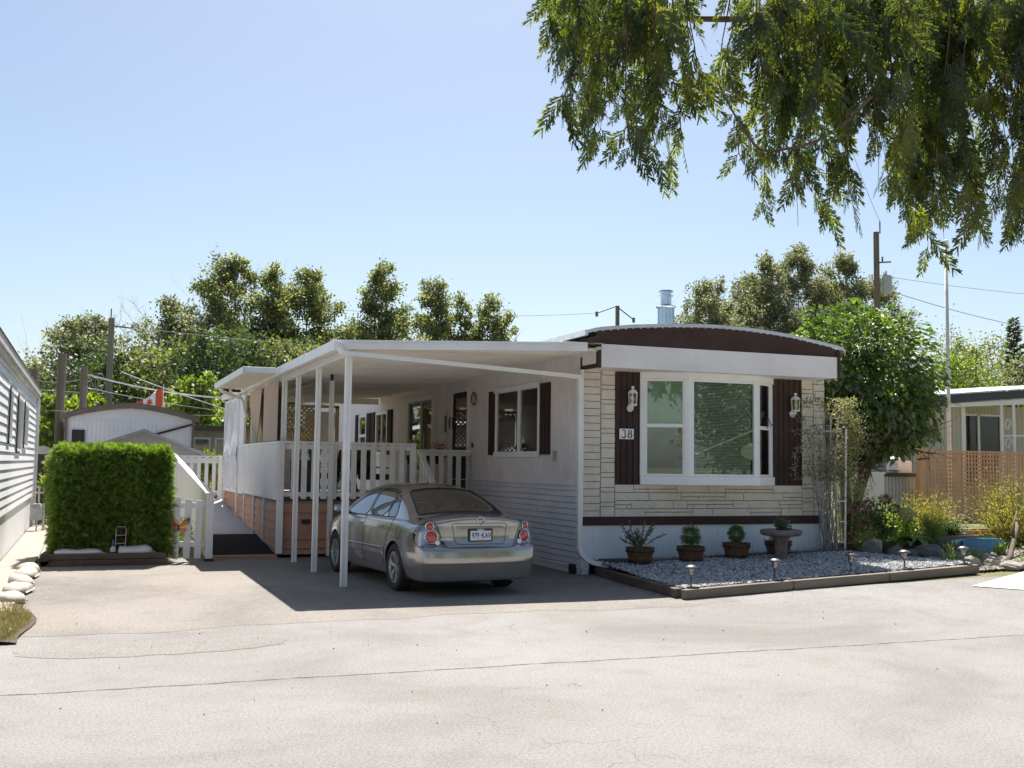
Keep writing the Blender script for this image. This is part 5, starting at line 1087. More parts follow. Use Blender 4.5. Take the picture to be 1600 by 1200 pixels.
# ------------------------------------------------------------------ neighbour on the left
nb = thing('neighbour_home', 'white lap sided mobile home along the left edge', 'mobile home', (-3.4, 24, 0)); NX = -1.285
NWALL = PM('neighbour_siding', (.72, .72, .74), .5, .04, 2, dirt=.2, dirtc=(.5, .5, .5)); SHAD = PM('grey_trim', (.48, .45, .42), .6)
nh = [(20.1, 20.75, 2.05, 2.95), (22.4, 23.9, 1.9, 2.95), (24.7, 26.2, 2.0, 2.93)]
b = MB(); lapsiding(b, NX, 12, 30.6, .80, 3.36, .15, nh, d=.02, sgn=1); b.box(-5.6, NX-.02, 30.55, 30.6, 0, 3.4); b.build('wall', NWALL, nb)
b = MB(); vsiding(b, NX-.02, 12, 30.6, .0, .80, .3, [], sgn=1); b.build('skirting', NWALL, nb)
b = MB(); b.box(NX-.02, NX+.03, 30.5, 30.62, 0, 3.4); b.build('corner_trim', METALW, nb); b = MB(); b.tube([(NX+.06, 30.45, .1), (NX+.06, 30.45, 3.3)], .04, 8); b.build('downspout', METALW, nb)
b = MB(); [room(b, h_, -1.0, 'x', NX-.03) for h_ in nh]; b.build('interior', ROOMC, nb)
for h_ in nh:
    fr = MB(); rect_frame(fr, NX-.03, NX+.05, h_[0], h_[1], h_[2], h_[3], .05); w = fr.build('window', VINYL, nb); g = MB(); g.box(NX-.01, NX-.004, h_[0]+.05, h_[1]-.05, h_[2]+.05, h_[3]-.05); g.build('pane', GLSD, w); s = MB(); s.box(NX+.03, NX+.052, h_[0]-.02, h_[0], h_[2]-.03, h_[3]+.03); s.build('edge_trim', BLACK, w)
b = MB(); b.box(NX-.05, NX+.10, 12, 30.9, 3.38, 3.52); b.box(NX-.05, NX+.07, 12, 30.85, 3.30, 3.38); b.build('fascia', SHAD, nb)
b = MB(); U, W = np.meshgrid(np.linspace(-5.6, NX+.12, 10), np.array([12, 30.95]), indexing='ij'); b.grid(U, W, 3.53+.55*np.sin((U+5.6)/(5.6+NX+.12)*math.pi)); b.build('roof', SILVER, nb)
gm = thing('gas_meter', 'small grey gas meter on a pipe beside the left home', 'gas meter', (-1.12, 28.6, 0)); m = MB(); m.lathe([(0, .28), (.11, .30), (.14, .4), (.14, .58), (.1, .68), (0, .7)], (-1.08, 28.6, 0), 14); m.build('meter_body', PM('meter_grey', (.35, .37, .38), .5), gm)
m = MB(); m.tube([(-1.25, 28.6, .95), (-.95, 28.6, .95), (-.95, 28.6, 1.05)], .025, 6); m.tube([(-1.05, 28.6, .7), (-1.05, 28.6, 1.1)], .025, 6); m.tube([(-.93, 28.6, 0), (-.93, 28.6, .7)], .03, 6); m.tube([(-1.08, 28.6, 0), (-1.08, 28.6, .28)], .02, 6); m.build('pipe', SHAD, gm)

# ------------------------------------------------------------------ homes behind on the left
h1 = thing('gabled_home', 'white home end with low brown edged gable behind the hedge', 'mobile home', (1.2, 36, 0))
xs1 = np.linspace(-.78, 3.1, 13); zf = lambda x: 3.44-.37*(abs(x-1.16)/1.94)**1.6
b = MB(); b.prism([(-.62, 0), (2.95, 0)]+[(x, zf(x)-.1) for x in np.linspace(2.95, -.62, 12)], 'y', 34.1, 36); vsiding(b, 34.09, -.62, 2.95, .3, 2.95, .12, [], axis='y'); b.build('wall', NWALL, h1)
b = MB(); b.prism([(x, zf(x)-.16) for x in xs1]+[(x, zf(x)) for x in xs1[::-1]], 'y', 33.9, 34.02); b.box(-.66, -.58, 34.0, 34.08, 1, 3.0); b.box(2.9, 2.97, 34.0, 34.08, 1, 3.0); b.build('fascia', PM('taupe_trim', (.16, .12, .10), .6), h1)
U, W = np.meshgrid(xs1, np.array([33.95, 44]), indexing='ij'); b = MB(); b.grid(U, W, np.vectorize(zf)(U)+.01); b.build('roof', SILVER, h1)
b = MB(); b.box(-.45, -.1, 34.02, 34.07, 2.0, 2.62); b.build('window', DARKIN, h1); b = MB(); b.bar((2.9, 34.03, 2.85), (1.6, 34.03, 2.45), .04, .06); b.build('brace', BROWN, h1)
h2 = thing('garden_shed', 'low grey gabled shed just over the hedge', 'shed', (1.4, 31, 0))
b = MB(); b.prism([(.1, 0), (2.75, 0), (2.75, 2.0), (1.35, 2.5), (.1, 2.08)], 'y', 30.3, 32.6); lapsiding(b, 30.29, .15, 2.7, .2, 2.05, .12, axis='y'); b.build('wall', PM('shed_grey', (.36, .35, .38), .6, .06), h2)
b = MB(); b.hexa([(-.1, 30.0, 1.98), (1.35, 30.0, 2.50), (1.35, 32.8, 2.50), (-.1, 32.8, 1.98), (-.1, 30.0, 2.06), (1.35, 30.0, 2.58), (1.35, 32.8, 2.58), (-.1, 32.8, 2.06)]); b.hexa([(1.35, 30.0, 2.50), (3.0, 30.0, 1.86), (3.0, 32.8, 1.86), (1.35, 32.8, 2.50), (1.35, 30.0, 2.58), (3.0, 30.0, 1.94), (3.0, 32.8, 1.94), (1.35, 32.8, 2.58)]); b.build('roof', PM('shed_roof', (.30, .30, .33), .7, .1, 8), h2)
h3 = thing('flat_roofed_home', 'small dark roofed home with windows between the gable and the canopy', 'house', (4.6, 41, 0))
b = MB(); b.box(3.3, 7.2, 40.4, 44, 0, 2.9); b.build('wall', PM('beige_wall', (.42, .37, .30), .7), h3); b = MB(); b.box(3.1, 7.4, 40.0, 44.3, 2.86, 3.03); b.build('roof', PM('dark_roof', (.10, .085, .075), .8), h3)
for x in (3.5, 4.25): b = MB(); b.box(x, x+.6, 40.36, 40.42, 1.7, 2.6); f = b.build('window', VINYL, h3); b = MB(); b.box(x+.06, x+.54, 40.34, 40.362, 1.76, 2.54); b.build('pane', GLSD, f); b = MB(); 
fnc = thing('back_fence', 'reddish brown board fence beyond the ramp railing', 'fence', (4, 36, 0)); b = MB()
for k in range(40): b.box(-.9+k*.16, -.76+k*.16, 37, 37.03, 0, 1.35+.02*math.sin(k*3))
b.build('board', PM('red_fence', (.18, .09, .065), .8, .2), fnc)
bsk = thing('dark_shed', 'dark brown shed wall beyond the gas meter', 'shed', (-.9, 35, 0)); b = MB(); b.box(-1.9, -.55, 34.5, 36.5, 0, 1.9); b.build('wall', PM('dark_wood', (.06, .045, .035), .9, .3), bsk); b = MB(); b.prism([(-2.0, 1.9), (-.45, 1.9), (-1.2, 2.15)], 'y', 34.4, 36.6); b.build('roof', SHAD, bsk)
# shrubs near the left side yard
def shrub(name, label, c, rad, n, ls, mat, seed, group=None, cat='shrub', stems=9, stemm=TWIG, bent=True, hollow=.35, wf=.5, zmin=.02):
    r = np.random.default_rng(seed); T = thing(name, label, cat, (c[0], c[1], c[2]), group=group); c = np.array(c, float); rad = np.array(rad, float); m = MB(); P = []
    for k in range(stems):
        d = r.normal(size=3); d[2] = abs(d[2])+.6; d /= np.linalg.norm(d); tip = d*rad*np.array([1, 1, 2])*r.uniform(.7, 1.05); Q = limb(c, tip, np.linalg.norm(tip), 5, r, .10); m.tube(Q, np.linspace(.012, .003, 6)*(.5+np.linalg.norm(rad)), 4, caps=False)
        mm = n//stems; s = r.uniform(hollow, 1.08, mm)*5; kk = np.clip(s.astype(int), 0, 4); P.append(Q[kk]+(Q[kk+1]-Q[kk])*(s-kk)[:, None]+r.normal(size=(mm, 3))*rad*.22)
    m.build('stem', stemm, T); P = np.vstack(P); P = P[P[:, 2] > c[2]+zmin]; l = MB(); A = P-c; A = A/(np.linalg.norm(A, axis=1)[:, None]+1e-6)
    (leafbent if bent else leafquads)(l, P, ls, ls*wf, r, A=A); l.build('foliage', mat, T); return T
shrub('shrub', 'yellow green shrub by the gas meter', (-.6, 29.3, .0), (.35, .6, .35), 900, .09, BRIGHT, 51); shrub('shrub', 'pale green plant on the neighbour wall above the gas meter', (-.95, 31.2, .9), (.2, .2, .25), 300, .12, BRIGHT, 52)
shrub('shrub', 'straggly shrub behind the ramp end railing', (3.0, 31.5, .1), (.5, .4, .75), 900, .08, COT, 53); shrub('shrub', 'bright conical cedar bush beyond the ramp railing', (3.85, 38.5, 1.2), (.35, .35, .45), 2200, .10, BRIGHT, 54, stems=40)
shrub('shrub', 'green weeds growing behind the picket gate', (1.65, 21.2, 0), (.35, .5, .3), 1200, .07, BRIGHT, 55, stems=20)

# ------------------------------------------------------------------ cedar hedge in its timber planter
HEDGE = LEAF('hedge_leaf', [(.0, (.045, .09, .018)), (.35, (.14, .23, .035)), (.68, (.30, .40, .055)), (1, (.48, .52, .09))], .42, (1.5, 1.55, .5), ns=16, nw=1.5, iw=.2)
hd = thing('hedge', 'dense square clipped cedar hedge with a brown bare patch low down', 'hedge', (.45, 20.6, 0)); r = np.random.default_rng(9)
hx0, hx1, hy0, hy1, hz = -.52, 1.36, 19.75, 21.5, 1.93
m = MB(); n1 = 26
def hsurf(u, v, face):
    if face == 'f': x = hx0+(hx1-hx0)*u; z = .12+(hz-.12)*v; p = np.stack([x, np.full_like(x, hy0), z], -1); nn = np.array([0, -1, 0])
    elif face == 'b': x = hx0+(hx1-hx0)*u; z = .12+(hz-.12)*v; p = np.stack([x, np.full_like(x, hy1), z], -1); nn = np.array([0, 1, 0])
    elif face == 'l': y = hy0+(hy1-hy0)*u; z = .12+(hz-.12)*v; p = np.stack([np.full_like(y, hx0), y, z], -1); nn = np.array([-1, 0, 0])
    elif face == 'r': y = hy0+(hy1-hy0)*u; z = .12+(hz-.12)*v; p = np.stack([np.full_like(y, hx1), y, z], -1); nn = np.array([1, 0, 0])
    else: x = hx0+(hx1-hx0)*u; y = hy0+(hy1-hy0)*v; p = np.stack([x, y, np.full_like(x, hz)], -1); nn = np.array([0, 0, 1])
    b_ = .035*np.sin(p[..., 0]*5.3+p[..., 2]*3)+.03*np.sin(p[..., 0]*11+p[..., 1]*4+p[..., 2]*1.3)+.02*np.sin(p[..., 2]*9+p[..., 0]*3); taper = .05*(1-v) if face in 'fblr' else 0
    rnd = .12*np.maximum(0, (p[..., 2]-1.72)/.21)**2 if face in 'fblr' else .10*(np.maximum(0, np.abs(u-.5)*2-.85)/.15)**2*0
    return p+nn*(b_-rnd)[..., None] if face != 't' else p+nn*(b_*.8-.07*(np.clip(np.abs(u-.5)*2-.86, 0, 1)/.14)**2)[..., None], nn
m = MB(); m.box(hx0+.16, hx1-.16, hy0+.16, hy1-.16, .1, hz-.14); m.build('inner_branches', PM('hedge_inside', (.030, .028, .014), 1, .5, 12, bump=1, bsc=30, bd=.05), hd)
def spray_template(nb=5, L=1.0):
    V = []; F = []
    def tri(a, b_, w): 
        d = np.array(b_)-np.array(a); p = np.array([-d[1], d[0], 0]); p = p/np.linalg.norm(p)*w; k = len(V); V.extend([np.array(a)-p, np.array(a)+p, np.array(b_)+p*.35, np.array(b_)-p*.35]); F.append((k, k+1, k+2, k+3))
    tri((0, 0, 0), (0, L, 0), .035)
    for k in range(nb):
        y = L*(.12+.75*k/nb); l = L*(.42-.26*k/nb)
        for s_ in (-1, 1): tri((0, y+(.05 if s_ > 0 else 0), 0), (s_*l*.75, y+l*.62, -.05*l), .045)
    return np.array(V), np.array(F)
def put_sprays(mb, P, A, N_, size, r, tmpl, roll=None, sway=.25):
    tv, tf_ = tmpl; n = len(P); a = A/np.linalg.norm(A, axis=1)[:, None]; w = np.cross(a, N_); w /= np.linalg.norm(w, axis=1)[:, None]+1e-9
    ang = r.normal(size=n)*sway if roll is None else roll; c = np.cross(w, a); w2 = w*np.cos(ang)[:, None]+c*np.sin(ang)[:, None]; c2 = np.cross(w2, a); s = (size*r.uniform(.65, 1.25, n))[:, None, None]
    bend = -np.abs(tv[:, 1])**2*.25
    V = P[:, None, :]+s*(tv[None, :, 0, None]*w2[:, None, :]+tv[None, :, 1, None]*a[:, None, :]+(tv[:, 2])[None, :, None]*c2[:, None, :]); V[:, :, 2] += (s[:, :, 0]*bend[None, :])
    k = len(tv); mb.add(V.reshape(-1, 3), (tf_[None]+np.arange(n)[:, None, None]*k).reshape(-1, 4))
m = MB(); TM = spray_template(4)
for face, N in (('f', 15000), ('t', 7000), ('l', 3800), ('r', 3800), ('b', 2500)):
    u = r.uniform(0, 1, N); v = r.uniform(0, 1, N); p, nn = hsurf(u, v, face)
    if face == 'f':   # bare brownish gaps low down
        gap = np.exp(-(((p[:, 0]-.62)/.16)**2+((p[:, 2]-.45)/.32)**2))+.8*np.exp(-(((p[:, 0]-.1)/.35)**2+((p[:, 2]-.18)/.10)**2))+.5*np.exp(-(((p[:, 0]-.95)/.2)**2+((p[:, 2]-.2)/.12)**2)); k = r.uniform(0, 1, N) > gap*.97; p = p[k]
    dpt = r.uniform(-.10, .03, len(p))-.05*(np.sin(p[:, 0]*21+p[:, 2]*13)*np.sin(p[:, 2]*25-p[:, 0]*9+p[:, 1]*17) > .25); p = p+nn*dpt[:, None]; A = nn*1.0+r.normal(size=p.shape)*.55+np.array([0, 0, .55 if face != 't' else .8]); nr = np.tile(nn, (len(p), 1))+r.normal(size=p.shape)*.5
    put_sprays(m, p, A, nr+1e-3, .12, r, TM, sway=.9)
N = 900; p = np.stack([r.uniform(hx0+.05, hx1-.05, N), r.uniform(hy0+.02, hy1, N), hz+r.uniform(-.03, .03, N)], 1); put_sprays(m, p, np.array([0, 0, 1.])+r.normal(size=(N, 3))*.3, r.normal(size=(N, 3)), .15, r, TM)
m.build('foliage', HEDGE, hd)
DEADL = LEAF('dead_cedar', [(0, (.08, .04, .02)), (1, (.22, .11, .06))], .2, (1.2, 1, .8)); m = MB(); N = 700; p = np.stack([r.normal(.65, .22, N), r.uniform(19.78, 19.9, N), np.abs(r.normal(.35, .2, N))+.1], 1); p2 = np.stack([r.normal(.1, .3, 500), r.uniform(19.74, 19.9, 500), r.uniform(.12, .32, 500)], 1); p = np.vstack([p, p2]); p = p[(p[:, 0] > -.45) & (p[:, 0] < 1.3)]
put_sprays(m, p, r.normal(size=p.shape)+np.array([0, -.4, .2]), r.normal(size=p.shape), .09, r, TM); m.build('dead_twigs', DEADL, hd)
lp = thing('log_planter', 'two stacked brown timbers edging the hedge bed', 'planter', (.3, 19.4, 0)); 
for z0_, off in ((0, 0), (.10, .02)): b = MB(); b.box(-.66, 1.30, 19.42+off, 19.54+off, z0_+.004, z0_+.098); b.build('timber', TIMBER, lp, bevel=.012)
b = MB(); b.tube([(-.60, 19.42, .1), (-.60, 20.3, .1)], .085, 12); b.build('round_log', TIMBER, lp)
b = MB(); b.box(-.5, 1.3, 19.54, 21.5, 0, .10); struct(b.build('bed_soil', SOIL))
def bag(name, label, c, dim, rot, mat, seed, grp, cat='sandbag'):
    T = thing(name, label, cat, c, rot, group=grp); rn = np.random.default_rng(seed); u = np.linspace(-math.pi/2, math.pi/2, 13); v = np.linspace(0, 2*math.pi, 25)[:-1]; U, W = np.meshgrid(u, v, indexing='ij'); e = .55
    f = lambda a: np.sign(a)*np.abs(a)**e
    X = dim[0]*f(np.sin(U)); Y = dim[1]*f(np.cos(U))*f(np.cos(W))*(1-.15*np.sin(U)**4); Z = dim[2]*np.maximum(np.cos(U)**.8*np.sin(W), -.35)*(1+.18*np.sin(X*14+seed)+.12*np.cos(Y*19+seed)); m = MB(); X2 = np.concatenate([X, X[:, :1]], 1); Y2 = np.concatenate([Y, Y[:, :1]], 1); Z2 = np.concatenate([Z, Z[:, :1]], 1)
    m.grid(X2, Y2, Z2+dim[2]*.35); m.build('sack', mat, T, smooth=True, local=True); m = MB(); m.grid(np.array([[dim[0]*.96, dim[0]*1.12], [dim[0]*.96, dim[0]*1.15]]), np.array([[-dim[1]*.6, -dim[1]*.7], [dim[1]*.6, dim[1]*.72]]), np.array([[dim[2]*.3, dim[2]*.15], [dim[2]*.35, dim[2]*.3]])); o = m.build('sewn_end', mat, T, local=True); o.modifiers.new('t', 'SOLIDIFY').thickness = .01; return T
SB = 'sandbags laid between the sidewalk and the driveway'
for k, (x, y, rt, lb) in enumerate([(-.80, 18.6, .2, 'pale sandbag nearest the timber planter, top end of the row'), (-.78, 17.7, -.1, 'second sandbag down from the timber planter'), (-.80, 16.7, .15, 'middle sandbag of the row along the driveway edge'), (-.78, 15.7, -.2, 'fourth sandbag, slightly slumped, from the planter'), (-.83, 14.75, .3, 'nearest sandbag beside the dry grass corner')]):
    bag('sandbag', lb, (x, y, .02), (.15, .34, .085), rt, SAND, k+1, SB)
bag('white_sack', 'flat white sack lying left on the hedge timbers', (-.08, 19.66, .19), (.38, .14, .055), .0, WHITEBAG, 11, 'white sacks under the hedge', 'sack'); bag('white_sack', 'plump white sack lying right of centre under the hedge', (.82, 19.64, .19), (.28, .14, .085), .06, WHITEBAG, 12, 'white sacks under the hedge', 'sack')
tg = thing('garden_gnome_figure', 'small blue and white garden figure between the two sacks', 'figurine', (.46, 19.66, .2)); m = MB(); m.lathe([(0, 0), (.05, .01), (.045, .07), (.02, .1)], (0, 0, 0), 10); m.build('base', WHITEBAG, tg, local=True); m = MB(); m.lathe([(.02, .1), (.03, .14), (.015, .19), (0, .22)], (0, 0, 0), 10); m.build('top', PM('blue_glaze', (.05, .12, .35), .3), tg, local=True)
bs = thing('wire_shelf', 'small grey metal stand half buried in the hedge', 'stand', (.62, 19.72, .2)); m = MB()
for z in (.05, .22, .36, .5): m.box(.42, .8, 19.70, 19.82, .12+z, .125+z) if z < .1 else m.box(.5, .66, 19.70, 19.8, .12+z, .125+z)
m.box(.56, .6, 19.72, 19.75, .1, .3); m.build('shelf', SILVER, bs); m = MB(); [m.tube([(x, 19.74, .1), (x, 19.74, .6)], .005, 5) for x in (.5, .66)]; m.build('frame', SILVER, bs)
# grass and soil at the left corner
m = MB(); b = MB(); r = np.random.default_rng(3); U, W = np.meshgrid(np.linspace(0, 1, 12), np.linspace(11.4, 14.4, 20), indexing='ij'); xr = -.50-.06*np.sin(W*2.3)-.12*np.clip((W-13)/1.4, 0, 1); X = -1.28*1.4+(xr+1.28*1.4)*U; m.grid(X, W, .02+.03*np.sin(U*3)*1+.008*np.sin(X*40+W*31)); struct(m.build('grass_patch_soil', SOIL, smooth=True))
DRYG = LEAF('dry_grass', [(0, (.16, .14, .04)), (.6, (.26, .23, .08)), (1, (.36, .30, .14))], .3, (1.2, 1.2, .7)); N = 9000; x = r.uniform(-1.8, -.5, N); y = r.uniform(11.4, 14.5, N); k = (x < -.54-.06*np.sin(y*2.3)-.10*np.clip((y-13)/1.4, 0, 1)) & (r.uniform(0, 1, N) < np.clip(1.2-.9*np.clip((y-12.7)/1.6, 0, 1), 0, 1)); P = np.stack([x, y, np.full(N, .03)], 1)[k]; g = MB(); leafquads(g, P, .07, .009, r, 1.6); o = tag(g.build('grass', DRYG), 'dry yellow grass at the left driveway corner', 'grass', kind='stuff')

# ------------------------------------------------------------------ gravel bed in front of the home
bedo = np.array([(7.62, 15.75), (7.42, 12.75), (9.4, 12.98), (11.0, 13.12), (12.95, 13.34), (13.0, 13.6), (12.1, 15.3), (11.9, 15.8)])
def bedz(x, y): return gz(x, y)+.135+.07*np.clip((y-14)/1.5, 0, 1)
U, W = np.meshgrid(np.linspace(7.45, 12.85, 40), np.linspace(12.7, 15.9, 24), indexing='ij'); m = MB(); i, j = np.meshgrid(np.arange(39), np.arange(23), indexing='ij'); i = i.ravel(); j = j.ravel(); Vv = np.stack([U, W, bedz(U, W)-.012+.006*np.sin(U*41)*np.sin(W*37)], -1).reshape(-1, 3); Fq = np.stack([i*24+j, i*24+j+1, (i+1)*24+j+1, (i+1)*24+j], 1); k = inpoly(Vv[Fq].mean(1)[:, :2], bedo); m.add(Vv, Fq[k]); struct(m.build('gravel_bed', GRAVB, smooth=True))
def pebbles(mb, P, s, r, flat=.6):
    t = (1+5**.5)/2; iv = np.array([(0, 0, 1), (1, 0, 0), (0, 1, 0), (-1, 0, 0), (0, -1, 0), (0, 0, -1)], float); f = np.array([(0, 1, 2), (0, 2, 3), (0, 3, 4), (0, 4, 1), (5, 2, 1), (5, 3, 2), (5, 4, 3), (5, 1, 4)])
    N = len(P); V = np.tile(iv, (N, 1, 1))*r.uniform(.6, 1.35, (N, 6, 1)); a = r.uniform(0, 6.28, N); sc = s*r.uniform(.5, 1.4, (N, 1, 1))*np.stack([r.uniform(.8, 1.4, N), r.uniform(.7, 1.1, N), np.full(N, flat)], 1)[:, None, :]; V = V*sc; c, s_ = np.cos(a)[:, None], np.sin(a)[:, None]; X = V[..., 0]*c-V[..., 1]*s_; Y = V[..., 0]*s_+V[..., 1]*c; V = np.stack([X, Y, V[..., 2]], -1)+P[:, None, :]
    mb.add(V.reshape(-1, 3), (f[None]+np.arange(N)[:, None, None]*6).reshape(-1, 3))
def PEB(name, stops):
    m, nt, out = newmat(name); g = nd(nt, 'ShaderNodeNewGeometry'); c = ramp(nt, g.outputs['Random Per Island'], stops); p = nd(nt, 'ShaderNodeBsdfPrincipled'); nt.links.new(c, p.inputs[0]); p.inputs['Roughness'].default_value = .8; nt.links.new(p.outputs[0], out.inputs[0]); return m
PEBM = PEB('grey_gravel', [(0, (.16, .165, .175)), (.5, (.34, .35, .36)), (.85, (.52, .51, .50)), (1, (.66, .63, .59))])
r = np.random.default_rng(21); N = 26000; P = np.stack([r.uniform(7.4, 12.95, N), r.uniform(12.7, 15.85, N)], 1); P = P[inpoly(P, bedo)]; P3 = np.concatenate([P, (bedz(P[:, 0], P[:, 1])+r.uniform(-.004, .012, len(P)))[:, None]], 1); m = MB(); pebbles(m, P3, .021, r); tag(m.build('gravel', PEBM), 'grey angular gravel filling the front bed', 'gravel', kind='stuff')
# low timber edging
def edging(label, pts, w=.11, h=.12, mat=KERBW, zoff=0.0, grp='timber edging of the front bed'):
    T = thing('timber_edging', label, 'garden edging', (pts[0][0], pts[0][1], 0), group=grp)
    for a, b_ in zip(pts[:-1], pts[1:]):
        za = float(gz(*a))+zoff+h/2; zb = float(gz(*b_))+zoff+h/2; m = MB(); a3 = np.array((a[0], a[1], za)); b3 = np.array((b_[0], b_[1], zb)); d = (b3-a3)/np.linalg.norm(b3-a3)*.012; m.bar(a3+d, b3-d, w, h); m.build('timber', mat, T, bevel=.014)
edging('long weathered timber along the front of the gravel bed', [(7.36, 12.64), (9.25, 12.90), (11.05, 13.06), (12.95, 13.25)], h=.13)
edging('dark timber down the left side of the gravel bed', [(7.60, 15.70), (7.48, 14.3), (7.38, 12.76)], mat=TIMBER, h=.13)
edging('dark round log step in front of the skirting', [(7.75, 15.42), (9.4, 15.42), (11.0, 15.40), (12.15, 15.38)], w=.13, h=.15, mat=TIMBER, zoff=.08)
edging('short low timbers under the leafy tree', [(12.55, 16.3), (13.9, 16.1)], w=.12, h=.22, mat=TIMBER, zoff=.02)
m = MB(); m.box(7.7, 12.2, 15.48, 15.88, .1, .27); struct(m.build('planting_bed', SOIL)); sti = MB(); sti.bar((7.52, 15.2, .02), (7.34, 14.05, .02), .03, .02); tag(sti.build('stick', TWIG), 'pale stick lying on the driveway beside the bed', 'stick')
# potted shrubs
POTW = PM('stained_barrel', (.15, .065, .032), .6, .6, 9, st=(4, 4, .3)); BOXG = LEAF('boxwood', [(0, (.035, .075, .012)), (.6, (.08, .15, .02)), (1, (.16, .22, .04))], .3); GREYG = LEAF('grey_green_shrub', [(0, (.05, .07, .045)), (1, (.13, .16, .10))], .25)
def pot(x, y, label, kind, seed, z=.255):
    T = thing('potted_shrub', label, 'potted plant', (x, y, z), group='barrel pots in front of the skirting'); m = MB(); n = 22; pr = [(.165, 0), (.18, .05), (.225, .22), (.232, .24)]
    V = []; 
    for k in range(n):
        a0 = 2*math.pi*k/n+.012; a1 = 2*math.pi*(k+1)/n-.012
        for rr_, z_ in pr: V.append((rr_*math.cos(a0), rr_*math.sin(a0), z_)); V.append((rr_*math.cos(a1), rr_*math.sin(a1), z_))
    F_ = [];
    for k in range(n):
        o = k*8; F_ += [(o, o+1, o+3, o+2), (o+2, o+3, o+5, o+4), (o+4, o+5, o+7, o+6)]
    m.add(V, F_); m.lathe([(.155, .0), (.215, .235), (.2, .235), (.19, .2), (0, .2)], (0, 0, 0), 22); p_ = m.build('barrel', POTW, T, local=True); m = MB(); m.lathe([(.218, .165), (.229, .17), (.232, .19), (.224, .19)], (0, 0, 0), 30); m.lathe([(.18, .02), (.188, .02), (.192, .045), (.184, .045)], (0, 0, 0), 30); m.build('hoop', BLACK, p_, local=True)
    rr2 = np.random.default_rng(seed); m = MB(); l = MB(); 
    if kind == 'spiky':
        P = []; A = []
        for k in range(16):
            d = np.array([rr2.normal()*.5, rr2.normal()*.5, 1.0]); Q = limb((0, 0, .2), d, rr2.uniform(.28, .52), 6, rr2, .1); m.tube(Q, np.linspace(.008, .003, 7), 4, caps=False); s = rr2.uniform(.25, 1.02, 80)*6; kk = np.clip(s.astype(int), 0, 5); P.append(Q[kk]+(Q[kk+1]-Q[kk])*(s-kk)[:, None]); A.append(rr2.normal(size=(80, 3))*.7+(Q[kk+1]-Q[kk])/np.linalg.norm(Q[kk+1]-Q[kk], axis=1)[:, None])
        leafquads(l, np.vstack(P), .045, .014, rr2, A=np.vstack(A)); lm = GREYG
    elif kind == 'ball':
        P = rr2.normal(size=(1500, 3)); P = P/np.linalg.norm(P, axis=1)[:, None]*rr2.uniform(.6, 1.03, 1500)[:, None]*np.array([.125, .125, .13])+np.array([0, 0, .38]); leafquads(l, P, .03, .018, rr2, A=(P-np.array([0, 0, .38]))*6); lm = BOXG; m.tube([(0, 0, .2), (0, 0, .3)], .012, 6)
    elif kind == 'bush':
        P = rr2.normal(size=(1500, 3)); P = P/np.linalg.norm(P, axis=1)[:, None]*rr2.uniform(.45, 1.1, 1500)[:, None]*np.array([.14, .14, .16])+np.array([0, 0, .37]); P[:, 2] += rr2.uniform(0, .05, 1500)*(P[:, 2] > .4); leafquads(l, P, .04, .015, rr2, A=(P-np.array([0, 0, .3]))*6+np.array([0, 0, .5])); lm = BOXG; m.tube([(0, 0, .2), (0, 0, .32)], .014, 6)
    else:
        P = rr2.normal(size=(250, 3))*np.array([.07, .07, .04])+np.array([0, 0, .25]); leafquads(l, P, .04, .02, rr2, .6); lm = GREYG; m.tube([(0, 0, .2), (0, 0, .26)], .008, 5)
    m.build('stem', TWIG, T, local=True); l.build('foliage', lm, T, local=True)
pot(8.10, 15.22, 'barrel pot with a spiky grey green shrub, nearest the downspout', 'spiky', 1); pot(9.02, 15.24, 'barrel pot with a small upright green bush, second from the left', 'bush', 2); pot(9.87, 15.24, 'barrel pot with a round clipped ball shrub', 'ball', 3, .30); pot(10.76, 15.36, 'nearly empty barrel pot hidden behind the birdbath', 'empty', 4, .31)
# birdbath
STN = PM('birdbath_stone', (.20, .17, .15), .9, .35, 7, bump=1.0, bsc=30, bd=.02); bb = thing('birdbath', 'mottled grey stone birdbath on a tree trunk shaped pedestal', 'birdbath', (10.53, 14.95, .19))
def lumpy(prof, n, amp, seed, c=(0, 0, 0)):
    pr = np.array(prof); th_ = np.linspace(0, 2*math.pi, n+1); R_, T_ = np.meshgrid(pr[:, 0], th_, indexing='ij'); Z_ = np.repeat(pr[:, 1][:, None], n+1, 1); q = 1+amp*(np.sin(T_*5+Z_*20+seed)+np.sin(T_*9-Z_*31))*.5; m = MB(); m.grid(c[0]+R_*q*np.cos(T_), c[1]+R_*q*np.sin(T_), c[2]+Z_); return m
lumpy([(.15, -.06), (.13, .0), (.105, .06), (.095, .2), (.1, .34), (.12, .42), (.15, .46)], 40, .07, 1).build('pedestal', STN, bb, smooth=True, local=True); lumpy([(0, .455), (.15, .455), (.30, .48), (.335, .52), (.33, .565), (.29, .575), (.25, .55), (0, .53)], 44, .03, 2).build('basin', STN, bb, smooth=True, local=True)
T = shrub('fern', 'wispy dark fern growing in the birdbath basin', (10.53, 14.95, .72), (.13, .1, .12), 500, .05, GREYG, 61, cat='plant', stems=14, bent=False)
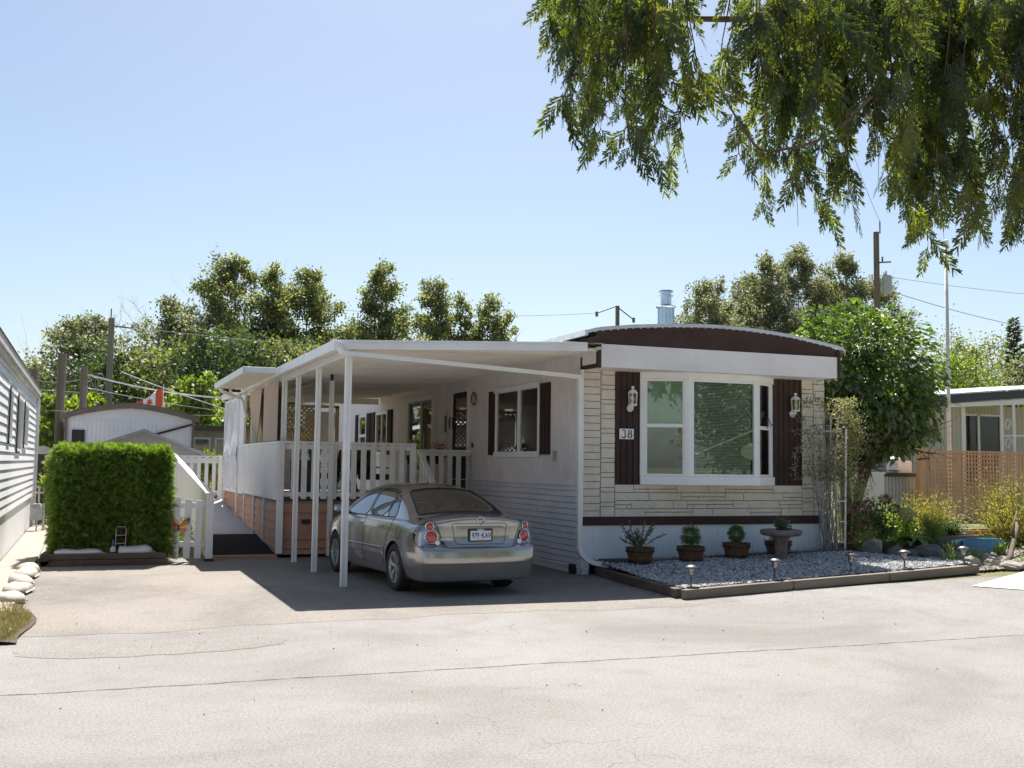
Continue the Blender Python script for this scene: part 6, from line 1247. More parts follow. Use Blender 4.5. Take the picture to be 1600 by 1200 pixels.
# solar path lights
LAMPG = GLASS('ribbed_glass', (.8, .8, .75), .25, .1)
PW = PM('pewter', (.14, .135, .13), .45, .2, 10, metal=.5)
sl = thing('solar_path_light', 'solar path light at the left corner of the gravel bed', 'path light', (7.62, 12.86, .11), group='solar path lights along the front timber')
m = MB(); m.tube([(0, 0, 0), (0, 0, .19)], .0125, 8); m.tube([(0, 0, .17), (0, 0, .20)], [.02, .03], 10); m.build('stake', PW, sl, local=True, smooth=True)
m = MB(); m.lathe([(.03, .2), (.034, .23), (.052, .285)], (0, 0, 0), 14); m.build('glass_cone', LAMPG, sl, local=True)
m = MB(); 
for k in range(7):
    a = k*2*math.pi/7; a2 = a+.9; m.tube([(.032*math.cos(a), .032*math.sin(a), .2), (.053*math.cos(a2), .053*math.sin(a2), .288)], .0035, 4)
m.build('rib', PW, sl, local=True)
m = MB(); m.lathe([(.05, .283), (.085, .284), (.088, .292), (.082, .305), (.05, .325), (.02, .333), (0, .334)], (0, 0, 0), 24); cap_ = m.build('cap', PW, sl, local=True, smooth=True); m = MB(); m.box(-.024, .024, -.024, .024, .330, .337); m.build('solar_panel', BLACK, cap_, local=True)
for (x, y, z, lb) in ((9.08, 13.06, .15, 'slightly tilted solar path light in front of the birdbath'), (10.55, 13.25, .19, 'solar path light standing right of the birdbath'), (11.60, 13.32, .21, 'solar path light in front of the boulders'), (12.82, 13.40, .24, 'rightmost solar path light with grass blades over its cap')): 
    d_ = dup(sl, (x, y, z), random.Random(x).uniform(0, 3), lb)
    if 'tilted' in lb: d_.rotation_euler = (.0, .09, .3)

# trees across the street behind the viewer, mirrored in the windows and the car
for k, (X, Y, H, Rr) in enumerate([(-14, -20, 7, 3.2), (-3, -22, 7.5, 3.6), (8, -21, 7, 3.4), (19, -20, 8.5, 4.2), (27, -20, 9.5, 4.4), (34, -20, 10, 4.6)]):
    make_tree('street_tree', ['leafy tree across the street, far left behind the viewer', 'leafy tree across the street behind the driveway', 'leafy tree across the street facing the car', 'leafy tree across the street mirrored in the left bay pane', 'tall leafy tree across the street mirrored in the bay window', 'leafy tree across the street at the far right behind the viewer'][k], X, Y, H, Rr, 200+k, BRIGHT if k % 2 else COT, base=.03, limbs=60, twigs=9, per=34, ls=.27, group='trees across the street', sig=.9, z0=0)

# dry leaves and grit blown against the edges
r = np.random.default_rng(50); P = []
for k in range(380):
    t = r.uniform(0, 1); kind = r.integers(0, 5)
    if kind == 0: P.append((-.6+2.0*t, 19.40-abs(r.normal())*.12))
    elif kind == 1: P.append((7.36+5.4*t, 12.60+.10*t*5-abs(r.normal())*.10))
    elif kind == 2: P.append((7.30+r.normal()*.02-abs(r.normal())*.08, 12.8+3*t))
    elif kind == 3: P.append((r.uniform(-.6, 7), r.uniform(11.5, 19)))
    else: P.append((r.uniform(-2, 9), r.uniform(6.5, 12)))
P = np.array(P); P = np.concatenate([P, (gz(P[:, 0], P[:, 1])+.008)[:, None]], 1); m = MB(); leafbent(m, P, .022, .012, r, 0, .15); tag(m.build('fallen_leaves', LEAF('dry_leaf', [(0, (.06, .045, .03)), (.6, (.14, .10, .06)), (1, (.26, .20, .11))], .1, (1, 1, 1))), 'small dry leaves and grit scattered on the paving', 'leaf litter', kind='stuff')
# ------------------------------------------------------------------ leafy tree right of the home
BROADL = LEAF('broad_leaf', [(.0, (.034, .065, .016)), (.4, (.07, .12, .022)), (.66, (.14, .20, .03)), (.90, (.20, .26, .035)), (1, (.20, .11, .05))], .36, (1.5, 1.7, .4), gloss=.08, ns=2.2, nw=1.0, iw=.5)
r = np.random.default_rng(77); T = thing('leafy_tree', 'dense broad leaved tree beside the right corner of the home', 'tree', (13.75, 17.3, .15)); tb = MB(); P = []; A = []
for k, (x, y, tx, ty, tz, R0) in enumerate([(13.75, 17.3, 13.5, 17.2, 2.6, .12), (13.85, 17.35, 14.6, 17.4, 2.5, .085), (13.68, 17.3, 13.2, 17.0, 2.4, .07), (13.8, 17.25, 14.1, 17.1, 2.9, .08)]):
    t = np.linspace(0, 1, 9); Q = np.stack([x+(tx-x)*t**1.6+.03*np.sin(t*9+k), y+(ty-y)*t**1.5, .1+(tz-.1)*t], 1); tb.tube(Q, np.linspace(R0, R0*.6, 9), 9, caps=False)
    for i in range(15):
        p = Q[5+(i % 4)]+np.array([0, 0, .0]); az_ = i*2.4+k; d = np.array([math.cos(az_), math.sin(az_), r.uniform(-.1, 1.6)]); L = r.uniform(.9, 1.6)*(1.2 if d[2] > .6 else .95)
        B_ = limb(p, d, L, 6, r, .16, .02); tb.tube(B_, np.linspace(R0*.4, .008, 7), 5, caps=False)
        for j in range(13):
            s = r.uniform(.3, 1)*6; kk = min(5, int(s)); b0 = B_[kk]+(B_[kk+1]-B_[kk])*(s-kk); C_ = limb(b0, (B_[kk+1]-B_[kk])/L*5+r.normal(size=3)*.8, r.uniform(.25, .6), 4, r, .2, -.05); tb.tube(C_, np.linspace(.010, .003, 5), 3, caps=False); m_ = 15; u = r.uniform(.1, 1, m_)*4; q = np.clip(u.astype(int), 0, 3); P.append(C_[q]+(C_[q+1]-C_[q])*(u-q)[:, None]+r.normal(size=(m_, 3))*.035); A.append(r.normal(size=(m_, 3))*.8+np.array([0, 0, -.35])+(C_[4]-C_[0])*1.5)
tb.build('trunk', BARK, T, smooth=True); P = np.vstack(P); A = np.vstack(A); cc = np.array([14.0, 17.3, 3.45]); k = ((((P-cc)/np.array([1.72, 1.5, 1.62]))**2).sum(1) < 1.12) & (P[:, 2] > 1.9+.5*(np.abs(P[:, 0]-14.6) > 1.0)) & (P[:, 0] > 12.45); P = P[k]; A = A[k]; c = MB(); leafbent(c, P, .155, .10, r, A=A)
N = 8500; u = r.normal(size=(N, 3)); u /= np.linalg.norm(u, axis=1)[:, None]; bump_ = 1+.10*np.sin(u[:, 0]*7+u[:, 2]*5)+.07*np.sin(u[:, 1]*9-u[:, 2]*8); P2 = cc+u*(r.uniform(.35, 1.0, N)**.5*bump_)[:, None]*np.array([1.72, 1.35, 1.52]); k = (P2[:, 2] > 2.15+.3*np.sin(P2[:, 0]*6)) & (P2[:, 0] > 12.5) & (np.sin(P2[:, 0]*4.1+P2[:, 2]*3.3)*np.sin(P2[:, 2]*4.7-P2[:, 1]*3.9)+.6*np.sin(P2[:, 0]*9+P2[:, 2]*7) > -.75); leafbent(c, P2[k], .155, .10, r, A=u[k]+np.array([0, 0, -.5])); c.build('crown', BROADL, T)

# climbing rose on its trellises
TREL = PM('weathered_white_trellis', (.50, .50, .49), .7, .15, 8); ROSEL = LEAF('rose_leaf', [(0, (.12, .13, .06)), (.5, (.22, .23, .11)), (.8, (.36, .34, .16)), (1, (.40, .30, .17))], .45, (1.2, 1.25, .8)); GREYTW = PM('grey_cane', (.26, .24, .21), .9, .2, 8)
ft = thing('fan_trellis', 'grey fan trellis leaning on the right stone corner', 'trellis', (11.85, 15.5, .2)); m = MB()
for k in range(5): m.bar((11.86+.012*k, 15.50, .22), (11.55+.155*k, 15.58, 2.75-.05*abs(k-2)), .022, .012, up=(0, 1, 0))
m.build('slat', TREL, ft); m = MB()
for z, w in ((1.05, .13), (1.5, .20), (1.95, .26), (2.4, .32)): m.bar((11.87-w, 15.51, z), (11.87+w, 15.51, z), .012, .03)
m.build('crosspiece', TREL, ft)
lt = thing('ladder_trellis', 'tall narrow white ladder trellis beside the tree trunk', 'trellis', (12.1, 15.5, .2)); m = MB(); m.tube([(12.05, 15.5, .2), (12.07, 15.5, 1.55)], .014, 6); m.tube([(12.22, 15.5, .2), (12.27, 15.5, 2.45)], .017, 6); m.build('upright', METALW, lt); m = MB()
for z in (.5, .85, 1.2): m.tube([(12.05, 15.5, z), (12.23, 15.5, z)], .011, 6)
m.build('rung', METALW, lt)
cr = thing('climbing_rose', 'sparse dry climbing rose on the trellises at the right corner', 'climbing plant', (12.0, 15.5, .2)); r = np.random.default_rng(33); m = MB(); P = []
for k in range(26):
    x0 = r.uniform(11.78, 12.1); z1 = r.uniform(1.8, 2.9); x1 = r.uniform(11.7, 12.45) if k > 4 else r.uniform(11.2, 11.5); t = np.linspace(0, 1, 12); Q = np.stack([x0+(x1-x0)*t**1.5+.07*np.sin(t*7+k)*t+(.16*np.sin(t*3.1) if k % 5 == 0 else 0)*(-1), 15.50-.08*np.sin(t*3+k)+0*t, .22+(z1-.22)*t], 1); m.tube(Q, np.linspace(.010, .003, 12), 5, caps=False)
    for j in range(7):
        s = r.uniform(.5, 1)*11; q = min(10, int(s)); b0 = Q[q]; d = np.array([r.normal()*.9, r.normal()*.35-.2, r.uniform(-.4, 1)]); B_ = limb(b0, d, r.uniform(.15, .42), 4, r, .25, -.03); m.tube(B_, .0028, 3, caps=False); mm = 12; u = r.uniform(.15, 1, mm)*4; q2 = np.clip(u.astype(int), 0, 3); P.append(B_[q2]+(B_[q2+1]-B_[q2])*(u-q2)[:, None]+r.normal(size=(mm, 3))*.022)
for (pts) in ([(11.9, 15.45, 2.7), (11.6, 15.4, 2.95), (11.35, 15.45, 2.85)], [(11.8, 15.4, 2.45), (11.4, 15.45, 2.25), (11.2, 15.5, 2.0), (11.25, 15.55, 1.6)]):
    pts = np.array(pts); m.tube(pts, .006, 5, caps=False); s = r.uniform(.2, len(pts)-1, 170); q = np.clip(s.astype(int), 0, len(pts)-2); P.append(pts[q]+(pts[q+1]-pts[q])*(s-q)[:, None]+r.normal(size=(170, 3))*.05)
m.build('cane', GREYTW, cr); P = np.vstack(P); k = P[:, 2] > 1.55; l = MB(); leafquads(l, P[k], .042, .028, r); 
P2 = np.stack([r.normal(12.42, .13, 3600), r.normal(15.6, .12, 3600), 1.1+1.9*r.uniform(0, 1, 3600)**.8], 1); P2[:, 0] += .12*np.sin(P2[:, 2]*6); leafquads(l, P2[P2[:, 2] > 1.2], .04, .028, r); l.build('foliage', ROSEL, cr)

# ------------------------------------------------------------------ right neighbour
rn_ = thing('beige_home', 'beige home with black roof edge and sliding door behind the lattice', 'house', (28, 27, 0))
BEI = PM('beige_siding', (.50, .47, .38), .6, .05, 2); yl = 27.0
def ry(x): return 27.0+(x-25.0)*-.10
b = MB(); vsiding(b, 27.0, 22.3, 25.95, .3, 3.8, .16, [], axis='y'); vsiding(b, 27.9, 25.95, 33, .3, 3.9, .16, [(26.5, 28.35, 1.2, 3.6)], axis='y'); b.box(25.93, 25.97, 27.0, 27.9, .3, 3.9); b.build('wall', BEI, rn_); b = MB(); b.box(25.83, 25.99, 26.96, 27.0, .3, 3.86); b.build('corner_trim', METALW, rn_)
b = MB(); room(b, (26.5, 28.35, 1.2, 3.6), 1.0, 'y', 27.9); b.build('interior', DARKIN, rn_)
b = MB(); rect_frame(b, 27.85, 27.92, 26.45, 28.4, 1.2, 3.62, .06, 'y'); b.box(27.37, 27.45, 27.85, 27.92, 1.2, 3.6); d = b.build('sliding_door', VINYL, rn_); b = MB(); b.box(26.5, 28.35, 27.9, 27.905, 1.2, 3.6); b.build('pane', GLSD, d); b = MB(); curtain(b, 28.1, 27.5, 28.3, 1.2, 3.55, .03, .15, 'y'); b.build('curtain', PM('brown_curtain', (.30, .24, .17), .9), d)
b = MB(); b.hexa([(22.2, 26.2, 3.62), (33, 26.2, 4.18+.35), (33, 26.3, 4.53), (22.2, 26.3, 3.62), (22.2, 26.2, 3.86), (33, 26.2, 4.80), (33, 26.3, 4.80), (22.2, 26.3, 3.86)]); b.build('fascia', PM('black_fascia', (.03, .03, .035), .35), rn_)
b = MB(); b.hexa([(22.2, 26.3, 3.55), (33, 26.3, 4.2), (33, 28, 4.2), (22.2, 28, 3.6), (22.2, 26.3, 3.6), (33, 26.3, 4.5), (33, 28, 4.5), (22.2, 28, 3.66)]); b.build('soffit', METALW, rn_); b = MB(); b.hexa([(22.2, 26.22, 3.87), (33, 26.22, 4.81), (33, 33, 5.0), (22.2, 33, 4.1), (22.2, 26.22, 3.91), (33, 26.22, 4.85), (33, 33, 5.05), (22.2, 33, 4.15)]); b.build('roof', SILVER, rn_)
for x in (26.85, 27.35, 28.5): b = MB(); b.tube([(x, 26.35, 0), (x, 26.35, 3.95+.07*(x-26))], .055, 8); b.build('porch_post', METALW, rn_)
b = MB(); b.tube([(26.85, 26.35, 2.86), (28.6, 26.35, 2.9)], .03, 6)
for cx, cz, R_ in ((27.1, 3.2, .15), (27.1, 2.6, .16)): b.tube([(cx+R_*(1-a/9)*math.cos(a), 26.35, cz+R_*(1-a/9)*math.sin(a)*1.5) for a in np.linspace(0, 7, 24)], .02, 5)
b.build('ornamental_bracket', METALW, rn_)
# corrugated-sided porch and things on it
pc = thing('corrugated_counter', 'low grey corrugated counter with black top behind the leafy tree', 'counter', (16.8, 19.5, .2)); b = MB(); u = np.linspace(16.3, 17.36, 90); U, W = np.meshgrid(u, np.array([.3, 1.60]), indexing='ij'); b.grid(U, 19.5+.018*np.sin(U*2*math.pi/.09), W); b.box(16.3, 17.36, 19.52, 20.4, .3, 1.6); b.build('panel', PM('corrugated_grey', (.40, .42, .42), .5, .1, 3), pc); b = MB(); b.box(16.1, 17.5, 19.4, 20.5, 1.60, 1.68); b.build('top', BLACK, pc)
gc = thing('covered_item', 'grey covered boxes with white tops standing on the corrugated counter', 'box', (16.8, 19.9, 1.68)); b = MB(); b.box(16.15, 16.7, 19.7, 20.2, 1.68, 1.98); b.build('box', PM('grey_blue_box', (.30, .33, .38), .6), gc, bevel=.02); b = MB(); b.box(17.0, 17.4, 19.7, 20.2, 1.68, 1.95); b.lathe([(0, 1.72), (.19, 1.74), (.17, 2.0), (0, 2.06)], (16.95, 19.8, 0), 16); b.build('tub', VINYL, gc, bevel=.01)
dc = thing('dark_awning', 'dark blue grey panel shade above the counter', 'awning', (16.6, 20.6, 2.2)); b = MB(); b.box(15.8, 17.9, 20.5, 20.56, 2.12, 2.42); b.build('panel', PM('slate_panel', (.07, .08, .10), .6), dc); b = MB(); b.box(15.8, 15.86, 20.57, 20.62, .2, 2.4); b.box(17.8, 17.86, 20.57, 20.62, .2, 2.4); b.build('support', METALW, dc)
wp = thing('low_wall', 'white painted low wall between the tree trunk and the counter', 'wall', (15.6, 19.2, .2)); b = MB(); b.box(14.9, 16.2, 19.2, 19.26, .2, 1.66); b.build('board', WHITE, wp); b = MB(); b.box(14.88, 16.22, 19.17, 19.29, 1.66, 1.70); b.build('cap', METALW, wp)
# flagpole
fp = thing('flagpole', 'tall bare white pole rising behind the lattice fence', 'pole', (19.0, 20.4, .2)); b = MB(); b.tube([(19.15, 20.4, .2), (19.15, 20.4, 7.2)], [.052, .042], 12); b.build('pole', PM('pole_white', (.62, .60, .58), .6, .15, 6), fp, smooth=True); b = MB(); b.lathe([(0, 7.2), (.07, 7.22), (.06, 7.3), (0, 7.33)], (19.15, 20.4, 0), 10); b.build('finial', METALW, fp)
# lattice fence
lf_ = thing('lattice_fence', 'new orange cedar lattice fence panel on a square post', 'fence', (17.4, 19.2, .2)); Yl = 19.2
b = MB(); b.box(17.12, 17.25, Yl-.06, Yl+.06, .15, 2.36); b.build('post', CEDARW, lf_, bevel=.008); b = MB(); b.box(21.0, 21.12, Yl-.06, Yl+.06, .2, 2.3); b.build('post', CEDARW, lf_)
b = MB(); x = 17.28
while x < 21.0: b.box(x, x+.04, Yl-.022, Yl-.008, .68, 2.20); x += .09
b.box(17.25, 21, Yl-.03, Yl+.015, 2.16, 2.20); b.box(17.25, 21, Yl-.03, Yl+.015, .66, .70); b.build('vertical_slats', CEDARW, lf_)
b = MB(); z = .72
while z < 2.16: b.box(17.25, 21, Yl-.008, Yl+.006, z, z+.038); z += .092
b.build('horizontal_slats', CEDARW, lf_)
b = MB(); [b.tube([(17.05, Yl-.07, z), (17.2, Yl-.08, z+.02), (17.4, Yl-.05, z+.03)], .014, 5) for z in (.95, 1.98)]; b.build('hinge', BLACK, lf_)
# planters and plants of the right garden
def box_planter(label, x0, x1, y0, y1, z0, z1, mat):
    T = thing('planter_box', label, 'planter', (x0, y0, z0)); b = MB(); b.box(x0, x1, y0, y0+.04, z0, z1); b.box(x0, x1, y1-.04, y1, z0, z1); b.box(x0, x0+.04, y0+.04, y1-.04, z0, z1); b.box(x1-.04, x1, y0+.04, y1-.04, z0, z1); b.build('boards', mat, T); b = MB(); b.box(x0+.04, x1-.04, y0+.04, y1-.04, z0, z1-.05); b.build('soil', SOIL, T)
box_planter('plain brown board planter left of the blue tub', 14.75, 15.75, 16.0, 16.5, .2, .54, PM('planter_brown', (.20, .155, .11), .8, .15)); box_planter('long dark trough holding the striped leaved hosta', 13.55, 14.65, 15.75, 16.15, .17, .42, TIMBER)
box_planter('reddish raised bed behind the shrub at the right edge', 16.0, 18.5, 16.7, 17.3, .2, .58, REDW)
tub = thing('blue_tub', 'bright blue plastic tub lying on its side in the garden', 'tub', (15.1, 15.5, .2)); u = np.linspace(0, 2*math.pi, 33); rows_ = []
for (sx, sz, yy) in ((.50, .17, 0), (.52, .18, .01), (.50, .165, .04), (.44, .14, .35), (.40, .12, .36), (.0, .0, .36)):
    c_, s_ = np.cos(u), np.sin(u); rows_.append(np.stack([15.12+sx*np.sign(c_)*np.abs(c_)**.5, 15.35+yy+0*u, .36+sz*np.sign(s_)*np.abs(s_)**.5], 1))
rows_ = np.array(rows_); m = MB(); m.grid(rows_[..., 0], rows_[..., 1], rows_[..., 2]); o = m.build('tub_body', PM('blue_plastic', (.012, .20, .38), .4, .1, 3, bump=.1, bsc=10), tub, smooth=True); m = MB(); m.box(14.66, 15.58, 15.33, 15.345, .2, .52); m.build('base_panel', PM('blue_plastic_base', (.010, .18, .36), .4, .15, 2), tub, bevel=.006)
HOST = LEAF('hosta_leaf', [(0, (.07, .14, .03)), (.6, (.14, .24, .06)), (1, (.34, .42, .18))], .35); HYD = LEAF('lime_leaf', [(0, (.14, .20, .03)), (1, (.36, .42, .08))], .4)
def hosta(name, label, c, n, L, wd, mat, seed):
    r = np.random.default_rng(seed); T = thing(name, label, 'plant', c); m = MB()
    for k in range(n):
        a = k*2.4+r.uniform(-.3, .3); l = L*r.uniform(.7, 1.15); el = r.uniform(.25, 1.1); t = np.linspace(0, 1, 9); rr_ = l*(t*.95); zz = l*(el*t-.95*t**2.2)*.9+.02; w = wd*np.sin(math.pi*np.clip(t*1.02, 0, 1)**.8)**.8*(t > .02)*.5+.004; d = np.array([math.cos(a), math.sin(a)]); n2 = np.array([-d[1], d[0]])
        cx = c[0]+d[0]*rr_; cy = c[1]+d[1]*rr_; m.grid(np.stack([cx-n2[0]*w, cx, cx+n2[0]*w], 1), np.stack([cy-n2[1]*w, cy, cy+n2[1]*w], 1), np.stack([c[2]+zz+w*.35, c[2]+zz, c[2]+zz+w*.35], 1))
    m.build('leaves', mat, T, smooth=True); m = MB(); m.tube([(c[0], c[1], c[2]-.05), (c[0], c[1], c[2]+.05)], .02, 6); m.build('crown_base', TWIG, T); return T
hosta('hosta', 'green striped hosta in front of the long dark trough', (13.85, 15.7, .42), 26, .42, .16, HOST, 1); hosta('hosta', 'round lime green leaf clump behind the planter box', (15.2, 17.3, .5), 22, .4, .24, HYD, 2); hosta('hosta', 'second lime leaf clump below the lattice post', (14.3, 17.0, .55), 18, .35, .2, HYD, 5)
shrub('shrub', 'feathery light green plant right of the hosta', (14.5, 15.9, .40), (.22, .2, .28), 1500, .06, LEAF('feathery', [(0, (.10, .16, .03)), (1, (.24, .30, .08))], .4), 71, stems=22, bent=False, wf=.25)
HYD2 = LEAF('hydrangea_leaf', [(0, (.05, .09, .03)), (.6, (.10, .15, .05)), (1, (.2, .24, .08))], .3)
shrub('shrub', 'hydrangea with faded dusky pink heads left of the lattice post', (13.75, 16.7, .3), (.55, .35, .45), 1700, .085, HYD2, 72, stems=24); shrub('shrub', 'bright lime leaved bush holding one creamy flower head', (14.75, 16.9, .3), (.34, .3, .34), 1100, .085, HYD, 73, stems=16)
shrub('shrub', 'shrub with small white speckled leaves behind the trunk', (13.0, 15.9, .2), (.28, .2, .24), 700, .05, BRIGHT, 74); shrub('shrub', 'tall green stems near the white low wall', (14.3, 18.0, .2), (.4, .35, .65), 1600, .07, COT, 75, stems=16)
def bloom(name, label, c, R_, mat, seed, n=320, grp=None):
    r = np.random.default_rng(seed); T = thing(name, label, 'flower', c, group=grp); m = MB(); m.tube([(c[0], c[1]+.05, c[2]-.5), (c[0], c[1], c[2])], .008, 5); m.build('stem', TWIG, T); P = r.normal(size=(n, 3)); P = P/np.linalg.norm(P, axis=1)[:, None]*R_*r.uniform(.6, 1, n)[:, None]*np.array([1, 1, .85])+np.array(c); m = MB(); leafquads(m, P, R_*.38, R_*.34, r, A=(P-np.array(c))/R_); m.build('petals', mat, T)
CREAM = LEAF('cream_petal', [(0, (.55, .50, .25)), (1, (.75, .72, .45))], .3, (1, 1, .8)); DUSK = LEAF('dusky_petal', [(0, (.14, .07, .06)), (1, (.34, .20, .16))], .25, (1, 1, 1)); PINK = LEAF('pink_petal', [(0, (.6, .25, .2)), (1, (.8, .45, .35))], .3, (1, 1, 1)); YEL = LEAF('yellow_petal', [(0, (.6, .5, .03)), (1, (.8, .7, .1))], .3, (1, 1, .5)); WHTP = LEAF('white_petal', [(0, (.6, .6, .5)), (1, (.8, .8, .75))], .3, (1, 1, 1))
bloom('hydrangea_bloom', 'creamy yellow hydrangea head above the lime bush', (14.40, 16.45, .94), .12, CREAM, 1)
for k, (x, y, z, lb) in enumerate([(13.2, 16.5, 1.02, 'leftmost dusky pink flower head'), (13.5, 16.45, 1.1, 'dusky pink head just left of the tallest one'), (13.95, 16.5, 1.2, 'tallest dusky pink flower head by the counter'), (14.15, 16.5, 1.02, 'dusky pink head nearest the creamy one'), (13.42, 16.4, .75, 'lowest dusky pink flower head')]): bloom('hydrangea_bloom', lb, (x, y, z), .10, DUSK, 3+k, 220, 'dusky pink hydrangea heads')
bloom('tansy_plant', 'yellow button flower cluster under the leafy tree', (13.9, 17.2, 1.35), .09, YEL, 9); bloom('white_phlox', 'white flower cluster low behind the dark timbers', (13.05, 15.75, .42), .12, WHTP, 10)
# right edge rose shrub and ground cover
GOLD = LEAF('gold_green_leaf', [(0, (.10, .12, .03)), (.4, (.22, .24, .05)), (.7, (.38, .34, .08)), (.9, (.55, .42, .08)), (1, (.5, .2, .05))], .45, (1.2, 1.15, .6))
shrub('shrub', 'sprawling golden leaved shrub at the right edge over the lattice', (16.9, 16.3, .1), (1.05, .7, .72), 7000, .06, GOLD, 81, stems=60); shrub('shrub', 'yellow flowering bush between the flagpole foot and right edge', (15.9, 17.4, .3), (.75, .5, .5), 3400, .06, GOLD, 82, stems=30); shrub('shrub', 'green yellow bush below the left part of the lattice', (15.6, 18.2, .3), (.6, .4, .38), 2200, .06, HYD, 83, stems=24)
shrub('shrub', 'low spiky leaved plant behind the rightmost path light', (13.75, 14.2, .16), (.28, .22, .14), 900, .06, LEAF('lily_leaf', [(0, (.07, .11, .04)), (1, (.2, .24, .1))], .3), 84, stems=24, bent=False, wf=.2); shrub('shrub', 'upright lily stalk in front of the blue tub', (14.95, 14.75, .15), (.12, .12, .16), 260, .09, BRIGHT, 85, stems=10, bent=False, wf=.2); shrub('shrub', 'low yellow green mat plant near the pale rocks', (14.6, 13.9, .15), (.3, .22, .08), 900, .04, BRIGHT, 86, stems=16, bent=False)
shrub('shrub', 'dark low plants behind the hosta trough', (15.3, 16.3, .48), (.45, .2, .14), 900, .07, DARKL, 87, stems=16); shrub('shrub', 'tufted grass blades over the rightmost path light', (12.95, 13.75, .15), (.2, .15, .2), 260, .12, HYD2, 88, stems=14, bent=False, wf=.1)
lg = thing('driftwood', 'crooked bleached branch leaning by the blue tub', 'log', (14.6, 14.0, .15)); m = MB(); m.tube([(14.1, 13.9, .17), (14.6, 14.2, .3), (15.1, 14.6, .55), (15.6, 15.0, .75), (16.1, 15.5, .8)], [.05, .045, .04, .035, .02], 8); m.build('branch', BARK, lg, smooth=True); m = MB(); m.tube([(15.1, 14.6, .55), (15.2, 14.7, .8), (15.5, 14.9, 1.05)], [.03, .02, .012], 6); m.build('side_branch', BARK, lg, smooth=True)
slab = thing('stone_slab', 'reddish stone slab leaning between hosta and planter box', 'stone', (14.7, 15.5, .2)); m = MB(); m.hexa([(14.55, 15.6, .22), (14.78, 15.2, .14), (14.85, 15.25, .14), (14.62, 15.65, .22), (14.45, 15.65, .42), (14.62, 15.3, .42), (14.68, 15.36, .42), (14.5, 15.7, .42)]); m.build('slab', PM('red_stone', (.28, .15, .10), .9, .25, 6, bump=.6), slab, bevel=.015)
gp = thing('stone_pot', 'grey stone pot cut by the right edge of the picture', 'pot', (15.35, 13.6, .15)); m = lumpy([(0, 0), (.13, 0), (.19, .3), (.2, .34), (.17, .34), (.15, .25), (0, .25)], 28, .02, 3); m.build('pot', PM('stone_grey', (.35, .33, .29), .9, .15, 8, bump=.5), gp, smooth=True, local=True); m = MB(); rg = np.random.default_rng(2); leafbent(m, rg.normal(size=(300, 3))*np.array([.1, .1, .07])+np.array([0, 0, .42]), .08, .04, rg); m.build('plant', HYD, gp, local=True)
# boulders
def boulder(label, c, s, seed, mat, grp='boulders between the gravel bed and garden'):
    import bmesh
    bm = bmesh.new(); bmesh.ops.create_icosphere(bm, subdivisions=4, radius=1.0); rn = np.random.default_rng(seed); ds = rn.normal(size=(9, 3)); ds /= np.linalg.norm(ds, axis=1)[:, None]; ks = rn.uniform(.68, .95, 9)
    for v in bm.verts:
        p = np.array(v.co); 
        for d, k_ in zip(ds, ks):
            t = p@d
            if t > k_: p = p-d*(t-k_)*.9
        n_ = .04*math.sin(p[0]*6+seed)*math.sin(p[1]*5+seed*2)+.03*math.sin(p[2]*9+p[0]*7); p = p*(1+n_); v.co = (p[0]*s[0], p[1]*s[1], p[2]*s[2])
    me = bpy.data.meshes.new('boulder'); bm.to_mesh(me); bm.free(); me.materials.append(mat); me.polygons.foreach_set('use_smooth', np.ones(len(me.polygons), dtype=bool))
    o = bpy.data.objects.new('boulder', me); COL.objects.link(o); o.location = c; tag(o, label, 'boulder', grp); return o
for k, (x, y, sx, sz, mt, lb) in enumerate([(12.45, 15.15, .22, .26, ROCK, 'dark upright boulder nearest the tree timbers'), (12.82, 14.95, .21, .20, ROCK, 'dark boulder second from the tree timbers'), (13.2, 15.0, .16, .15, ROCK, 'small dark boulder in the gap under the hosta trough'), (13.6, 15.0, .30, .20, ROCK, 'widest dark boulder, under the hosta'), (13.35, 14.6, .30, .07, ROCK, 'flat dark stone at the edge of the gravel'), (13.42, 14.2, .15, .16, ROCK, 'dark wedge boulder left of the pale rocks'), (13.30, 13.75, .17, .13, ROCKL, 'pale rock behind the rightmost path light'), (13.62, 13.65, .15, .10, ROCKL, 'pale low rock right of the rightmost path light'), (13.78, 13.38, .20, .09, ROCKL, 'pale rounded rock in the middle of the right row'), (14.15, 13.3, .19, .10, ROCKL, 'pale rock second from the right end'), (14.45, 13.05, .14, .09, ROCKL, 'last pale rock at the right end of the row'), (14.6, 15.0, .22, .06, ROCKL, 'flat pale stone in front of the blue tub')]):
    boulder(lb, (x, y, float(gz(x, y))+sz*.45), (sx, sx*.8, sz), k+1, mt)
# garden soil and scattered stones on the right
xs_, ys2 = np.meshgrid(np.linspace(12.3, 24, 40), np.linspace(13.35, 19.5, 24), indexing='ij'); m = MB(); m.grid(xs_, ys2, gz(xs_, ys2)+.0+.02*np.sin(xs_*3)*np.sin(ys2*4)+.018); struct(m.build('garden_soil', PM('garden_soil_m', (.16, .125, .09), .95, .4, 10, bump=.7, bsc=30), smooth=True))
r = np.random.default_rng(8); N = 7000; P = np.stack([r.uniform(12.4, 17.5, N), 13.3+np.abs(r.normal(0, 1.1, N))], 1); P = P[~inpoly(P, bedo)]; m = MB(); pebbles(m, np.concatenate([P, (gz(P[:, 0], P[:, 1])+.028)[:, None]], 1), .028, r); tag(m.build('loose_stones', PEB('tan_stones', [(0, (.16, .13, .10)), (.6, (.34, .29, .23)), (1, (.5, .45, .38))])), 'loose tan stones over the right garden soil', 'gravel', kind='stuff')
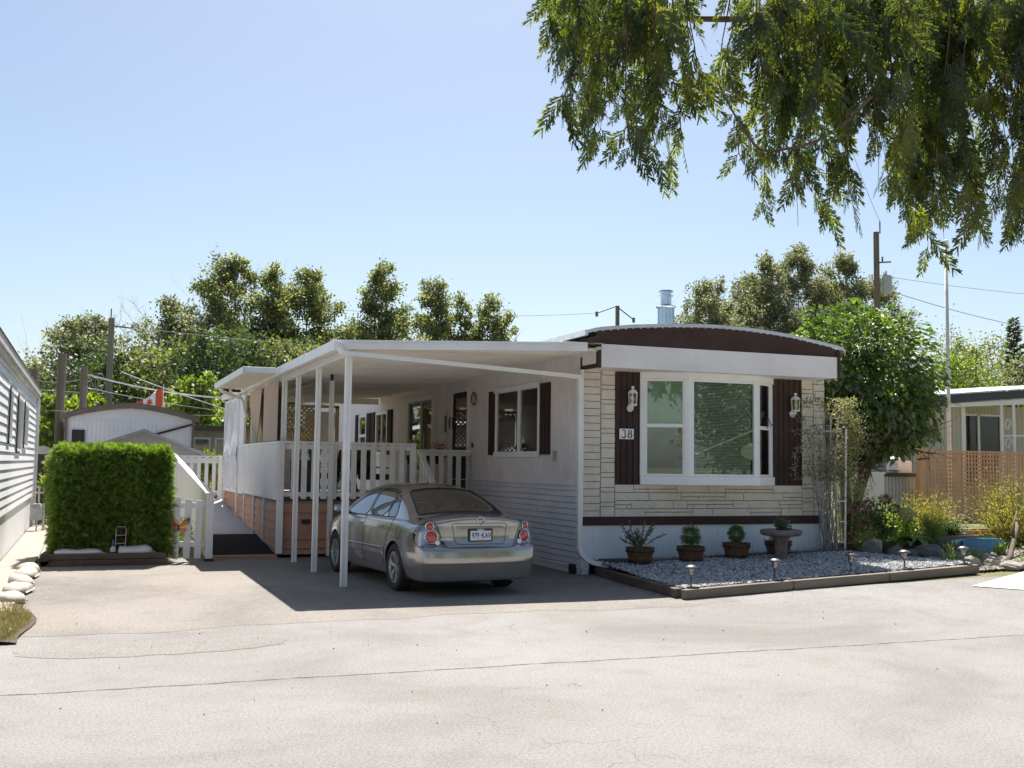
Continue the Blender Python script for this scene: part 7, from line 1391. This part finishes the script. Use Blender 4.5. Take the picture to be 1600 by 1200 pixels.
r = np.random.default_rng(18); N = 5000; P = np.stack([r.uniform(14.5, 22, N), r.uniform(15.5, 19, N), np.zeros(N)], 1); P[:, 2] = gz(P[:, 0], P[:, 1])+r.uniform(0, .16, N); m = MB(); leafbent(m, P, .08, .05, r, .5); tag(m.build('ground_cover', HYD2), 'low leafy ground cover under the lattice fence', 'ground cover', kind='stuff')

# ------------------------------------------------------------------ on the deck
cb = thing('storage_cabinet', 'brown wooden cabinet on the deck behind the front railing', 'cabinet', (4.1, 21.4, 1.03)); b = MB(); b.box(3.75, 4.25, 21.2, 21.7, 1.03, 1.80); b.build('case', PM('cabinet_brown', (.17, .12, .085), .6, .15, 3), cb, bevel=.01); b = MB(); b.box(3.78, 3.99, 21.18, 21.2, 1.08, 1.76); b.box(4.01, 4.22, 21.18, 21.2, 1.08, 1.76); b.build('doors', PM('cabinet_door', (.13, .10, .075), .6), cb)
ob = thing('blue_pot', 'blue glazed pot with dried plant on the deck cabinet', 'pot', (4.15, 21.4, 1.8)); m = MB(); m.lathe([(0, 0), (.07, .0), (.10, .10), (.085, .15), (0, .15)], (0, 0, 0), 16); m.build('pot', PM('blue_glaze_pot', (.12, .30, .45), .3), ob, local=True); m = MB(); leafquads(m, rg.normal(size=(160, 3))*np.array([.08, .08, .07])+np.array([0, 0, .22]), .07, .03, rg, .5); m.build('plant', DUSK, ob, local=True)
CUSH = PM('leaf_print_cushion', (.09, .08, .05), .9, .9, 14)
def chair(x, y, rot, label):
    T = thing('patio_chair', label, 'chair', (x, y, 1.03), rot, group='patio chairs on the deck'); m = MB(); m.box(-.25, .25, -.25, .25, .38, .50); m.build('seat_cushion', CUSH, T, local=True, bevel=.04); m = MB(); m.hexa([(-.25, .20, .48), (.25, .20, .48), (.25, .30, .48), (-.25, .30, .48), (-.23, .30, 1.05), (.23, .30, 1.05), (.23, .40, 1.05), (-.23, .40, 1.05)]); m.build('back_cushion', CUSH, T, local=True, bevel=.04)
    for sx in (-.27, .27):
        m = MB(); m.tube([(sx, -.25, 0), (sx, -.25, .62), (sx, .25, .64), (sx, .36, 1.02)], .016, 6); m.tube([(sx, .28, 0), (sx, .25, .64)], .016, 6); m.build('frame', BLACK, T, local=True, smooth=True)
chair(5.6, 22.3, .5, 'leaf print cushioned patio chair on the deck near the rail end'); chair(5.0, 23.6, -1.2, 'second cushioned patio chair farther back on the deck')
tbn = thing('patio_table', 'round glass patio table with black legs on the deck', 'table', (4.95, 22.2, 1.03)); m = MB(); m.lathe([(0, .70), (.5, .70), (.5, .712), (0, .712)], (0, 0, 0), 28); m.build('top', GLSD, tbn, local=True); m = MB(); m.tube([(.5*math.cos(a), .5*math.sin(a), .70) for a in np.linspace(0, 6.2832, 30)], .014, 6, caps=False); m.build('rim', BLACK, tbn, local=True)
for k in range(4): a = k*math.pi/2+.6; m = MB(); m.tube([(.42*math.cos(a), .42*math.sin(a), 0), (.3*math.cos(a), .3*math.sin(a), .4), (.45*math.cos(a), .45*math.sin(a), .69)], .014, 6); m.build('leg', BLACK, tbn, local=True)
vb = thing('water_jug', 'clear glass jar standing under the patio table', 'jar', (4.7, 21.2, 1.03)); m = MB(); m.lathe([(0, 0), (.17, 0), (.18, .3), (.12, .42), (.07, .45), (.07, .5)], (0, 0, 0), 20); m.build('jar', GLASS('jar_glass', (.7, .75, .75), .2), vb, local=True, smooth=True); m = MB(); m.lathe([(.075, .5), (.075, .53), (0, .53)], (0, 0, 0), 16); m.build('lid', SILVER, vb, local=True)
for (x, y, lb) in ((6.15, 21.4, 'pale pink flowers left of the brown door, above the railing'), (6.75, 21.4, 'coral pink flowers in front of the brown door')):
    T = thing('flower_pot', lb, 'potted flower', (x, y, 1.75), group='pink flowers behind the stair railing'); m = MB(); m.lathe([(0, 0), (.08, 0), (.11, .18), (.09, .18), (0, .15)], (0, 0, 0), 14); m.tube([(0, 0, -.72), (0, 0, 0)], .03, 8); m.build('pot', BROWN, T, local=True); m = MB(); leafquads(m, rg.normal(size=(90, 3))*np.array([.07, .07, .04])+np.array([0, 0, .40]), .05, .05, rg); m.build('petals', PINK, T, local=True); m = MB(); leafquads(m, rg.normal(size=(160, 3))*np.array([.08, .08, .07])+np.array([0, 0, .26]), .06, .03, rg); m.build('foliage', HYD2, T, local=True)

# ------------------------------------------------------------------ cedar boughs hanging from the tree at the right
CEDL = LEAF('cedar_spray', [(.0, (.024, .040, .011)), (.32, (.050, .074, .020)), (.56, (.11, .14, .03)), (.80, (.22, .24, .045)), (1, (.27, .20, .07))], .58, (1.7, 1.7, .5), gloss=.04, ns=3.5, nw=1.7, iw=.25); CEDB = PM('cedar_bark', (.13, .08, .05), .9, .3, 8, st=(2, 2, .3))
def spray_template2(r):
    V = []; F = []
    def tri(a, b_, w, w1=.4):
        d = np.array(b_)-np.array(a); p = np.array([-d[1], d[0], 0]); p = p/np.linalg.norm(p)*w; k = len(V); V.extend([np.array(a)-p, np.array(a)+p, np.array(b_)+p*w1, np.array(b_)-p*w1]); F.append((k, k+1, k+2, k+3))
    tri((0, 0, 0), (0, .95, -.03), .012)
    for k in range(8):
        y = .08+.80*k/8
        for s_ in (-1, 1):
            l = (.36-.22*k/8)*r.uniform(.7, 1.2); y0 = y+r.uniform(-.03, .03)+(.05 if s_ > 0 else 0); e = np.array([s_*l*.62, y0+l*.85, r.uniform(-.10, .02)]); b0 = np.array([0, y0, 0]); tri(b0, e, .021, .55)
            for q in (.38, .68):
                if l > .16:
                    for t_ in (-1, 1): c0 = b0+(e-b0)*q; tri(c0, c0+np.array([s_*(.035 if t_ < 0 else .085), .095 if t_ < 0 else .045, -.01]), .017, .45)
    return np.array(V), np.array(F)
ced = thing('cedar_tree', 'big cedar hanging its drooping boughs into the upper right', 'tree', (9.6, 6.2, 0)); r = np.random.default_rng(101)
m = MB(); m.tube([(9.6, 6.2, -.1), (9.55, 6.2, 2.0), (9.5, 6.25, 6), (9.45, 6.3, 12)], [.42, .33, .28, .14], 14, caps=False); m.build('trunk', CEDB, ced, smooth=True)
limbs_ = [[(9.5, 6.25, 5.6), (7.5, 6.0, 5.75), (5.6, 5.9, 5.35), (4.2, 6.05, 5.05), (2.9, 6.3, 4.95)], [(9.5, 6.25, 5.3), (7.8, 5.7, 5.5), (6.2, 5.4, 5.2), (5.0, 5.6, 4.95), (4.0, 5.9, 4.85)], [(9.5, 6.2, 6.2), (7.6, 6.6, 6.0), (6.0, 6.9, 5.5), (4.6, 7.2, 5.3), (3.6, 7.3, 5.2)], [(9.5, 6.2, 5.0), (8, 5.4, 5.2), (6.4, 5.0, 4.95), (5.4, 5.0, 4.9)], [(9.5, 6.3, 6.0), (7.9, 7.2, 5.8), (6.6, 7.4, 5.3), (5.4, 6.9, 5.0), (5.0, 6.6, 4.95)]]
def smooth_path(P, n=30):
    P = np.array(P, float); s = np.linspace(0, 1, len(P)); q = np.linspace(0, 1, n); return np.stack([pchip(q, s, P[:, k]) for k in range(3)], 1)
m = MB()
for L in limbs_: m.tube(smooth_path(L), np.linspace(.07, .012, 30), 7, caps=False)
m.tube(smooth_path([(4.62, 5.55, 4.15), (4.5, 5.65, 4.0), (4.3, 5.75, 3.86), (4.02, 5.85, 3.80), (3.86, 5.92, 4.0), (3.72, 5.95, 4.25)], 20), np.linspace(.013, .005, 20), 6, caps=False)
m.build('limb', CEDB, ced, smooth=True)
# bottom contour of the drooping foliage (lateral position u along the boughs, lowest z); u runs 0 at the far tip
cx_ = [2.63, 2.74, 2.85, 2.97, 3.11, 3.24, 3.32, 3.42, 3.53, 3.60, 3.66, 3.72, 3.80, 3.88, 3.99, 4.13, 4.22, 4.34, 4.46, 4.57, 4.72, 4.83, 4.96, 5.02, 5.11, 5.27, 5.42, 5.57, 5.9, 6.6]
cz_ = [4.22, 3.95, 3.88, 3.78, 3.68, 3.68, 3.62, 3.74, 3.90, 4.02, 4.18, 4.16, 3.40, 3.34, 3.30, 3.18, 3.24, 3.13, 3.20, 3.36, 3.42, 3.42, 3.42, 3.08, 3.10, 3.12, 3.16, 3.30, 3.3, 3.4]
tm = spray_template2(rng); lv = MB(); tw = MB(); cones = []
tv, tf_ = tm
def yline(x): return np.interp(x, [2.6, 3.3, 4.2, 5.0, 5.6, 6.6], [6.3, 6.1, 5.8, 5.5, 5.25, 4.9])
PP = []; AA = []; NN = []; SZ = []
sun_h = np.array([.3615, .9294]); 
x = 2.62; layers = ((0, .33), (.5, .3), (1.1, .3), (1.8, .4))
for (off, sp) in ((0.0, .085), (.35, .10), (.8, .11), (1.25, .14)):
    x = 2.70
    while x < 6.4:
        dep = off+r.uniform(-.18, .18); base_x = x; dist = math.hypot(base_x, float(yline(base_x))); kf = 1+dep/dist; px, py = base_x*kf, float(yline(base_x))*kf
        zb0 = float(np.interp(base_x, cx_, cz_)); zb = 1.75+(zb0-1.75)*kf+abs(r.normal())*.16+(.0 if off < 1 else .12)+(r.uniform(0, .6)**2); ztp = 1.75+(5.0-1.75)*kf*.98
        if 3.80 < base_x < 4.62 and r.uniform() < .45: zb = max(zb, 1.75+(4.05-1.75)*kf)
        if 3.38 < base_x < 3.56 and r.uniform() < .35: zb = max(zb, 1.75+(4.2-1.75)*kf)
        if 3.15 < base_x < 3.7 and off > .7 : x += sp; continue
        if base_x < 3.1 and off > 1.5: x += sp; continue
        if 3.60 < base_x < 3.96:
            if off > .5: x += sp; continue
            if r.uniform() < .55: zb = max(zb, 1.75+(4.22-1.75)*kf)
            else: ztp = 1.75+(3.90-1.75)*kf
        elif base_x < 5.0 and off < 1 and math.sin(base_x*31+off*9) < -.1: zb = max(zb, 1.75+(3.62-1.75)*kf)
        L = ztp-zb
        if L < .1: x += sp; continue
        n = max(5, int(L/.12)); t = np.linspace(0, 1, n); S = np.stack([px+.10*np.sin(t*3+x*9)*t+r.normal()*.08*t, py+.08*np.cos(t*3+x*7)*t, ztp-L*t], 1); tw.tube(S, np.linspace(.007, .0018, n), 4, caps=False)
        ns = max(0, int(L/.062))
        tt = r.uniform(.0, 1.0, ns)**1.25
        for q in tt:
            k = min(n-2, int(q*(n-1))); b0 = S[k]+(S[k+1]-S[k])*(q*(n-1)-k); a = r.uniform(0, 6.28); h = r.uniform(.35, 1.0); PP.append(b0); AA.append((math.cos(a)*h, math.sin(a)*h, -1.0)); NN.append((math.cos(a+1.57)*1.0+.3*r.normal(), math.sin(a+1.57)+.3*r.normal(), .2)); SZ.append(r.uniform(.19, .34)*(1.0-.2*q))
            if r.uniform() < .10: cones.append(b0+r.normal(size=3)*.03)
        x += sp*r.uniform(.6, 1.4)*(1.0 if base_x > 4.5 else 1.0)
# sprays along the bare curved bough and side tips
cv = smooth_path([(4.62, 5.55, 4.15), (4.5, 5.65, 4.0), (4.3, 5.75, 3.86), (4.02, 5.85, 3.80), (3.86, 5.92, 4.0), (3.72, 5.95, 4.25)], 20)
for k in range(9, 20):
    for s_ in (-1, 1, 1): PP.append(cv[k]); AA.append((s_*.7*r.uniform(.3, 1), .1*r.normal(), -.5 if k < 17 else .5)); NN.append((.2*r.normal(), -1, .2)); SZ.append(.15)
PP = np.array(PP); AA = np.array(AA); NN = np.array(NN); SZ = np.array(SZ)
put_sprays(lv, PP, AA, NN, SZ, r, tm, sway=.5)
lv.build('foliage', CEDL, ced); tw.build('twigs', CEDB, ced, smooth=True)
cm = MB(); cones = np.array(cones); c2 = np.repeat(cones, 9, 0)+r.normal(size=(len(cones)*9, 3))*.028; leafquads(cm, c2, .018, .012, r, -.4); cm.build('seed_cones', PM('cone_brown', (.24, .17, .06), .8, .3, 9), ced)
